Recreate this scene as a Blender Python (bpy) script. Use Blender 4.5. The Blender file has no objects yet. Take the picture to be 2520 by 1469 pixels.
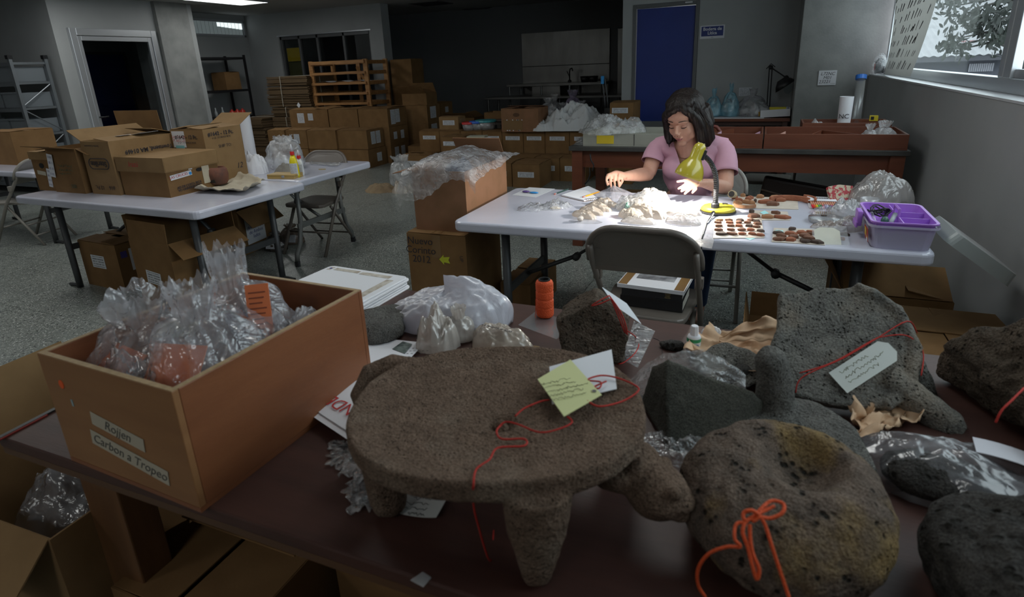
import bpy, bmesh, math, random
import numpy as np
from mathutils import Vector, Matrix, Euler, noise

R = math.radians
SC = bpy.context.scene
COL = SC.collection
# ------------------------------------------------------------------ camera
CAM_Z, FPX, CX, CY = 1.5, 1434.0, 1260.0, 629.0
def _basis(pitch, roll, yaw):
    p, r, y = R(pitch), R(roll), R(yaw)
    fw = Vector((-math.sin(y) * math.cos(p), math.cos(y) * math.cos(p), -math.sin(p)))
    rt = Vector((math.cos(y), math.sin(y), 0))
    up = rt.cross(fw)
    rt2 = rt * math.cos(r) - up * math.sin(r)
    return rt2, rt2.cross(fw), fw
RT, UP, FW = _basis(18.0, 2.42, 23.26)
cam = bpy.data.cameras.new('camera')
cam.sensor_width = 36.0
cam.lens = FPX / 2520.0 * 36.0
cam.shift_y = -(734.5 - CY) / 2520.0
cam.clip_start = 0.05
cam.dof.use_dof = True
cam.dof.focus_distance = 3.3
cam.dof.aperture_fstop = 4.5
camo = bpy.data.objects.new('camera', cam)
COL.objects.link(camo)
camo.matrix_world = Matrix(((RT.x, UP.x, -FW.x, 0), (RT.y, UP.y, -FW.y, 0), (RT.z, UP.z, -FW.z, CAM_Z), (0, 0, 0, 1)))
SC.camera = camo
def at(px, py, z=None, Y=None, X=None):
    """point of the room seen at a photograph pixel, on a plane of known height / depth / side"""
    d = RT * ((px - CX) / FPX) - UP * ((py - CY) / FPX) + FW
    t = (z - CAM_Z) / d.z if z is not None else (Y / d.y if Y is not None else X / d.x)
    return Vector((0, 0, CAM_Z)) + d * t
# ------------------------------------------------------------------ world (overcast daylight) and exposure
wd = bpy.data.worlds.new('overcast_sky'); SC.world = wd
wd.use_nodes = True
wd.node_tree.nodes['Background'].inputs[0].default_value = (0.90, 0.95, 1.0, 1)
wd.node_tree.nodes['Background'].inputs[1].default_value = 3.8
SC.view_settings.view_transform = 'Standard'
SC.view_settings.look = 'None'
SC.view_settings.exposure = -0.12
SC.view_settings.gamma = 1.0
SC.view_settings.use_curve_mapping = False
SC.cycles.max_bounces = 5
SC.cycles.diffuse_bounces = 3
SC.cycles.glossy_bounces = 2
SC.cycles.transparent_max_bounces = 9
SC.cycles.adaptive_threshold = 0.06
SC.cycles.use_light_tree = False
SC.cycles.caustics_reflective = False
SC.cycles.caustics_refractive = False
SC.cycles.sample_clamp_indirect = 4.0
PANEL_L = 5.8         # radiance of a lit ceiling panel
BULB_W = 31.0         # light of the desk lamp bulb

# ------------------------------------------------------------------ materials
MATS = {}
def mat(name, col, rough=0.6, metal=0.0, col2=None, vs=6.0, bump=0.0, bs=60.0, spec=0.5, coat=0.0, alpha=1.0,
        emit=None, trans=0.0, sss=0.0, stretch=None, lo=0.35, hi=0.65, detail=4.0, coord='Object', col3=None, s3=3.0):
    if name in MATS: return MATS[name]
    m = bpy.data.materials.new(name); m.use_nodes = True
    nt = m.node_tree; N = nt.nodes; L = nt.links
    b = N['Principled BSDF']
    def inp(k, v): b.inputs[k].default_value = v
    inp('Base Color', (*col, 1)); inp('Roughness', rough); inp('Metallic', metal)
    inp('Specular IOR Level', spec); inp('Coat Weight', coat); inp('Alpha', alpha); inp('Transmission Weight', trans)
    inp('Coat Roughness', 0.08)
    if sss: inp('Subsurface Weight', sss); inp('Subsurface Radius', (0.02, 0.008, 0.005)); inp('Subsurface Scale', 0.3)
    if emit: inp('Emission Color', (*emit[0], 1)); inp('Emission Strength', emit[1])
    vec = None
    if col2 or bump:
        tc = N.new('ShaderNodeTexCoord'); vec = tc.outputs[coord]
        if stretch:
            mp = N.new('ShaderNodeMapping'); mp.inputs['Scale'].default_value = stretch
            L.new(vec, mp.inputs[0]); vec = mp.outputs[0]
    if col2:
        n = N.new('ShaderNodeTexNoise'); n.inputs['Scale'].default_value = vs; n.inputs['Detail'].default_value = detail
        L.new(vec, n.inputs['Vector'])
        r = N.new('ShaderNodeMapRange'); r.inputs[1].default_value = lo; r.inputs[2].default_value = hi
        L.new(n.outputs[0], r.inputs[0])
        x = N.new('ShaderNodeMix'); x.data_type = 'RGBA'
        x.inputs[6].default_value = (*col, 1); x.inputs[7].default_value = (*col2, 1)
        L.new(r.outputs[0], x.inputs[0]); out = x.outputs[2]
        if col3:
            n3 = N.new('ShaderNodeTexNoise'); n3.inputs['Scale'].default_value = s3; n3.inputs['Detail'].default_value = 5
            L.new(vec, n3.inputs['Vector'])
            r3 = N.new('ShaderNodeMapRange'); r3.inputs[1].default_value = .52; r3.inputs[2].default_value = .68
            L.new(n3.outputs[0], r3.inputs[0])
            x3 = N.new('ShaderNodeMix'); x3.data_type = 'RGBA'; x3.inputs[7].default_value = (*col3, 1)
            L.new(out, x3.inputs[6]); L.new(r3.outputs[0], x3.inputs[0]); out = x3.outputs[2]
        L.new(out, b.inputs['Base Color'])
    if bump:
        n2 = N.new('ShaderNodeTexNoise'); n2.inputs['Scale'].default_value = bs; n2.inputs['Detail'].default_value = 3
        L.new(vec, n2.inputs['Vector'])
        bp = N.new('ShaderNodeBump'); bp.inputs['Strength'].default_value = bump; bp.inputs['Distance'].default_value = 0.01
        L.new(n2.outputs[0], bp.inputs['Height']); L.new(bp.outputs[0], b.inputs['Normal'])
    MATS[name] = m
    return m

def schlick(nt, f0, normal=None, k=1.0):
    N = nt.nodes; L = nt.links
    lw = N.new('ShaderNodeLayerWeight'); lw.inputs[0].default_value = .5
    if normal is not None: L.new(normal, lw.inputs['Normal'])
    p = N.new('ShaderNodeMath'); p.operation = 'POWER'; p.inputs[1].default_value = 5; L.new(lw.outputs['Facing'], p.inputs[0])
    q = N.new('ShaderNodeMath'); q.operation = 'MULTIPLY_ADD'; q.inputs[1].default_value = (1 - f0) * k; q.inputs[2].default_value = f0 * k
    q.use_clamp = True; L.new(p.outputs[0], q.inputs[0])
    return q.outputs[0]
def film(name, col=(.9, .92, .95), opac=0.3, rough=0.18, bs=25., bump=.6, milky=0.5):
    """thin plastic film: part clear, part milky, with sharp wrinkle highlights"""
    if name in MATS: return MATS[name]
    m = bpy.data.materials.new(name); m.use_nodes = True
    nt = m.node_tree; N = nt.nodes; L = nt.links
    for n in list(N): N.remove(n)
    out = N.new('ShaderNodeOutputMaterial')
    tr = N.new('ShaderNodeBsdfTransparent')
    gl = N.new('ShaderNodeBsdfGlossy'); gl.inputs['Roughness'].default_value = rough
    df = N.new('ShaderNodeBsdfDiffuse'); df.inputs[0].default_value = (*col, 1)
    tl = N.new('ShaderNodeBsdfTranslucent'); tl.inputs[0].default_value = (*col, 1)
    md = N.new('ShaderNodeMixShader'); md.inputs[0].default_value = 0.4
    L.new(df.outputs[0], md.inputs[1]); L.new(tl.outputs[0], md.inputs[2])
    tc = N.new('ShaderNodeTexCoord')
    n1 = N.new('ShaderNodeTexNoise'); n1.inputs['Scale'].default_value = bs; n1.inputs['Detail'].default_value = 3
    n1.inputs['Distortion'].default_value = 1.2
    L.new(tc.outputs['Object'], n1.inputs['Vector'])
    bp = N.new('ShaderNodeBump'); bp.inputs['Strength'].default_value = bump; bp.inputs['Distance'].default_value = 0.02
    L.new(n1.outputs[0], bp.inputs['Height'])
    L.new(bp.outputs[0], gl.inputs['Normal']); L.new(bp.outputs[0], df.inputs['Normal'])
    n2 = N.new('ShaderNodeTexNoise'); n2.inputs['Scale'].default_value = bs * .5; n2.inputs['Detail'].default_value = 2
    L.new(tc.outputs['Object'], n2.inputs['Vector'])
    mr = N.new('ShaderNodeMapRange'); mr.inputs[1].default_value = .35; mr.inputs[2].default_value = .7
    mr.inputs[3].default_value = opac * (1 - milky); mr.inputs[4].default_value = min(1, opac * (1 + milky))
    L.new(n2.outputs[0], mr.inputs[0])
    m1 = N.new('ShaderNodeMixShader'); L.new(mr.outputs[0], m1.inputs[0])
    L.new(tr.outputs[0], m1.inputs[1]); L.new(md.outputs[0], m1.inputs[2])
    m2 = N.new('ShaderNodeMixShader'); L.new(schlick(nt, .10, bp.outputs[0]), m2.inputs[0])
    L.new(m1.outputs[0], m2.inputs[1]); L.new(gl.outputs[0], m2.inputs[2])
    L.new(m2.outputs[0], out.inputs[0])
    MATS[name] = m
    return m

def stone(name, c1, c2, pore=(.02, .018, .015), ps=160., amount=.35, rough=.95, bump=.7, patch=None):
    """volcanic stone: mottled, with small dark pores"""
    m = mat(name, c1, rough, col2=c2, vs=30, bump=bump, bs=170, spec=.15, detail=9, col3=patch, s3=9)
    nt = m.node_tree; N = nt.nodes; L = nt.links; b = N['Principled BSDF']
    tc = N.new('ShaderNodeTexCoord')
    g = N.new('ShaderNodeTexNoise'); g.inputs['Scale'].default_value = 320; g.inputs['Detail'].default_value = 3; L.new(tc.outputs['Object'], g.inputs['Vector'])
    gr = N.new('ShaderNodeMapRange'); gr.inputs[1].default_value = .3; gr.inputs[2].default_value = .7; gr.inputs[3].default_value = .62; gr.inputs[4].default_value = 1.42; L.new(g.outputs[0], gr.inputs[0])
    gm = N.new('ShaderNodeVectorMath'); gm.operation = 'SCALE'; L.new(b.inputs['Base Color'].links[0].from_socket, gm.inputs[0]); L.new(gr.outputs[0], gm.inputs['Scale']); L.new(gm.outputs[0], b.inputs['Base Color'])
    v = N.new('ShaderNodeTexVoronoi'); v.inputs['Scale'].default_value = ps; v.inputs['Randomness'].default_value = 1
    nz = N.new('ShaderNodeTexNoise'); nz.inputs['Scale'].default_value = ps * .35; L.new(tc.outputs['Object'], nz.inputs['Vector'])
    L.new(tc.outputs['Object'], v.inputs['Vector'])
    r = N.new('ShaderNodeMapRange'); r.inputs[1].default_value = .1; r.inputs[2].default_value = .42
    r.inputs[3].default_value = 1; r.inputs[4].default_value = 0; L.new(v.outputs['Distance'], r.inputs[0])
    r2 = N.new('ShaderNodeMapRange'); r2.inputs[1].default_value = .5; r2.inputs[2].default_value = .6
    r2.inputs[4].default_value = amount * 2; L.new(nz.outputs[0], r2.inputs[0])
    mu = N.new('ShaderNodeMath'); mu.operation = 'MULTIPLY'; mu.use_clamp = True
    L.new(r.outputs[0], mu.inputs[0]); L.new(r2.outputs[0], mu.inputs[1])
    x = N.new('ShaderNodeMix'); x.data_type = 'RGBA'; x.inputs[7].default_value = (*pore, 1)
    src = b.inputs['Base Color'].links[0].from_socket
    L.new(src, x.inputs[6]); L.new(mu.outputs[0], x.inputs[0]); L.new(x.outputs[2], b.inputs['Base Color'])
    bp = N.new('ShaderNodeBump'); bp.inputs['Strength'].default_value = 1.0; bp.inputs['Distance'].default_value = .006; bp.invert = True
    L.new(mu.outputs[0], bp.inputs['Height'])
    old = b.inputs['Normal'].links[0].from_socket
    L.new(old, bp.inputs['Normal']); L.new(bp.outputs[0], b.inputs['Normal'])
    return m

def printed(name, paper, ink, rows=6, dens=.5, cols=30, margin=.08):
    """paper with lines of small print (Generated x across, z up)"""
    if name in MATS: return MATS[name]
    m = mat(name, paper, .7)
    nt = m.node_tree; N = nt.nodes; L = nt.links; b = N['Principled BSDF']
    tc = N.new('ShaderNodeTexCoord'); sp = N.new('ShaderNodeSeparateXYZ'); L.new(tc.outputs['Generated'], sp.inputs[0])
    def math_(op, a, bb=None, cl=False):
        n = N.new('ShaderNodeMath'); n.operation = op; n.use_clamp = cl
        for i, q in enumerate((a, bb)):
            if q is None: continue
            if isinstance(q, (int, float)): n.inputs[i].default_value = q
            else: L.new(q, n.inputs[i])
        return n.outputs[0]
    zz = math_('MULTIPLY', sp.outputs['Z'], rows)
    fr = math_('FRACT', zz); fl = math_('FLOOR', zz)
    band = math_('MULTIPLY', math_('GREATER_THAN', fr, .28), math_('LESS_THAN', fr, .72))
    cb = N.new('ShaderNodeCombineXYZ')
    L.new(math_('MULTIPLY', sp.outputs['X'], cols), cb.inputs[0]); L.new(math_('MULTIPLY', fl, 7.3), cb.inputs[1])
    nz = N.new('ShaderNodeTexNoise'); nz.inputs['Scale'].default_value = 1.0; nz.inputs['Detail'].default_value = 2
    L.new(cb.outputs[0], nz.inputs['Vector'])
    ink_ = math_('GREATER_THAN', nz.outputs[0], 1 - dens)
    mx = math_('MULTIPLY', math_('GREATER_THAN', sp.outputs['X'], margin), math_('LESS_THAN', sp.outputs['X'], 1 - margin))
    mz = math_('MULTIPLY', math_('GREATER_THAN', sp.outputs['Z'], margin), math_('LESS_THAN', sp.outputs['Z'], 1 - margin))
    f = math_('MULTIPLY', math_('MULTIPLY', band, ink_), math_('MULTIPLY', mx, mz))
    f = math_('MULTIPLY', f, .8)
    x = N.new('ShaderNodeMix'); x.data_type = 'RGBA'
    x.inputs[6].default_value = (*paper, 1); x.inputs[7].default_value = (*ink, 1)
    L.new(f, x.inputs[0]); L.new(x.outputs[2], b.inputs['Base Color'])
    return m

def terrazzo():
    m = mat('terrazzo', (.215, .235, .215), .30, col2=(.165, .182, .168), vs=3.0, spec=.5)
    nt = m.node_tree; N = nt.nodes; L = nt.links; b = N['Principled BSDF']
    geo = N.new('ShaderNodeNewGeometry')
    prev = b.inputs['Base Color'].links[0].from_socket
    for sc, c, th in ((95, (.55, .57, .54), .74), (60, (.035, .04, .04), .78), (150, (.42, .44, .42), .7)):
        v = N.new('ShaderNodeTexVoronoi'); v.inputs['Scale'].default_value = sc; L.new(geo.outputs['Position'], v.inputs['Vector'])
        s = N.new('ShaderNodeSeparateColor'); L.new(v.outputs['Color'], s.inputs[0])
        g = N.new('ShaderNodeMath'); g.operation = 'GREATER_THAN'; g.inputs[1].default_value = th; L.new(s.outputs[0], g.inputs[0])
        d = N.new('ShaderNodeMath'); d.operation = 'LESS_THAN'; d.inputs[1].default_value = .42; L.new(v.outputs['Distance'], d.inputs[0])
        k = N.new('ShaderNodeMath'); k.operation = 'MULTIPLY'; L.new(g.outputs[0], k.inputs[0]); L.new(d.outputs[0], k.inputs[1])
        x = N.new('ShaderNodeMix'); x.data_type = 'RGBA'; x.inputs[7].default_value = (*c, 1)
        L.new(prev, x.inputs[6]); L.new(k.outputs[0], x.inputs[0]); prev = x.outputs[2]
    L.new(prev, b.inputs['Base Color'])
    return m

WALL = mat('wall_paint', (.35, .362, .365), .7, col2=(.32, .332, .335), vs=2.0, bump=.05, bs=200)
CONC = mat('concrete', (.27, .275, .27), .75, col2=(.20, .205, .205), vs=5, bump=.12, bs=45, lo=.3, hi=.7, detail=8)
CEIL = mat('ceiling_paint', (.42, .43, .43), .9)
ALU = mat('aluminium', (.55, .57, .6), .35, metal=.7)
GREYF = mat('grey_metal_frame', (.12, .125, .13), .5, metal=.3)
CARD = mat('cardboard', (.225, .127, .054), .85, col2=(.185, .102, .042), vs=7, bump=.04, bs=120, spec=.2)
CARD2 = mat('cardboard_pale', (.275, .170, .080), .85, col2=(.235, .143, .066), vs=7, bump=.04, bs=120, spec=.2)
CARD3 = mat('cardboard_red', (.27, .135, .075), .85, col2=(.22, .115, .06), vs=7, bump=.04, bs=120, spec=.2)
PLY = mat('plywood', (.29, .105, .042), .45, col2=(.20, .068, .027), vs=3.2, stretch=(1, 1, 6), bump=.05, bs=40, lo=.25, hi=.75, detail=7)
PLYL = mat('plywood_light', (.34, .168, .068), .5, col2=(.26, .118, .046), vs=3.2, stretch=(1, 1, 6), bump=.05, bs=40, lo=.25, hi=.75, detail=7)
PINE = mat('pine', (.38, .19, .065), .55, col2=(.26, .12, .04), vs=4, stretch=(1, 8, 8))
DKWOOD = mat('dark_table_wood', (.075, .030, .022), .5, col2=(.045, .018, .014), vs=3, stretch=(1, 7, 7), bump=.04, bs=30, lo=.3, hi=.7, detail=8)
REDWOOD = mat('red_brown_wood', (.16, .05, .025), .4, col2=(.11, .033, .017), vs=3, stretch=(1, 7, 7), lo=.3, hi=.7, detail=7)
WHITEP = mat('white_table_sheet', (.57, .58, .68), .16, col2=(.52, .53, .62), vs=2.5, bump=.04, bs=14, spec=.6)
WHITE = mat('white_paper', (.72, .72, .76), .75)
CREAMP = mat('cream_paper', (.55, .49, .38), .8, col2=(.48, .42, .32), vs=9, bump=.15, bs=30)
KRAFT = mat('kraft_paper', (.62, .42, .27), .75, col2=(.52, .34, .21), vs=8, bump=.2, bs=24)
BLACK = mat('black_plastic', (.012, .012, .014), .42)
CHAIR = mat('folding_chair_paint', (.150, .128, .110), .38, col2=(.135, .115, .10), vs=4, metal=.0)
CHAIRL = mat('folding_chair_beige', (.26, .245, .22), .42)
LEGD = mat('table_leg_dark', (.055, .058, .062), .45, metal=.3)
LEGG = mat('table_leg_grey', (.15, .155, .15), .45, metal=.2)
STEEL = mat('brushed_steel', (.16, .16, .155), .30, metal=1.0, col2=(.12, .12, .115), vs=1.2, stretch=(3, 1, 1))
BLUED = mat('blue_door_paint', (.010, .030, .20), .45, col2=(.012, .034, .22), vs=2)
LPRINT = printed('printed_label', (.62, .64, .68), (.05, .05, .06), rows=5, dens=.55, cols=34)
LFORM = printed('printed_form', (.58, .60, .64), (.12, .12, .14), rows=16, dens=.5, cols=16)
LHAND = printed('handwritten_paper', (.66, .67, .70), (.10, .10, .22), rows=4, dens=.5, cols=14)
LABELW = mat('label_white', (.66, .67, .71), .7)
INK = mat('ink_black', (.03, .025, .03), .7)
INKR = mat('ink_red', (.45, .03, .03), .7)
INKB = mat('ink_blue', (.03, .04, .22), .7)
TAPE = mat('packing_tape', (.21, .12, .05), .25, spec=.6)
MASK = mat('masking_tape', (.46, .42, .33), .8)
FILM = film('clear_film', opac=.22)
FILM2 = film('milky_film', opac=.42, bs=18)
FILMT = film('thin_wrap', opac=.30, bs=30, bump=1.0, rough=.12)
FILMS = film('flat_film', opac=.14, bs=12, bump=.25)
RED = mat('red_thread', (.42, .02, .012), .8)
ORANGE = mat('orange_thread', (.75, .09, .015), .6, bump=.5, bs=300)
ORCARD = mat('orange_card', (.72, .19, .07), .8)
YELLOW = mat('yellow_plastic', (.62, .50, .03), .3)

# ------------------------------------------------------------------ mesh helpers
class MB:
    def __init__(s): s.v = []; s.f = []
    def add(s, vs, fs, M=None):
        o = len(s.v)
        if M is not None: vs = [M @ Vector(p) for p in vs]
        s.v += [tuple(p) for p in vs]; s.f += [tuple(i + o for i in f) for f in fs]
        return s
    def box(s, x0, y0, z0, x1, y1, z1, M=None):
        return s.add([(x0, y0, z0), (x1, y0, z0), (x1, y1, z0), (x0, y1, z0), (x0, y0, z1), (x1, y0, z1), (x1, y1, z1), (x0, y1, z1)],
                     [(0, 3, 2, 1), (4, 5, 6, 7), (0, 1, 5, 4), (1, 2, 6, 5), (2, 3, 7, 6), (3, 0, 4, 7)], M)
    def cbox(s, c, sz, M=None):
        return s.box(c[0] - sz[0] / 2, c[1] - sz[1] / 2, c[2] - sz[2] / 2, c[0] + sz[0] / 2, c[1] + sz[1] / 2, c[2] + sz[2] / 2, M)
    def prism(s, poly, z0, z1, M=None):
        n = len(poly)
        vs = [(x, y, z0) for x, y in poly] + [(x, y, z1) for x, y in poly]
        fs = [tuple(range(n - 1, -1, -1)), tuple(range(n, 2 * n))] + [(i, (i + 1) % n, (i + 1) % n + n, i + n) for i in range(n)]
        return s.add(vs, fs, M)
    def tube(s, pts, r, n=8, M=None, caps=True, ry=None):
        pts = [Vector(p) for p in pts]; m = len(pts)
        rs = r if isinstance(r, (list, tuple)) else [r] * m
        rq = ry if isinstance(ry, (list, tuple)) else ([ry] * m if ry else rs)
        vs = []; prev = None
        for i, p in enumerate(pts):
            t = (pts[min(i + 1, m - 1)] - pts[max(i - 1, 0)])
            t = t.normalized() if t.length > 1e-9 else Vector((0, 0, 1))
            if prev is None:
                a = Vector((0, 0, 1)) if abs(t.z) < .9 else Vector((1, 0, 0))
                u = t.cross(a).normalized()
            else:
                u = (prev - t * prev.dot(t))
                u = u.normalized() if u.length > 1e-6 else t.orthogonal().normalized()
            w = t.cross(u); prev = u
            for k in range(n):
                an = 2 * math.pi * k / n
                vs.append(p + u * math.cos(an) * rs[i] + w * math.sin(an) * rq[i])
        fs = []
        for i in range(m - 1):
            for k in range(n):
                a, b = i * n + k, i * n + (k + 1) % n
                fs.append((a, b, b + n, a + n))
        if caps:
            fs.append(tuple(range(n - 1, -1, -1))); fs.append(tuple(range((m - 1) * n, m * n)))
        return s.add(vs, fs, M)
    def lathe(s, prof, n=24, M=None, sx=1, sy=1, cap0=True, cap1=True):
        vs = []; fs = []; m = len(prof)
        for r, z in prof:
            for k in range(n):
                a = 2 * math.pi * k / n
                vs.append((r * math.cos(a) * sx, r * math.sin(a) * sy, z))
        for i in range(m - 1):
            for k in range(n):
                a, b = i * n + k, i * n + (k + 1) % n
                fs.append((a, b, b + n, a + n))
        if cap0: fs.append(tuple(range(n - 1, -1, -1)))
        if cap1: fs.append(tuple(range((m - 1) * n, m * n)))
        return s.add(vs, fs, M)
    def ball(s, c, r, n=16, M=None):
        """ellipsoid"""
        r = (r, r, r) if isinstance(r, (int, float)) else r
        m = max(6, n // 2 + 2)
        vs = [(c[0], c[1], c[2] - r[2])]
        for i in range(1, m):
            ph = -math.pi / 2 + math.pi * i / m
            for k in range(n):
                a = 2 * math.pi * k / n
                vs.append((c[0] + r[0] * math.cos(ph) * math.cos(a), c[1] + r[1] * math.cos(ph) * math.sin(a), c[2] + r[2] * math.sin(ph)))
        vs.append((c[0], c[1], c[2] + r[2])); top = len(vs) - 1
        fs = [(0, 1 + (k + 1) % n, 1 + k) for k in range(n)]
        for i in range(m - 2):
            for k in range(n):
                a, b = 1 + i * n + k, 1 + i * n + (k + 1) % n
                fs.append((a, b, b + n, a + n))
        o = 1 + (m - 2) * n
        fs += [(o + k, o + (k + 1) % n, top) for k in range(n)]
        return s.add(vs, fs, M)
    def grid(s, fn, nu, nv, closed=False, M=None):
        vs = [fn(i / (nu - (0 if closed else 1)), j / (nv - 1)) for j in range(nv) for i in range(nu)]
        fs = []
        for j in range(nv - 1):
            for i in range(nu if closed else nu - 1):
                a, b = j * nu + i, j * nu + (i + 1) % nu
                fs.append((a, b, b + nu, a + nu))
        return s.add(vs, fs, M)
    def mesh(s, name, smooth=False):
        me = bpy.data.meshes.new(name); me.from_pydata(s.v, [], s.f)
        bm = bmesh.new(); bm.from_mesh(me); bmesh.ops.recalc_face_normals(bm, faces=bm.faces); bm.to_mesh(me); bm.free()
        if smooth: me.polygons.foreach_set('use_smooth', [True] * len(me.polygons))
        return me
    def build(s, name, m, parent=None, smooth=False, bevel=0, seg=2, M=None, solid=0, sub=0):
        return obj(name, s.mesh(name, smooth), m, parent, bevel, seg, M, solid, sub)

def obj(name, me, m, parent=None, bevel=0, seg=2, M=None, solid=0, sub=0):
    o = bpy.data.objects.new(name, me); COL.objects.link(o)
    if m is not None:
        if len(me.materials) == 0: me.materials.append(m)
        elif me.materials[0] != m:
            o.material_slots[0].link = 'OBJECT'; o.material_slots[0].material = m
    if parent is not None: o.parent = parent
    if M is not None: o.matrix_local = M
    if sub:
        q = o.modifiers.new('sub', 'SUBSURF'); q.levels = sub; q.render_levels = sub
    if solid:
        q = o.modifiers.new('solid', 'SOLIDIFY'); q.thickness = solid; q.offset = 0
    if bevel:
        q = o.modifiers.new('bevel', 'BEVEL'); q.width = bevel; q.segments = seg; q.limit_method = 'ANGLE'; q.angle_limit = R(40)
        q.harden_normals = False
    return o

def tag(o, label, cat, group=None, kind=None):
    if label: o['label'] = label
    if cat: o['category'] = cat
    if group: o['group'] = group
    if kind: o['kind'] = kind
    return o
def thing(name, label, cat, loc=(0, 0, 0), rz=0, group=None):
    o = bpy.data.objects.new(name, None); o.empty_display_size = .05; COL.objects.link(o)
    o.location = loc; o.rotation_euler = (0, 0, R(rz))
    return tag(o, label, cat, group)
def struct(o): o['kind'] = 'structure'; return o
CACHE = {}
def cached(key, fn):
    if key not in CACHE: CACHE[key] = fn()
    return CACHE[key]
def T(x=0, y=0, z=0, rx=0, ry=0, rz=0, s=None):
    M = Matrix.Translation((x, y, z)) @ Euler((R(rx), R(ry), R(rz))).to_matrix().to_4x4()
    if s: M = M @ Matrix.Diagonal((s[0], s[1], s[2], 1))
    return M
def lettering(parent, txt, size, m, M, align='CENTER', shear=0.0, space=1.0, bold=0.0):
    """flat writing in the local x-z plane, facing -y"""
    cu = bpy.data.curves.new('lettering', 'FONT'); cu.body = txt; cu.size = size; cu.align_x = align; cu.align_y = 'CENTER'
    cu.shear = shear; cu.extrude = .0002; cu.space_character = space; cu.offset = bold; cu.resolution_u = 3; cu.space_line = .9
    cu.materials.append(m)
    o = bpy.data.objects.new('lettering', cu); COL.objects.link(o); o.parent = parent
    o.matrix_local = M @ Euler((R(90), 0, 0)).to_matrix().to_4x4()
    return o
def scribble(parent, w, rows, gap, m, M, seed=1, r=.00035):
    """illegible handwriting: one flat wavering stroke per line, in the local x-y plane"""
    rr = random.Random(seed)
    for k in range(rows):
        x = -w / 2; pts = []; L = w * rr.uniform(.6, 1.0)
        while x < -w / 2 + L:
            pts.append((x, -k * gap + rr.uniform(-.3, .3) * gap, .0004)); x += gap * rr.uniform(.08, .28)
        MB().tube(pts, r, 4).build('handwriting', m, parent, M=M)
def nz(p, s=1.0, seed=0.0):
    return noise.noise(Vector((p[0] * s + seed * 13.7, p[1] * s - seed * 7.1, p[2] * s + seed * 3.3)))
def remesh(mb, name, voxel, smooth=3, disp=None):
    """union of overlapping closed shapes as one skin"""
    me = mb.mesh(name + '_raw')
    o = bpy.data.objects.new(name + '_raw', me); COL.objects.link(o)
    q = o.modifiers.new('r', 'REMESH'); q.mode = 'VOXEL'; q.voxel_size = voxel
    if smooth:
        q2 = o.modifiers.new('s', 'SMOOTH'); q2.iterations = smooth; q2.factor = .5
    dg = bpy.context.evaluated_depsgraph_get()
    new = bpy.data.meshes.new_from_object(o.evaluated_get(dg)); new.name = name
    bpy.data.objects.remove(o); bpy.data.meshes.remove(me)
    if disp:
        n = len(new.vertices); co = np.empty(n * 3); no = np.empty(n * 3)
        new.vertices.foreach_get('co', co); new.vertices.foreach_get('normal', no)
        co = co.reshape(-1, 3); no = no.reshape(-1, 3)
        d = np.array([disp(c) for c in co])
        new.vertices.foreach_set('co', (co + no * d[:, None]).ravel())
    new.polygons.foreach_set('use_smooth', [True] * len(new.polygons))
    new.materials.clear()
    return new
# ================================================================== the room
ZC = 2.72; XW = 1.05
GLASS = None
def make_glass(name, tint=(.9, .95, .95), refl=1.0):
    m = bpy.data.materials.new(name); m.use_nodes = True
    nt = m.node_tree; N = nt.nodes; L = nt.links
    for n in list(N): N.remove(n)
    out = N.new('ShaderNodeOutputMaterial'); tr = N.new('ShaderNodeBsdfTransparent'); tr.inputs[0].default_value = (*tint, 1)
    gl = N.new('ShaderNodeBsdfGlossy'); gl.inputs['Roughness'].default_value = .02
    f_ = schlick(nt, .04, None, refl)
    mx = N.new('ShaderNodeMixShader'); L.new(f_, mx.inputs[0]); L.new(tr.outputs[0], mx.inputs[1]); L.new(gl.outputs[0], mx.inputs[2])
    L.new(mx.outputs[0], out.inputs[0])
    return m
GLASS = make_glass('window_glass', refl=.25)
DGLASS = make_glass('dark_glass', (.75, .77, .78), 1.0)
TERR = terrazzo()
JOINT = mat('joint_grout', (.05, .055, .05), .9)

fl = struct(MB().box(-14, -3.2, -.12, 1.3, 12.6, -.006).build('floor', JOINT))
tile = .79
tm = MB().box(-tile / 2 + .0015, -tile / 2 + .0015, -.02, tile / 2 - .0015, tile / 2 - .0015, 0).mesh('tile')
tm.materials.append(TERR)
for i in range(-13, 5):
    for j in range(-5, 11):
        x, y = -2.61 + tile * (i + .5), 3.76 + tile * (j + .5)
        if x > 1.2 or x < -12.2: continue
        o = obj('tile', tm, TERR, fl); o.location = (x, y, 0)
struct(MB().box(-14, -3.2, ZC, 1.3, 12.6, ZC + .12).build('ceiling', CEIL))

w = struct(MB().box(XW, -3.2, 0, 1.30, 7.67, 1.25).build('wall_right', WALL, bevel=.004))
MB().box(XW + .002, .4, 2.62, 1.30, 7.67, ZC).box(XW, -3.2, 1.25, 1.30, .4, ZC).build('lintel_and_blank_wall', WALL, w)  # lintel, plus unseen blank wall by the camera added to dim the foreground
struct(MB().box(XW - .004, .4, 1.25, 1.30, 7.66, 1.262).build('trim_1', mat('sill_paint', (.52, .53, .55), .4)))
struct(MB().box(.33, 7.67, 0, 1.30, 8.6, ZC).build('pillar', CONC, bevel=.006))
w = struct(MB().box(-1.86, 8.5, 0, -1.72, 8.65, ZC).box(-.855, 8.5, 0, .40, 8.65, ZC).box(-1.72, 8.5, 2.215, -.855, 8.65, ZC).build('wall_back', WALL))
struct(MB().box(-1.86, 8.65, 0, -1.72, 12.4, ZC).build('wall_return', WALL))
struct(MB().box(-10.4, 12.4, 0, -1.72, 12.6, ZC).build('wall_far', mat('dark_wall_paint', (.12, .125, .13), .7)))
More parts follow.
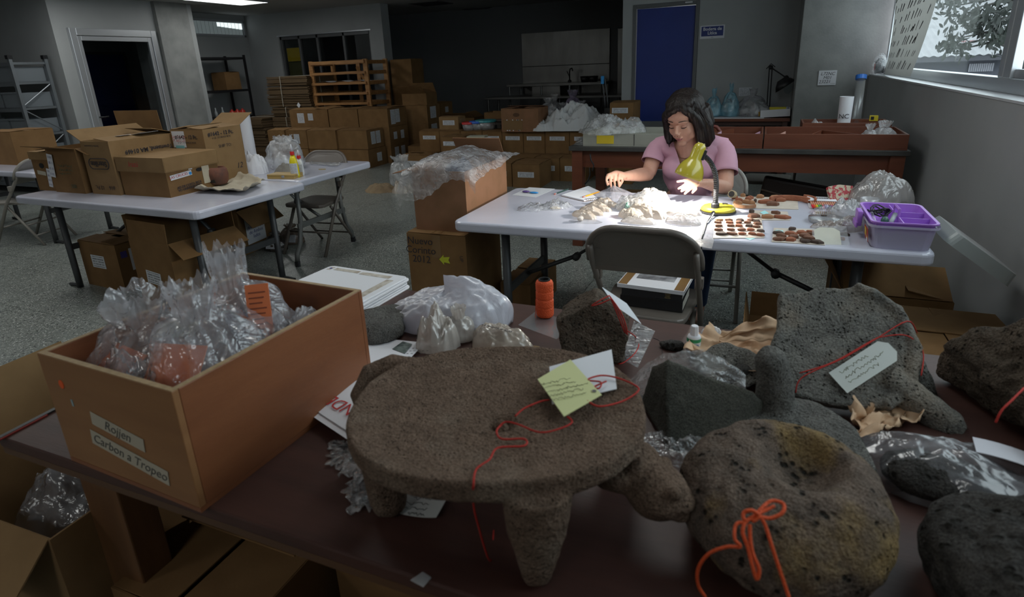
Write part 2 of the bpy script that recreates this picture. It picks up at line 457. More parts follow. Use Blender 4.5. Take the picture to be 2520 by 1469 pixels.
w = struct(MB().box(-10.17, 10.0, 0, -9.33, 10.25, ZC).box(-7.08, 10.0, 0, -6.77, 10.25, ZC).box(-9.33, 10.0, 2.27, -7.08, 10.25, ZC).build('wall_middle', WALL))
struct(MB().box(-10.4, 7.8, 0, -10.17, 12.4, ZC).build('wall_left_recess', WALL))
w = struct(MB().box(-9.45, 5.58, 0, -9.2, 5.76, ZC).box(-9.45, 7.10, 0, -9.2, 7.2, ZC).box(-9.45, 5.76, 2.27, -9.2, 7.10, ZC).build('wall_left', WALL))
struct(MB().box(-14, 5.58, 0, -9.45, 5.75, ZC).build('wall_left_return', WALL))
struct(MB().box(-14.2, -3.2, 0, -14, 8, ZC).build('wall_left_far', WALL))
struct(MB().box(-14, -3.4, 0, 1.3, -3.2, ZC).build('wall_front', WALL))
c = struct(MB().box(-9.75, 7.16, 0, -9.12, 7.76, ZC).build('column', CONC, bevel=.005))
MB().box(-9.75, 7.76, 0, -9.13, 7.85, ZC).build('column_edge_strip', WALL, c, bevel=.004)
struct(MB().box(-12.6, 5.75, 0, -12.4, 9.2, ZC).box(-12.6, 9.0, 0, -10.4, 9.2, ZC).build('wall_office', WALL))

# --- blue door with grey frame
d1 = tag(thing('door_1', None, None, (-1.29, 8.5, 0)), None, None, None, 'structure')
MB().box(-.43, -.012, 0, -.385, .12, 2.215).box(.385, -.012, 0, .43, .12, 2.215).box(-.385, -.012, 2.165, .385, .12, 2.215).build('door_frame', GREYF, d1, bevel=.004)
MB().box(-.38, .03, .01, .38, .075, 2.16).build('door_leaf', BLUED, d1, bevel=.003)
MB().box(-.37, .024, .02, .37, .03, .68).build('kick_plate', mat('grey_kick_plate', (.16, .165, .17), .5), d1)
hd = MB().tube([(.32, .03, 1.02), (.32, -.03, 1.02)], .012, 10).tube([(.32, -.03, 1.02), (.22, -.035, 1.02)], .010, 10).ball((.32, -.03, 1.02), .02, 12)
hd.build('door_handle', ALU, d1, smooth=True)
MB().box(.25, -.02, 2.19, .34, -.012, 2.205).build('door_closer_plate', ALU, d1)
# --- glazed aluminium door of the office
d2 = tag(thing('door_2', None, None, (-9.2, 6.43, 0)), None, None, None, 'structure')
f = MB()
for y0, y1 in ((-.67, -.58), (.58, .67)): f.box(-.02, y0, 0, .06, y1, 2.27)
f.box(-.02, -.58, 2.17, .06, .58, 2.27)
f.build('door_frame', ALU, d2, bevel=.006)
f = MB()
for y0, y1 in ((-.575, -.52), (.52, .575)): f.box(.0, y0, .02, .045, y1, 2.165)
f.box(.0, -.52, 2.10, .045, .52, 2.165).box(0, -.52, .02, .045, .52, .2)
f.build('door_leaf_frame', ALU, d2, bevel=.005)
MB().box(.018, -.52, .2, .026, .52, 2.10).build('pane', DGLASS, d2)
MB().tube([(.045, -.54, 1.02), (.10, -.54, 1.02), (.10, -.44, 1.02)], .011, 8).build('door_handle', BLACK, d2, smooth=True)
d4 = tag(thing('reflected_door', None, None, (-12.4, (at(190, 125, X=-12.4).y + at(294, 125, X=-12.4).y) / 2, 0)), None, None, None, 'structure')  # door added to stand in for the blue reflection in the office glass
MB().box(0, -.45, 0, .05, .45, 2.05).build('door_leaf', BLUED, d4)
MB().box(-.01, -.5, 0, .06, -.45, 2.1).box(-.01, .45, 0, .06, .5, 2.1).box(-.01, -.5, 2.05, .06, .5, 2.1).build('door_frame', GREYF, d4)
# --- dark glazed partition in the middle wall
d3 = tag(thing('window_3', None, None, (-8.2, 10.0, 0)), None, None, None, 'structure')
f = MB()
for x in (-1.13, -.66, -.2, .45, 1.08): f.box(x, .03, 0, x + .05, .12, 2.27)
f.box(-1.13, .03, 2.2, 1.13, .12, 2.27)
f.build('window_frame', GREYF, d3, bevel=.004)
for x0, x1 in ((-1.08, -.66), (-.61, -.2), (-.15, .45), (.5, 1.08)): MB().box(x0, .07, 0, x1, .078, 2.2).build('pane', DGLASS, d3)
MB().box(-1.16, -.015, 2.262, 1.16, .0, 2.285).build('drip_rail', ALU, d3)

# --- clerestory window in the recess wall
a0, a1 = at(466, 44, X=-10.17), at(606, 92, X=-10.17)
w2 = tag(thing('window_2', None, None, (-10.17, 0, 0)), None, None, None, 'structure')
y0, y1, z0, z1 = a0.y, min(a1.y, 9.95), a1.z, a0.z
MB().box(0, y0, z0, .03, y1, z0 + .04).box(0, y0, z1 - .04, .03, y1, z1).box(0, y0, z0, .03, y0 + .04, z1).box(0, y1 - .04, z0, .03, y1, z1).build('window_frame', ALU, w2)
SKYL = mat('clerestory_daylight', (.2, .24, .24), .5, emit=((.75, .9, .92), .10))
SKYB = mat('clerestory_bright_daylight', (.6, .65, .65), .5, emit=((.9, 1, 1), 1.1))
nsl = 13
for k in range(nsl):
    ya = y0 + .05 + (y1 - y0 - .1) * k / nsl; yb = y0 + .05 + (y1 - y0 - .1) * (k + 1) / nsl - .012
    MB().box(.006, ya, z0 + .04, .012, yb, z1 - .04).build('slat', SKYL, w2)
    if k > 5:
        fr = (k - 5) / 8.
        MB().box(.014, ya, z1 - .12 - .05 * fr, .018, yb, z1 - .05).build('bright_pane', SKYB, w2)

# --- window band of the right wall
w1 = tag(thing('window_1', None, None, (1.16, 0, 1.262)), None, None, None, 'structure')
HW = 1.358
f = MB().box(0, .4, 0, .07, 7.50, .075).box(0, .4, HW - .06, .07, 7.50, HW).box(0, 7.44, .075, .07, 7.50, HW - .06)
for y in (4.02, .435): f.box(0, y - .035, .075, .07, y + .035, HW - .06)
f.build('window_frame', ALU, w1, bevel=.004)
f = MB()
for y in (3.93,): f.box(.0, y - .055, .075, .045, y + .045, HW - .06)
for y0, y1 in ((.47, 3.88),): f.box(.02, y0, .075, .045, y1, .12)
f.build('sash_frame', ALU, w1, bevel=.003)
for y0, y1 in ((.47, 3.98), (4.06, 7.44)): MB().box(.03, y0, .07, .036, y1, HW - .06).build('pane', GLASS, w1)

# --- ceiling lights (panel in view and unseen grid neighbours; rear row added as front fill) and air vents
def ceiling_light(x, y, label, lit=True):
    t = thing('ceiling_light', label, 'ceiling light', (x, y, ZC), 0, 'ceiling light panels')
    MB().box(-.32, -.62, -.03, .32, -.60, 0).box(-.32, .60, -.03, .32, .62, 0).box(-.32, -.6, -.03, -.30, .6, 0).box(.30, -.6, -.03, .32, .6, 0).build('frame', ALU, t)
    MB().box(-.30, -.60, -.015, .30, .60, -.005).build('diffuser', mat('lit_diffuser', (.8, .8, .8), .5, emit=((.98, 1.0, .97), 1.4)) if lit else mat('unlit_diffuser', (.6, .62, .62), .5), t)
    if lit:
        al = bpy.data.lights.new('panel_light', 'AREA'); al.shape = 'RECTANGLE'; al.size = .6; al.size_y = 1.2
        al.energy = PANEL_L * math.pi * .72; al.color = (.98, 1.0, .97)
        ao = bpy.data.objects.new('panel_light', al); COL.objects.link(ao); ao.parent = t; ao.location = (0, 0, -.02)
for i, x in enumerate((-8.2, -5.7, -3.2, -.7)):
    for j, y in enumerate((7.75, 5.25, 2.75, .25, -2.0)):
        if y > 7 and x > -8: continue
        if y > 5 and x > -4: continue
        ceiling_light(x, y, 'lit white ceiling panel above the concrete column and high window' if (y > 7) else
                      'lit white ceiling panel overhead nearer than the picture shows' if y > 1 else ('unlit white ceiling panel above the camera side of the room' if y > 0 else 'lit white ceiling panel added behind the camera as front fill'), y > 1 or y < 0)
for k, (px, py) in enumerate(((1060, 8), (1185, 22))):
    p = at(px, py, z=ZC)
    t = thing('ceiling_vent', ('dark ceiling vent nearer the middle wall', 'dark ceiling vent farther back over the sink')[k], 'vent', (p.x, p.y, ZC), 0, 'ceiling vents')
    MB().box(-.32, -.32, -.012, .32, .32, 0).build('frame', mat('vent_grey', (.08, .08, .08), .6), t)
    for q in range(7): MB().box(-.28, -.27 + q * .08, -.02, .28, -.25 + q * .08, -.012).build('slat', BLACK, t)

t = thing('office_fill', 'added dim fill light inside the glazed office', 'ceiling light', (-11.0, 6.45, ZC))  # unseen lamp added to brighten the office behind the glass
MB().box(-.3, -.3, -.03, .3, .3, 0).build('frame', ALU, t); MB().box(-.27, -.27, -.035, .27, .27, -.031).build('diffuser', mat('office_fill_glow', (.6, .6, .6), .5, emit=((.9, 1, 1), .9)), t)
a, b = at(705, 119, Y=10.09), at(742, 150, Y=10.09)
t = thing('yellow_poster', 'yellow sheet behind the dark glass partition', 'poster', ((a.x + b.x) / 2, 10.085, (a.z + b.z) / 2))
MB().box((a.x - b.x) / 2, 0, (b.z - a.z) / 2, (b.x - a.x) / 2, .004, (a.z - b.z) / 2).build('sheet', mat('poster_yellow', (.75, .52, .02), .7), t)
MB().box((a.x - b.x) / 2, 0, (b.z - a.z) / 2 - .55, (b.x - a.x) / 2, .004, (b.z - a.z) / 2 - .02).build('lower_sheet', mat('poster_olive', (.16, .15, .06), .7), t)
# --- signs on the walls
def sign_board(name, label, x, y, z, w, h, m):
    t = thing(name, label, 'sign', (x, y, z))
    MB().box(-w / 2, -.006, -h / 2, w / 2, 0, h / 2).build('board', m, t)
    return t
a, b = at(1724, 64, Y=8.494), at(1782, 93, Y=8.494)
s = sign_board('door_sign', 'blue and white sign reading Bodega de Lítica beside the blue door', (a.x + b.x) / 2, 8.499, (a.z + b.z) / 2, b.x - a.x, a.z - b.z, LABELW)
W_, H_ = b.x - a.x, a.z - b.z
MB().box(-W_ / 2 + .015, -.009, -H_ / 2 + .03, W_ / 2 - .015, -.006, H_ / 2 - .012).build('blue_field', mat('sign_blue', (.012, .028, .17), .5), s)
lettering(s, 'Bodega de\nLítica', H_ * .34, LABELW, T(0, -.0095, H_ * .07), bold=.0012)
lettering(s, 'UCR', H_ * .09, INK, T(0, -.0095, -H_ * .42))
a, b = at(2016, 174, Y=7.665), at(2056, 209, Y=7.665)
s = sign_board('notice_card', 'white card reading L72NC M01 on the concrete pillar', (a.x + b.x) / 2, 7.668, (a.z + b.z) / 2, b.x - a.x, a.z - b.z, LABELW)
lettering(s, 'L72NC\nM01\n23221__', (a.z - b.z) * .30, INK, T(0, -.0065, .0), shear=.2)
a, b = at(1819, 216, Y=8.494), at(1849, 236, Y=8.494)
s = thing('wall_notice', 'small white printed sheet on the wall above the grey bag', 'notice', ((a.x + b.x) / 2, 8.499, (a.z + b.z) / 2))
MB().box(-(b.x - a.x) / 2, -.004, -(a.z - b.z) / 2, (b.x - a.x) / 2, 0, (a.z - b.z) / 2).build('sheet', LFORM, s)

# ================================================================== outside the window
ROOF = mat('corrugated_roof', (.21, .21, .22), .6, col2=(.165, .165, .175), vs=1.2)
h = thing('neighbour_house', 'grey house with pale corrugated roof outside the window', 'house', (8.0, 22.0, -3))
pe = at(2380, 136, Y=21.6)
he = pe.z + 3
hw_ = 5.2
MB().box(-hw_, 0, 0, 14, 8, he - .05).build('wall', mat('house_wall', (.05, .052, .068), .8), h)
MB().box(-hw_ - .2, -.42, he - .16, 14.2, -.36, he).build('fascia', mat('house_fascia', (.04, .04, .05), .7), h)
for r in range(3):
    zz = he + r * .55 * 1.35; yy = -.45 + r * 1.55 * 1.9
    rm = MB()
    def rf(u, v, zz=zz, yy=yy): return (-hw_ - .3 + u * 19.7, yy + v * 3.0, zz + v * .85 + .02 * math.sin(u * 19.7 * 2 * math.pi / .22))
    rm.grid(rf, 540, 2)
    rm.build('roof_sheet', ROOF, h, solid=.01)
pr = at(2392, 125, Y=22.6)
MB().box(pr.x - 8.4, .9, pr.z + 3.04, pr.x - 7.2, 1.0, pr.z + 3.4).build('pink_patch', mat('pink_roof_sheet', (.24, .095, .10), .7), h, M=T(0, 0, -.1, 0, 0, 0))
va, vb = at(2384, 157, Y=22), at(2442, 175, Y=22)
lv = MB().box(va.x - 8, -.03, vb.z + 3, vb.x - 8, 0.02, va.z + 3).build('louvre_opening', BLACK, h)
for q in range(12):
    x = va.x - 8 + (vb.x - va.x) * (q + .5) / 12
    MB().box(x - .02, -.06, vb.z + 3, x + .02, -.03, va.z + 3).build('slat', mat('house_slat', (.2, .2, .23), .6), lv)
struct(MB().box(1.4, 9, -3.2, 40, 60, -3.0).build('ground_outside', mat('yard', (.06, .07, .05), .9)))
h2 = thing('neighbour_shed', 'taller grey building rising behind the corrugated roof outside', 'building', (12.0, 34.0, -3))
MB().box(-8, 0, 0, 14, 6, 9.0).build('wall', mat('shed_wall', (.09, .092, .11), .8), h2)
MB().box(-8.4, -.4, 9.0, 14.4, 6.4, 9.3).build('roof', ROOF, h2)
LEAF = mat('dark_leaf', (.006, .009, .007), .6, col2=(.014, .02, .014), vs=3)
def tree(label, clumps, trunk, seed, per=70, ls=.11):
    rnd = random.Random(seed)
    t = thing('garden_tree', label, 'tree', (trunk[0], trunk[1], -3), 0, 'trees outside the window')
    m = MB().tube([(0, 0, 0), (.1, .05, 2), (0, .1, 4.2), (.1, .2, 6.5)], [.14, .11, .08, .03], 8)
    for (px, py, Y, r) in clumps:
        c = at(px, py, Y=Y); c = Vector((c.x - trunk[0], c.y - trunk[1], c.z + 3))
        m.tube([(0.02, .1, min(c.z - .1, 5.8)), ((c.x) * .5, c.y * .5, c.z + .1), tuple(c)], [.04, .025, .01], 5)
    m.build('trunk', mat('bark', (.03, .028, .025), .9), t)
    lf = MB()
    for (px, py, Y, r) in clumps:
        c = at(px, py, Y=Y); c = Vector((c.x - trunk[0], c.y - trunk[1], c.z + 3))
        for _ in range(per):
            d = Vector((rnd.gauss(0, 1), rnd.gauss(0, 1), rnd.gauss(0, .8))) * r * .34
            M = Matrix.Translation(c + d) @ Euler((rnd.uniform(0, 6.3), rnd.uniform(0, 6.3), rnd.uniform(0, 6.3))).to_matrix().to_4x4()
            s = ls * rnd.uniform(.6, 1.2)
            lf.add([(-s, 0, 0), (-.3 * s, .38 * s, .05 * s), (.5 * s, .3 * s, 0), (s, 0, .06 * s), (.5 * s, -.3 * s, 0), (-.3 * s, -.38 * s, .05 * s)], [(0, 1, 2, 3, 4, 5)], M)
    o = lf.build('foliage', LEAF, t); o['kind'] = 'stuff'
tree('dark leafy tree filling the top of the big window pane', [(2350, 15, 13, .5), (2400, 20, 13, .6), (2440, 30, 13, .6), (2380, 45, 13, .4), (2430, 70, 13, .45), (2445, 95, 13, .35), (2355, 95, 13, .35), (2335, 115, 13, .3), (2370, 120, 13, .25), (2405, 62, 13, .35), (2330, 5, 13, .4), (2460, 50, 13, .5)], (4.1, 13.3), 3, 44, .075)
tree('dark leafy tree behind the pane nearest the frame edge', [(2510, 20, 10, .5), (2518, 70, 10, .5), (2512, 110, 10, .4), (2519, 150, 10, .3), (2535, 40, 10, .6), (2540, 100, 10, .6), (2530, 170, 10, .4)], (4.3, 10.2), 5, 60, .07)
# ================================================================== tables and chairs
TZ = .74
def folding_table(label, x0, x1, y0, y1, legm, style='u', group='white folding tables', rz=0):
    cx, cy = (x0 + x1) / 2, (y0 + y1) / 2; w, d = x1 - x0, y1 - y0
    t = thing('folding_table', label, 'table', (cx, cy, 0), rz, group)
    pts = []
    r = .05
    for qx, qy, a0 in ((w / 2 - r, d / 2 - r, 0), (-w / 2 + r, d / 2 - r, 90), (-w / 2 + r, -d / 2 + r, 180), (w / 2 - r, -d / 2 + r, 270)):
        for k in range(5):
            a = R(a0 + 22.5 * k); pts.append((qx + r * math.cos(a), qy + r * math.sin(a)))
    MB().prism(pts, TZ - .055, TZ).build('table_top', WHITEP, t, bevel=.014, seg=3, smooth=False)
    for sx in (-1, 1):
        lx = sx * (w / 2 - .24)
        for sy in (-1, 1):
            ly = sy * (d / 2 - .15)
            if style == 'u':
                p = [(lx, ly, TZ - .05), (lx, ly, .12), (lx + sx * .0, ly + sy * .0, .0)]
                MB().tube(p, .023, 10).build('leg', legm, t, smooth=True)
            else:
                p = [(lx, ly * .8, TZ - .05), (lx, ly * .82, .36), (lx, ly * .95, .18), (lx, ly * 1.12, .10), (lx, ly * 1.15, .02)]
                lg = MB().tube(p, .019, 8).build('leg', legm, t, smooth=True)
                MB().lathe([(.022, 0), (.022, .045)], 10, T(lx, ly * 1.15, 0)).build('foot_cap', BLACK, lg)
        MB().box(lx - .008, -d / 2 + .17, .30, lx + .008, d / 2 - .17, .345).build('cross_bar', legm, t)
        if style == 'u':
            for sy in (-1, 1):
                MB().tube([(lx, sy * (d / 2 - .15), .02), (lx + sx * .12, sy * (d / 2 - .15), .012)], .014, 6).build('foot', legm, t)
        b = MB().tube([(lx, 0, .32), (lx * .62, 0, .46)], .013, 6).tube([(lx * .64, 0, .45), (lx * .25, 0, TZ - .055)], .018, 6, ry=.009)
        b.tube([(lx * .63, -.022, .452), (lx * .63, .022, .452)], .022, 8)
        b.build('brace', legm, t, smooth=True)
    return t
work = folding_table('white covered folding table where the woman works', -1.455, .675, 2.60, 3.50, LEGD)
ta = folding_table('white folding table carrying the big brown boxes', -5.02, -3.09, 2.44, 3.385, LEGD, rz=-1.5)
tb = folding_table('white folding table behind the boxes with glue bottles and clear bag', -5.0, -3.19, 3.40, 4.34, LEGG, 'w')
tcw = folding_table('white folding table at the far side under a lone box', -8.3, -6.18, 3.25, 4.1, LEGD)

def folding_chair(label, loc, rz, m, s=1.0):
    t = thing('folding_chair', label, 'chair', loc, rz, 'metal folding chairs'); t.scale = (s, s, s)
    # seat
    pts = []
    r = .06; w, y0, y1 = .40, -.19, .21
    for qx, qy, a0 in ((w / 2 - r, y1 - r, 0), (-w / 2 + r, y1 - r, 90), (-w / 2 + r + .02, y0 + r, 180), (w / 2 - r - .02, y0 + r, 270)):
        for k in range(4):
            a = R(a0 + 30 * k); pts.append((qx + r * math.cos(a), qy + r * math.sin(a)))
    MB().prism(pts, .41, .44).build('seat', m, t, bevel=.010, seg=3)
    # front legs run up into the back frame
    for sx in (-1, 1):
        x = sx * .215
        MB().tube([(x, .27, 0), (x, .02, .42), (x, -.17, .66), (x * .98, -.215, .74)], .0125, 8, ry=.016).build('front_leg', m, t, smooth=True)
        MB().tube([(sx * .185, -.24, 0), (sx * .185, .06, .40)], .0125, 8).build('rear_leg', m, t, smooth=True)
        MB().box(x - .017, -.098, .55, x + .017, -.062, .60).build('hinge_sleeve', m, t, bevel=.004)
    # backrest: pressed panel with rounded shoulders
    def prof(n=10):
        o = []
        ww, z0, z1, rr = .228, .615, .83, .13
        o += [(-ww + .01, z0), (-ww, z0 + .05)]
        for k in range(n + 1):
            a = R(180 - 90 * k / n); o.append((-ww + rr + rr * math.cos(a), z1 - rr + rr * math.sin(a)))
        for k in range(n + 1):
            a = R(90 - 90 * k / n); o.append((ww - rr + rr * math.cos(a), z1 - rr + rr * math.sin(a)))
        o += [(ww, z0 + .05), (ww - .01, z0)]
        return o
    o = prof()
    def bend(x, z, off): # panel is dished and leans back
        return (x, -.135 - (z - .60) * .42 + .05 * (1 - (x / .228) ** 2) * -.35 + off, z)
    n = len(o); mbk = MB()
    cols = 9
    vs = []; fs = []
    for off in (-.008, .008):
        for (x, z) in o: vs.append(bend(x, z, off))
    c0 = len(vs)
    inner = [(x * .86, .725 + (z - .725) * .78) for x, z in o]
    for off in (.004, .010):
        for (x, z) in inner: vs.append(bend(x, z, off))
    for i in range(n):
        j = (i + 1) % n
        fs += [(i, j, j + n, i + n), (i, i + c0, j + c0, j), (i + n, j + n, j + c0 + n, i + c0 + n)]
    fs += [tuple(range(c0, c0 + n)), tuple(range(c0 + 2 * n - 1, c0 + n - 1, -1))]
    mbk.add(vs, fs)
    mbk.build('backrest', m, t, bevel=.004)
    MB().tube([bend(x, z, 0) for x, z in o[1:-1]], .0135, 8).build('back_frame', m, t, smooth=True)
    MB().tube([(-.215, .16, .185), (.215, .16, .185)], .009, 8).build('front_bar', m, t, smooth=True)
    MB().tube([(-.185, -.17, .10), (.185, -.17, .10)], .008, 8).build('rear_bar', m, t, smooth=True)
    MB().tube([(-.185, -.09, .20), (.185, -.09, .20)], .008, 8).build('rear_bar', m, t, smooth=True)
    return t
folding_chair('brown folding chair with books on its seat, back turned', (-.405, 2.52, 0), -1.5, CHAIR, 1.03)
folding_chair('folding chair the woman sits on', (-.275, 3.66, 0), 183, CHAIRL, 1.02)
folding_chair('empty brown folding chair pushed under the far boxes table', (-3.60, 4.02, 0), 184, CHAIR, 1.0)
folding_chair('beige folding chair beside the far side table', (-6.72, 3.42, 0), 105, CHAIRL, 1.0)
folding_chair('grey folding chair tucked behind the tray table', (.10, 5.75, 0), 0, CHAIRL, 1.0)

# --- dark wooden table in front
ft = thing('wooden_table', 'dark red-brown wooden table covered with stone artefacts', 'table', (0, 0, 0))
X0, X1, Y0, Y1 = -1.56, .98, .592, 1.675
MB().box(X0, Y0, .712, X1, Y1, TZ).build('table_top', DKWOOD, ft, bevel=.004)
MB().box(X0 + .004, Y0 + .002, .695, X1, Y0 + .022, .712).build('edge_strip', mat('edge_wood', (.10, .048, .022), .5), ft)
LEGW = mat('table_leg_wood', (.16, .075, .030), .5, col2=(.11, .05, .02), vs=3, stretch=(7, 7, 1))
for x in (X0 + .21, X1 - .15):
    for y in (Y0 + .10, Y1 - .12):
        MB().box(x - .065, y - .04, 0, x + .065, y + .04, .70).build('leg', LEGW, ft, bevel=.004)
MB().box(X0 + .15, Y0 + .10, .60, X1 - .1, Y0 + .125, .712).build('apron', DKWOOD, ft)
MB().box(X0 + .15, Y1 - .15, .60, X1 - .1, Y1 - .125, .712).build('apron', DKWOOD, ft)
MB().box(X0 + .06, Y0 + .1, .60, X0 + .085, Y1 - .12, .712).build('apron', DKWOOD, ft)

# --- tray tables at the back
def wood_table(label, x0, x1, y0, y1, z, m, topm, legw=.09, apr=.14, name='work_bench'):
    t = thing(name, label, 'table', ((x0 + x1) / 2, (y0 + y1) / 2, 0)); w, d = x1 - x0, y1 - y0
    MB().box(-w / 2, -d / 2, z - .035, w / 2, d / 2, z).build('table_top', topm, t, bevel=.003)
    for sx in (-1, 1):
        for sy in (-1, 1):
            x, y = sx * (w / 2 - legw / 2 - .02), sy * (d / 2 - legw / 2 - .02)
            MB().box(x - legw / 2, y - legw / 2, 0, x + legw / 2, y + legw / 2, z - .035).build('leg', m, t, bevel=.003)
    for sy in (-1, 1): MB().box(-w / 2 + .06, sy * (d / 2 - .06) - .012, z - .035 - apr, w / 2 - .06, sy * (d / 2 - .06) + .012, z - .035).build('apron', m, t)
    for sx in (-1, 1): MB().box(sx * (w / 2 - .06) - .012, -d / 2 + .06, z - .035 - apr, sx * (w / 2 - .06) + .012, d / 2 - .06, z - .035).build('apron', m, t)
    return t
BLKTOP = mat('black_bench_top', (.035, .034, .033), .4, col2=(.06, .058, .055), vs=6)
tb1 = wood_table('red-brown workbench carrying the long wooden sorting trays', -1.44, .94, 4.62, 5.52, .855, REDWOOD, BLKTOP)
tb2 = wood_table('dark wooden table against the back wall under the blue bags', -.62, .315, 7.80, 8.44, .775, DKWOOD, REDWOOD, .06, .05)
MB().box(-.45, -.31, .001, .18, .1, .006).build('white_sheet', WHITE, tb2, M=T(0, 0, .775))
for sgn in (1,):
    pass
# ================================================================== cardboard boxes
rnd = random.Random(7)
def face_M(face, w, d):
    if face == 'f': return T(0, -d / 2, 0)
    if face == 'r': return T(w / 2, 0, 0, rz=90)
    if face == 'l': return T(-w / 2, 0, 0, rz=-90)
    return T(0, d / 2, 0, rz=180)
def label_mesh(lw, lh):
    return cached(('lab', round(lw, 3), round(lh, 3)), lambda: MB().box(-lw / 2, -.0015, -lh / 2, lw / 2, 0, lh / 2).mesh('label'))
def body_mesh(w, d, h):
    def mk():
        t = .005; m = MB()
        m.box(-w / 2, -d / 2, 0, w / 2, d / 2, t)
        m.box(-w / 2, -d / 2, t, w / 2, -d / 2 + t, h).box(-w / 2, d / 2 - t, t, w / 2, d / 2, h)
        m.box(-w / 2, -d / 2 + t, t, -w / 2 + t, d / 2 - t, h).box(w / 2 - t, -d / 2 + t, t, w / 2, d / 2 - t, h)
        return m.mesh('box_body')
    return cached(('body', round(w, 3), round(d, 3), round(h, 3)), mk)
def flap_mesh(L, D):
    return cached(('flap', round(L, 3), round(D, 3)), lambda: MB().box(-L / 2, 0, -.002, L / 2, D, .002).mesh('flap'))
def carton(label, x0, x1, y0, y1, z0, h, rz=0, top='shut', labels=(), m=None, flaps=None, group=None, tape=False, name='cardboard_box'):
    """labels: (face, u, z, width, height, material)"""
    m = m or CARD
    w, d = x1 - x0, y1 - y0
    t = thing(name, label, 'box', ((x0 + x1) / 2, (y0 + y1) / 2, z0), rz, group)
    obj('box_body', body_mesh(w, d, h), m, t)
    # (hinge x, hinge y, z, rotation of the flap's own +y direction, length, depth, lift angle)
    if flaps is None:
        j = lambda a: rnd.uniform(-a, a)
        if top == 'shut':
            flaps = [('l', w * .49, 1 + j(1)), ('r', w * .49, 1 + j(1)), ('f', d * .40, 2.5 + j(2)), ('b', d * .40, 2.5 + j(2))]
        elif top == 'weave':
            flaps = [('l', w * .34, 2 + j(1)), ('r', w * .34, 6 + j(3)), ('f', d * .40, 5 + j(3)), ('b', d * .45, 3 + j(2))]
        else: flaps = []
    for s, dp, ang in flaps:
        if s in 'fb':
            M = T(0, (-1 if s == 'f' else 1) * (d / 2 - .003), h + (.0045 if abs(ang) < 40 else 0), rz=0 if s == 'f' else 180) @ T(rx=ang)
            L = w - .012
        else:
            M = T((-1 if s == 'l' else 1) * (w / 2 - .003), 0, h, rz=-90 if s == 'l' else 90) @ T(rx=ang)
            L = d - .012
        obj('flap', flap_mesh(L, dp), m, t, M=M)
    for (f, u, z, lw, lh, lm) in labels:
        obj('label', label_mesh(lw, lh), lm, t, M=face_M(f, w, d) @ T(u, -.0005, z))
    if tape:
        MB().box(-.03, -d / 2 - .001, h - .14, .03, -d / 2, h).build('tape', TAPE, t)
        MB().box(-.03, -d / 2, h + .006, .03, d / 2, h + .008).build('tape', TAPE, t)
    return t
def write(box, face, w, d, u, z, txt, size, m=INK, shear=.0, align='CENTER', rot=0, bold=0.0):
    return lettering(box, txt, size, m, face_M(face, w, d) @ T(u, -.0034, z) @ T(ry=rot), align, shear, bold=bold)

# --- on the white table (left)
b = carton('lidded brown archive box labelled LAS CRUCES on the white table', -4.13, -3.67, 2.70, 3.12, TZ, .255, top='none', m=CARD)
w, d = .46, .42
MB().box(-.24, -.22, .17, .24, .22, .175).box(-.24, -.22, .175, .24, -.215, .27).box(-.24, .215, .175, .24, .22, .27).box(-.24, -.215, .175, -.235, .215, .27).box(.235, -.215, .175, .24, .215, .27).box(-.24, -.22, .266, .24, .22, .271).build('lid', CARD2, b, bevel=.002)
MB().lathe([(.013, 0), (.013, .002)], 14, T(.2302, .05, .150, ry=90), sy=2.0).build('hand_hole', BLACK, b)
for (u, z, lw, lh) in ((-.10, .135, .17, .034),): obj('label', label_mesh(lw, lh), LABELW, b, M=face_M('r', w, d) @ T(u, -.001, z, ry=-4))
write(b, 'r', w, d, -.12, .135, 'LAS CRUCES', .026, INKR, rot=-4)
MB().lathe([(.011, 0), (.011, .0012)], 12, T(.2335, -.028, .137, ry=90)).build('blue_dot', mat('blue_sticker', (.03, .25, .6), .6), b)
write(b, 'r', w, d, -.05, .05, 'AD DE COSTA RICA\nVO UNIVERSITARIO', .022, INK, rot=-4, bold=.0006)
tg = MB().prism([(-.03, -.09), (.03, -.09), (.03, .075), (.018, .09), (-.018, .09), (-.03, .075)], 0, .001, T(.2325, .10, .135, rz=90) @ T(rx=90)).build('hanging_tag', CREAMP, b)
obj('label', label_mesh(.03, .025), LABELW, b, M=face_M('r', w, d) @ T(-.02, -.001, .175))
lettering(b, 'Irazú', .05, INKR, T(-.06, -.2215, .222), shear=.2)

b = carton('open brown shipping box with upside-down print beside the archive box', -4.45, -4.15, 2.68, 3.22, TZ, .375, m=CARD2,
           flaps=[('l', .15, 150), ('r', .15, 8), ('b', .2, 15)])
w, d = .30, .54
write(b, 'f', w, d, 0, .22, 'Sterilite', .055, INK, rot=180, bold=.001)
def pill(u, z, W, H, r0):
    pp = []
    for k in range(25):
        a = 2 * math.pi * k / 24
        pp.append((u + (W / 2 - H / 2) * (1 if math.cos(a) > 0 else -1) + H / 2 * math.cos(a), -.002, z + H / 2 * math.sin(a)))
    return MB().tube(pp, r0, 5, caps=False)
pill(0, .22, .21, .075, .003).build('oval_mark', INK, b, M=face_M('f', w, d))
write(b, 'f', w, d, -.05, .05, '12 Pc.', .04, INK, rot=180); write(b, 'f', w, d, .08, .05, '#16', .04, INK, rot=180)
write(b, 'f', w, d, -.03, .345, 'Sterilite Corporation', .018, INK, rot=180)
write(b, 'r', w, d, .02, .27, 'Sterilite Corporation\nTownsend, MA 01469', .042, INK, rot=180, bold=.001)
MB().box(-.10, -.12, .0, .10, .03, .0015).build('label', LFORM, b, M=T(.04, .10, .392, ry=-8))
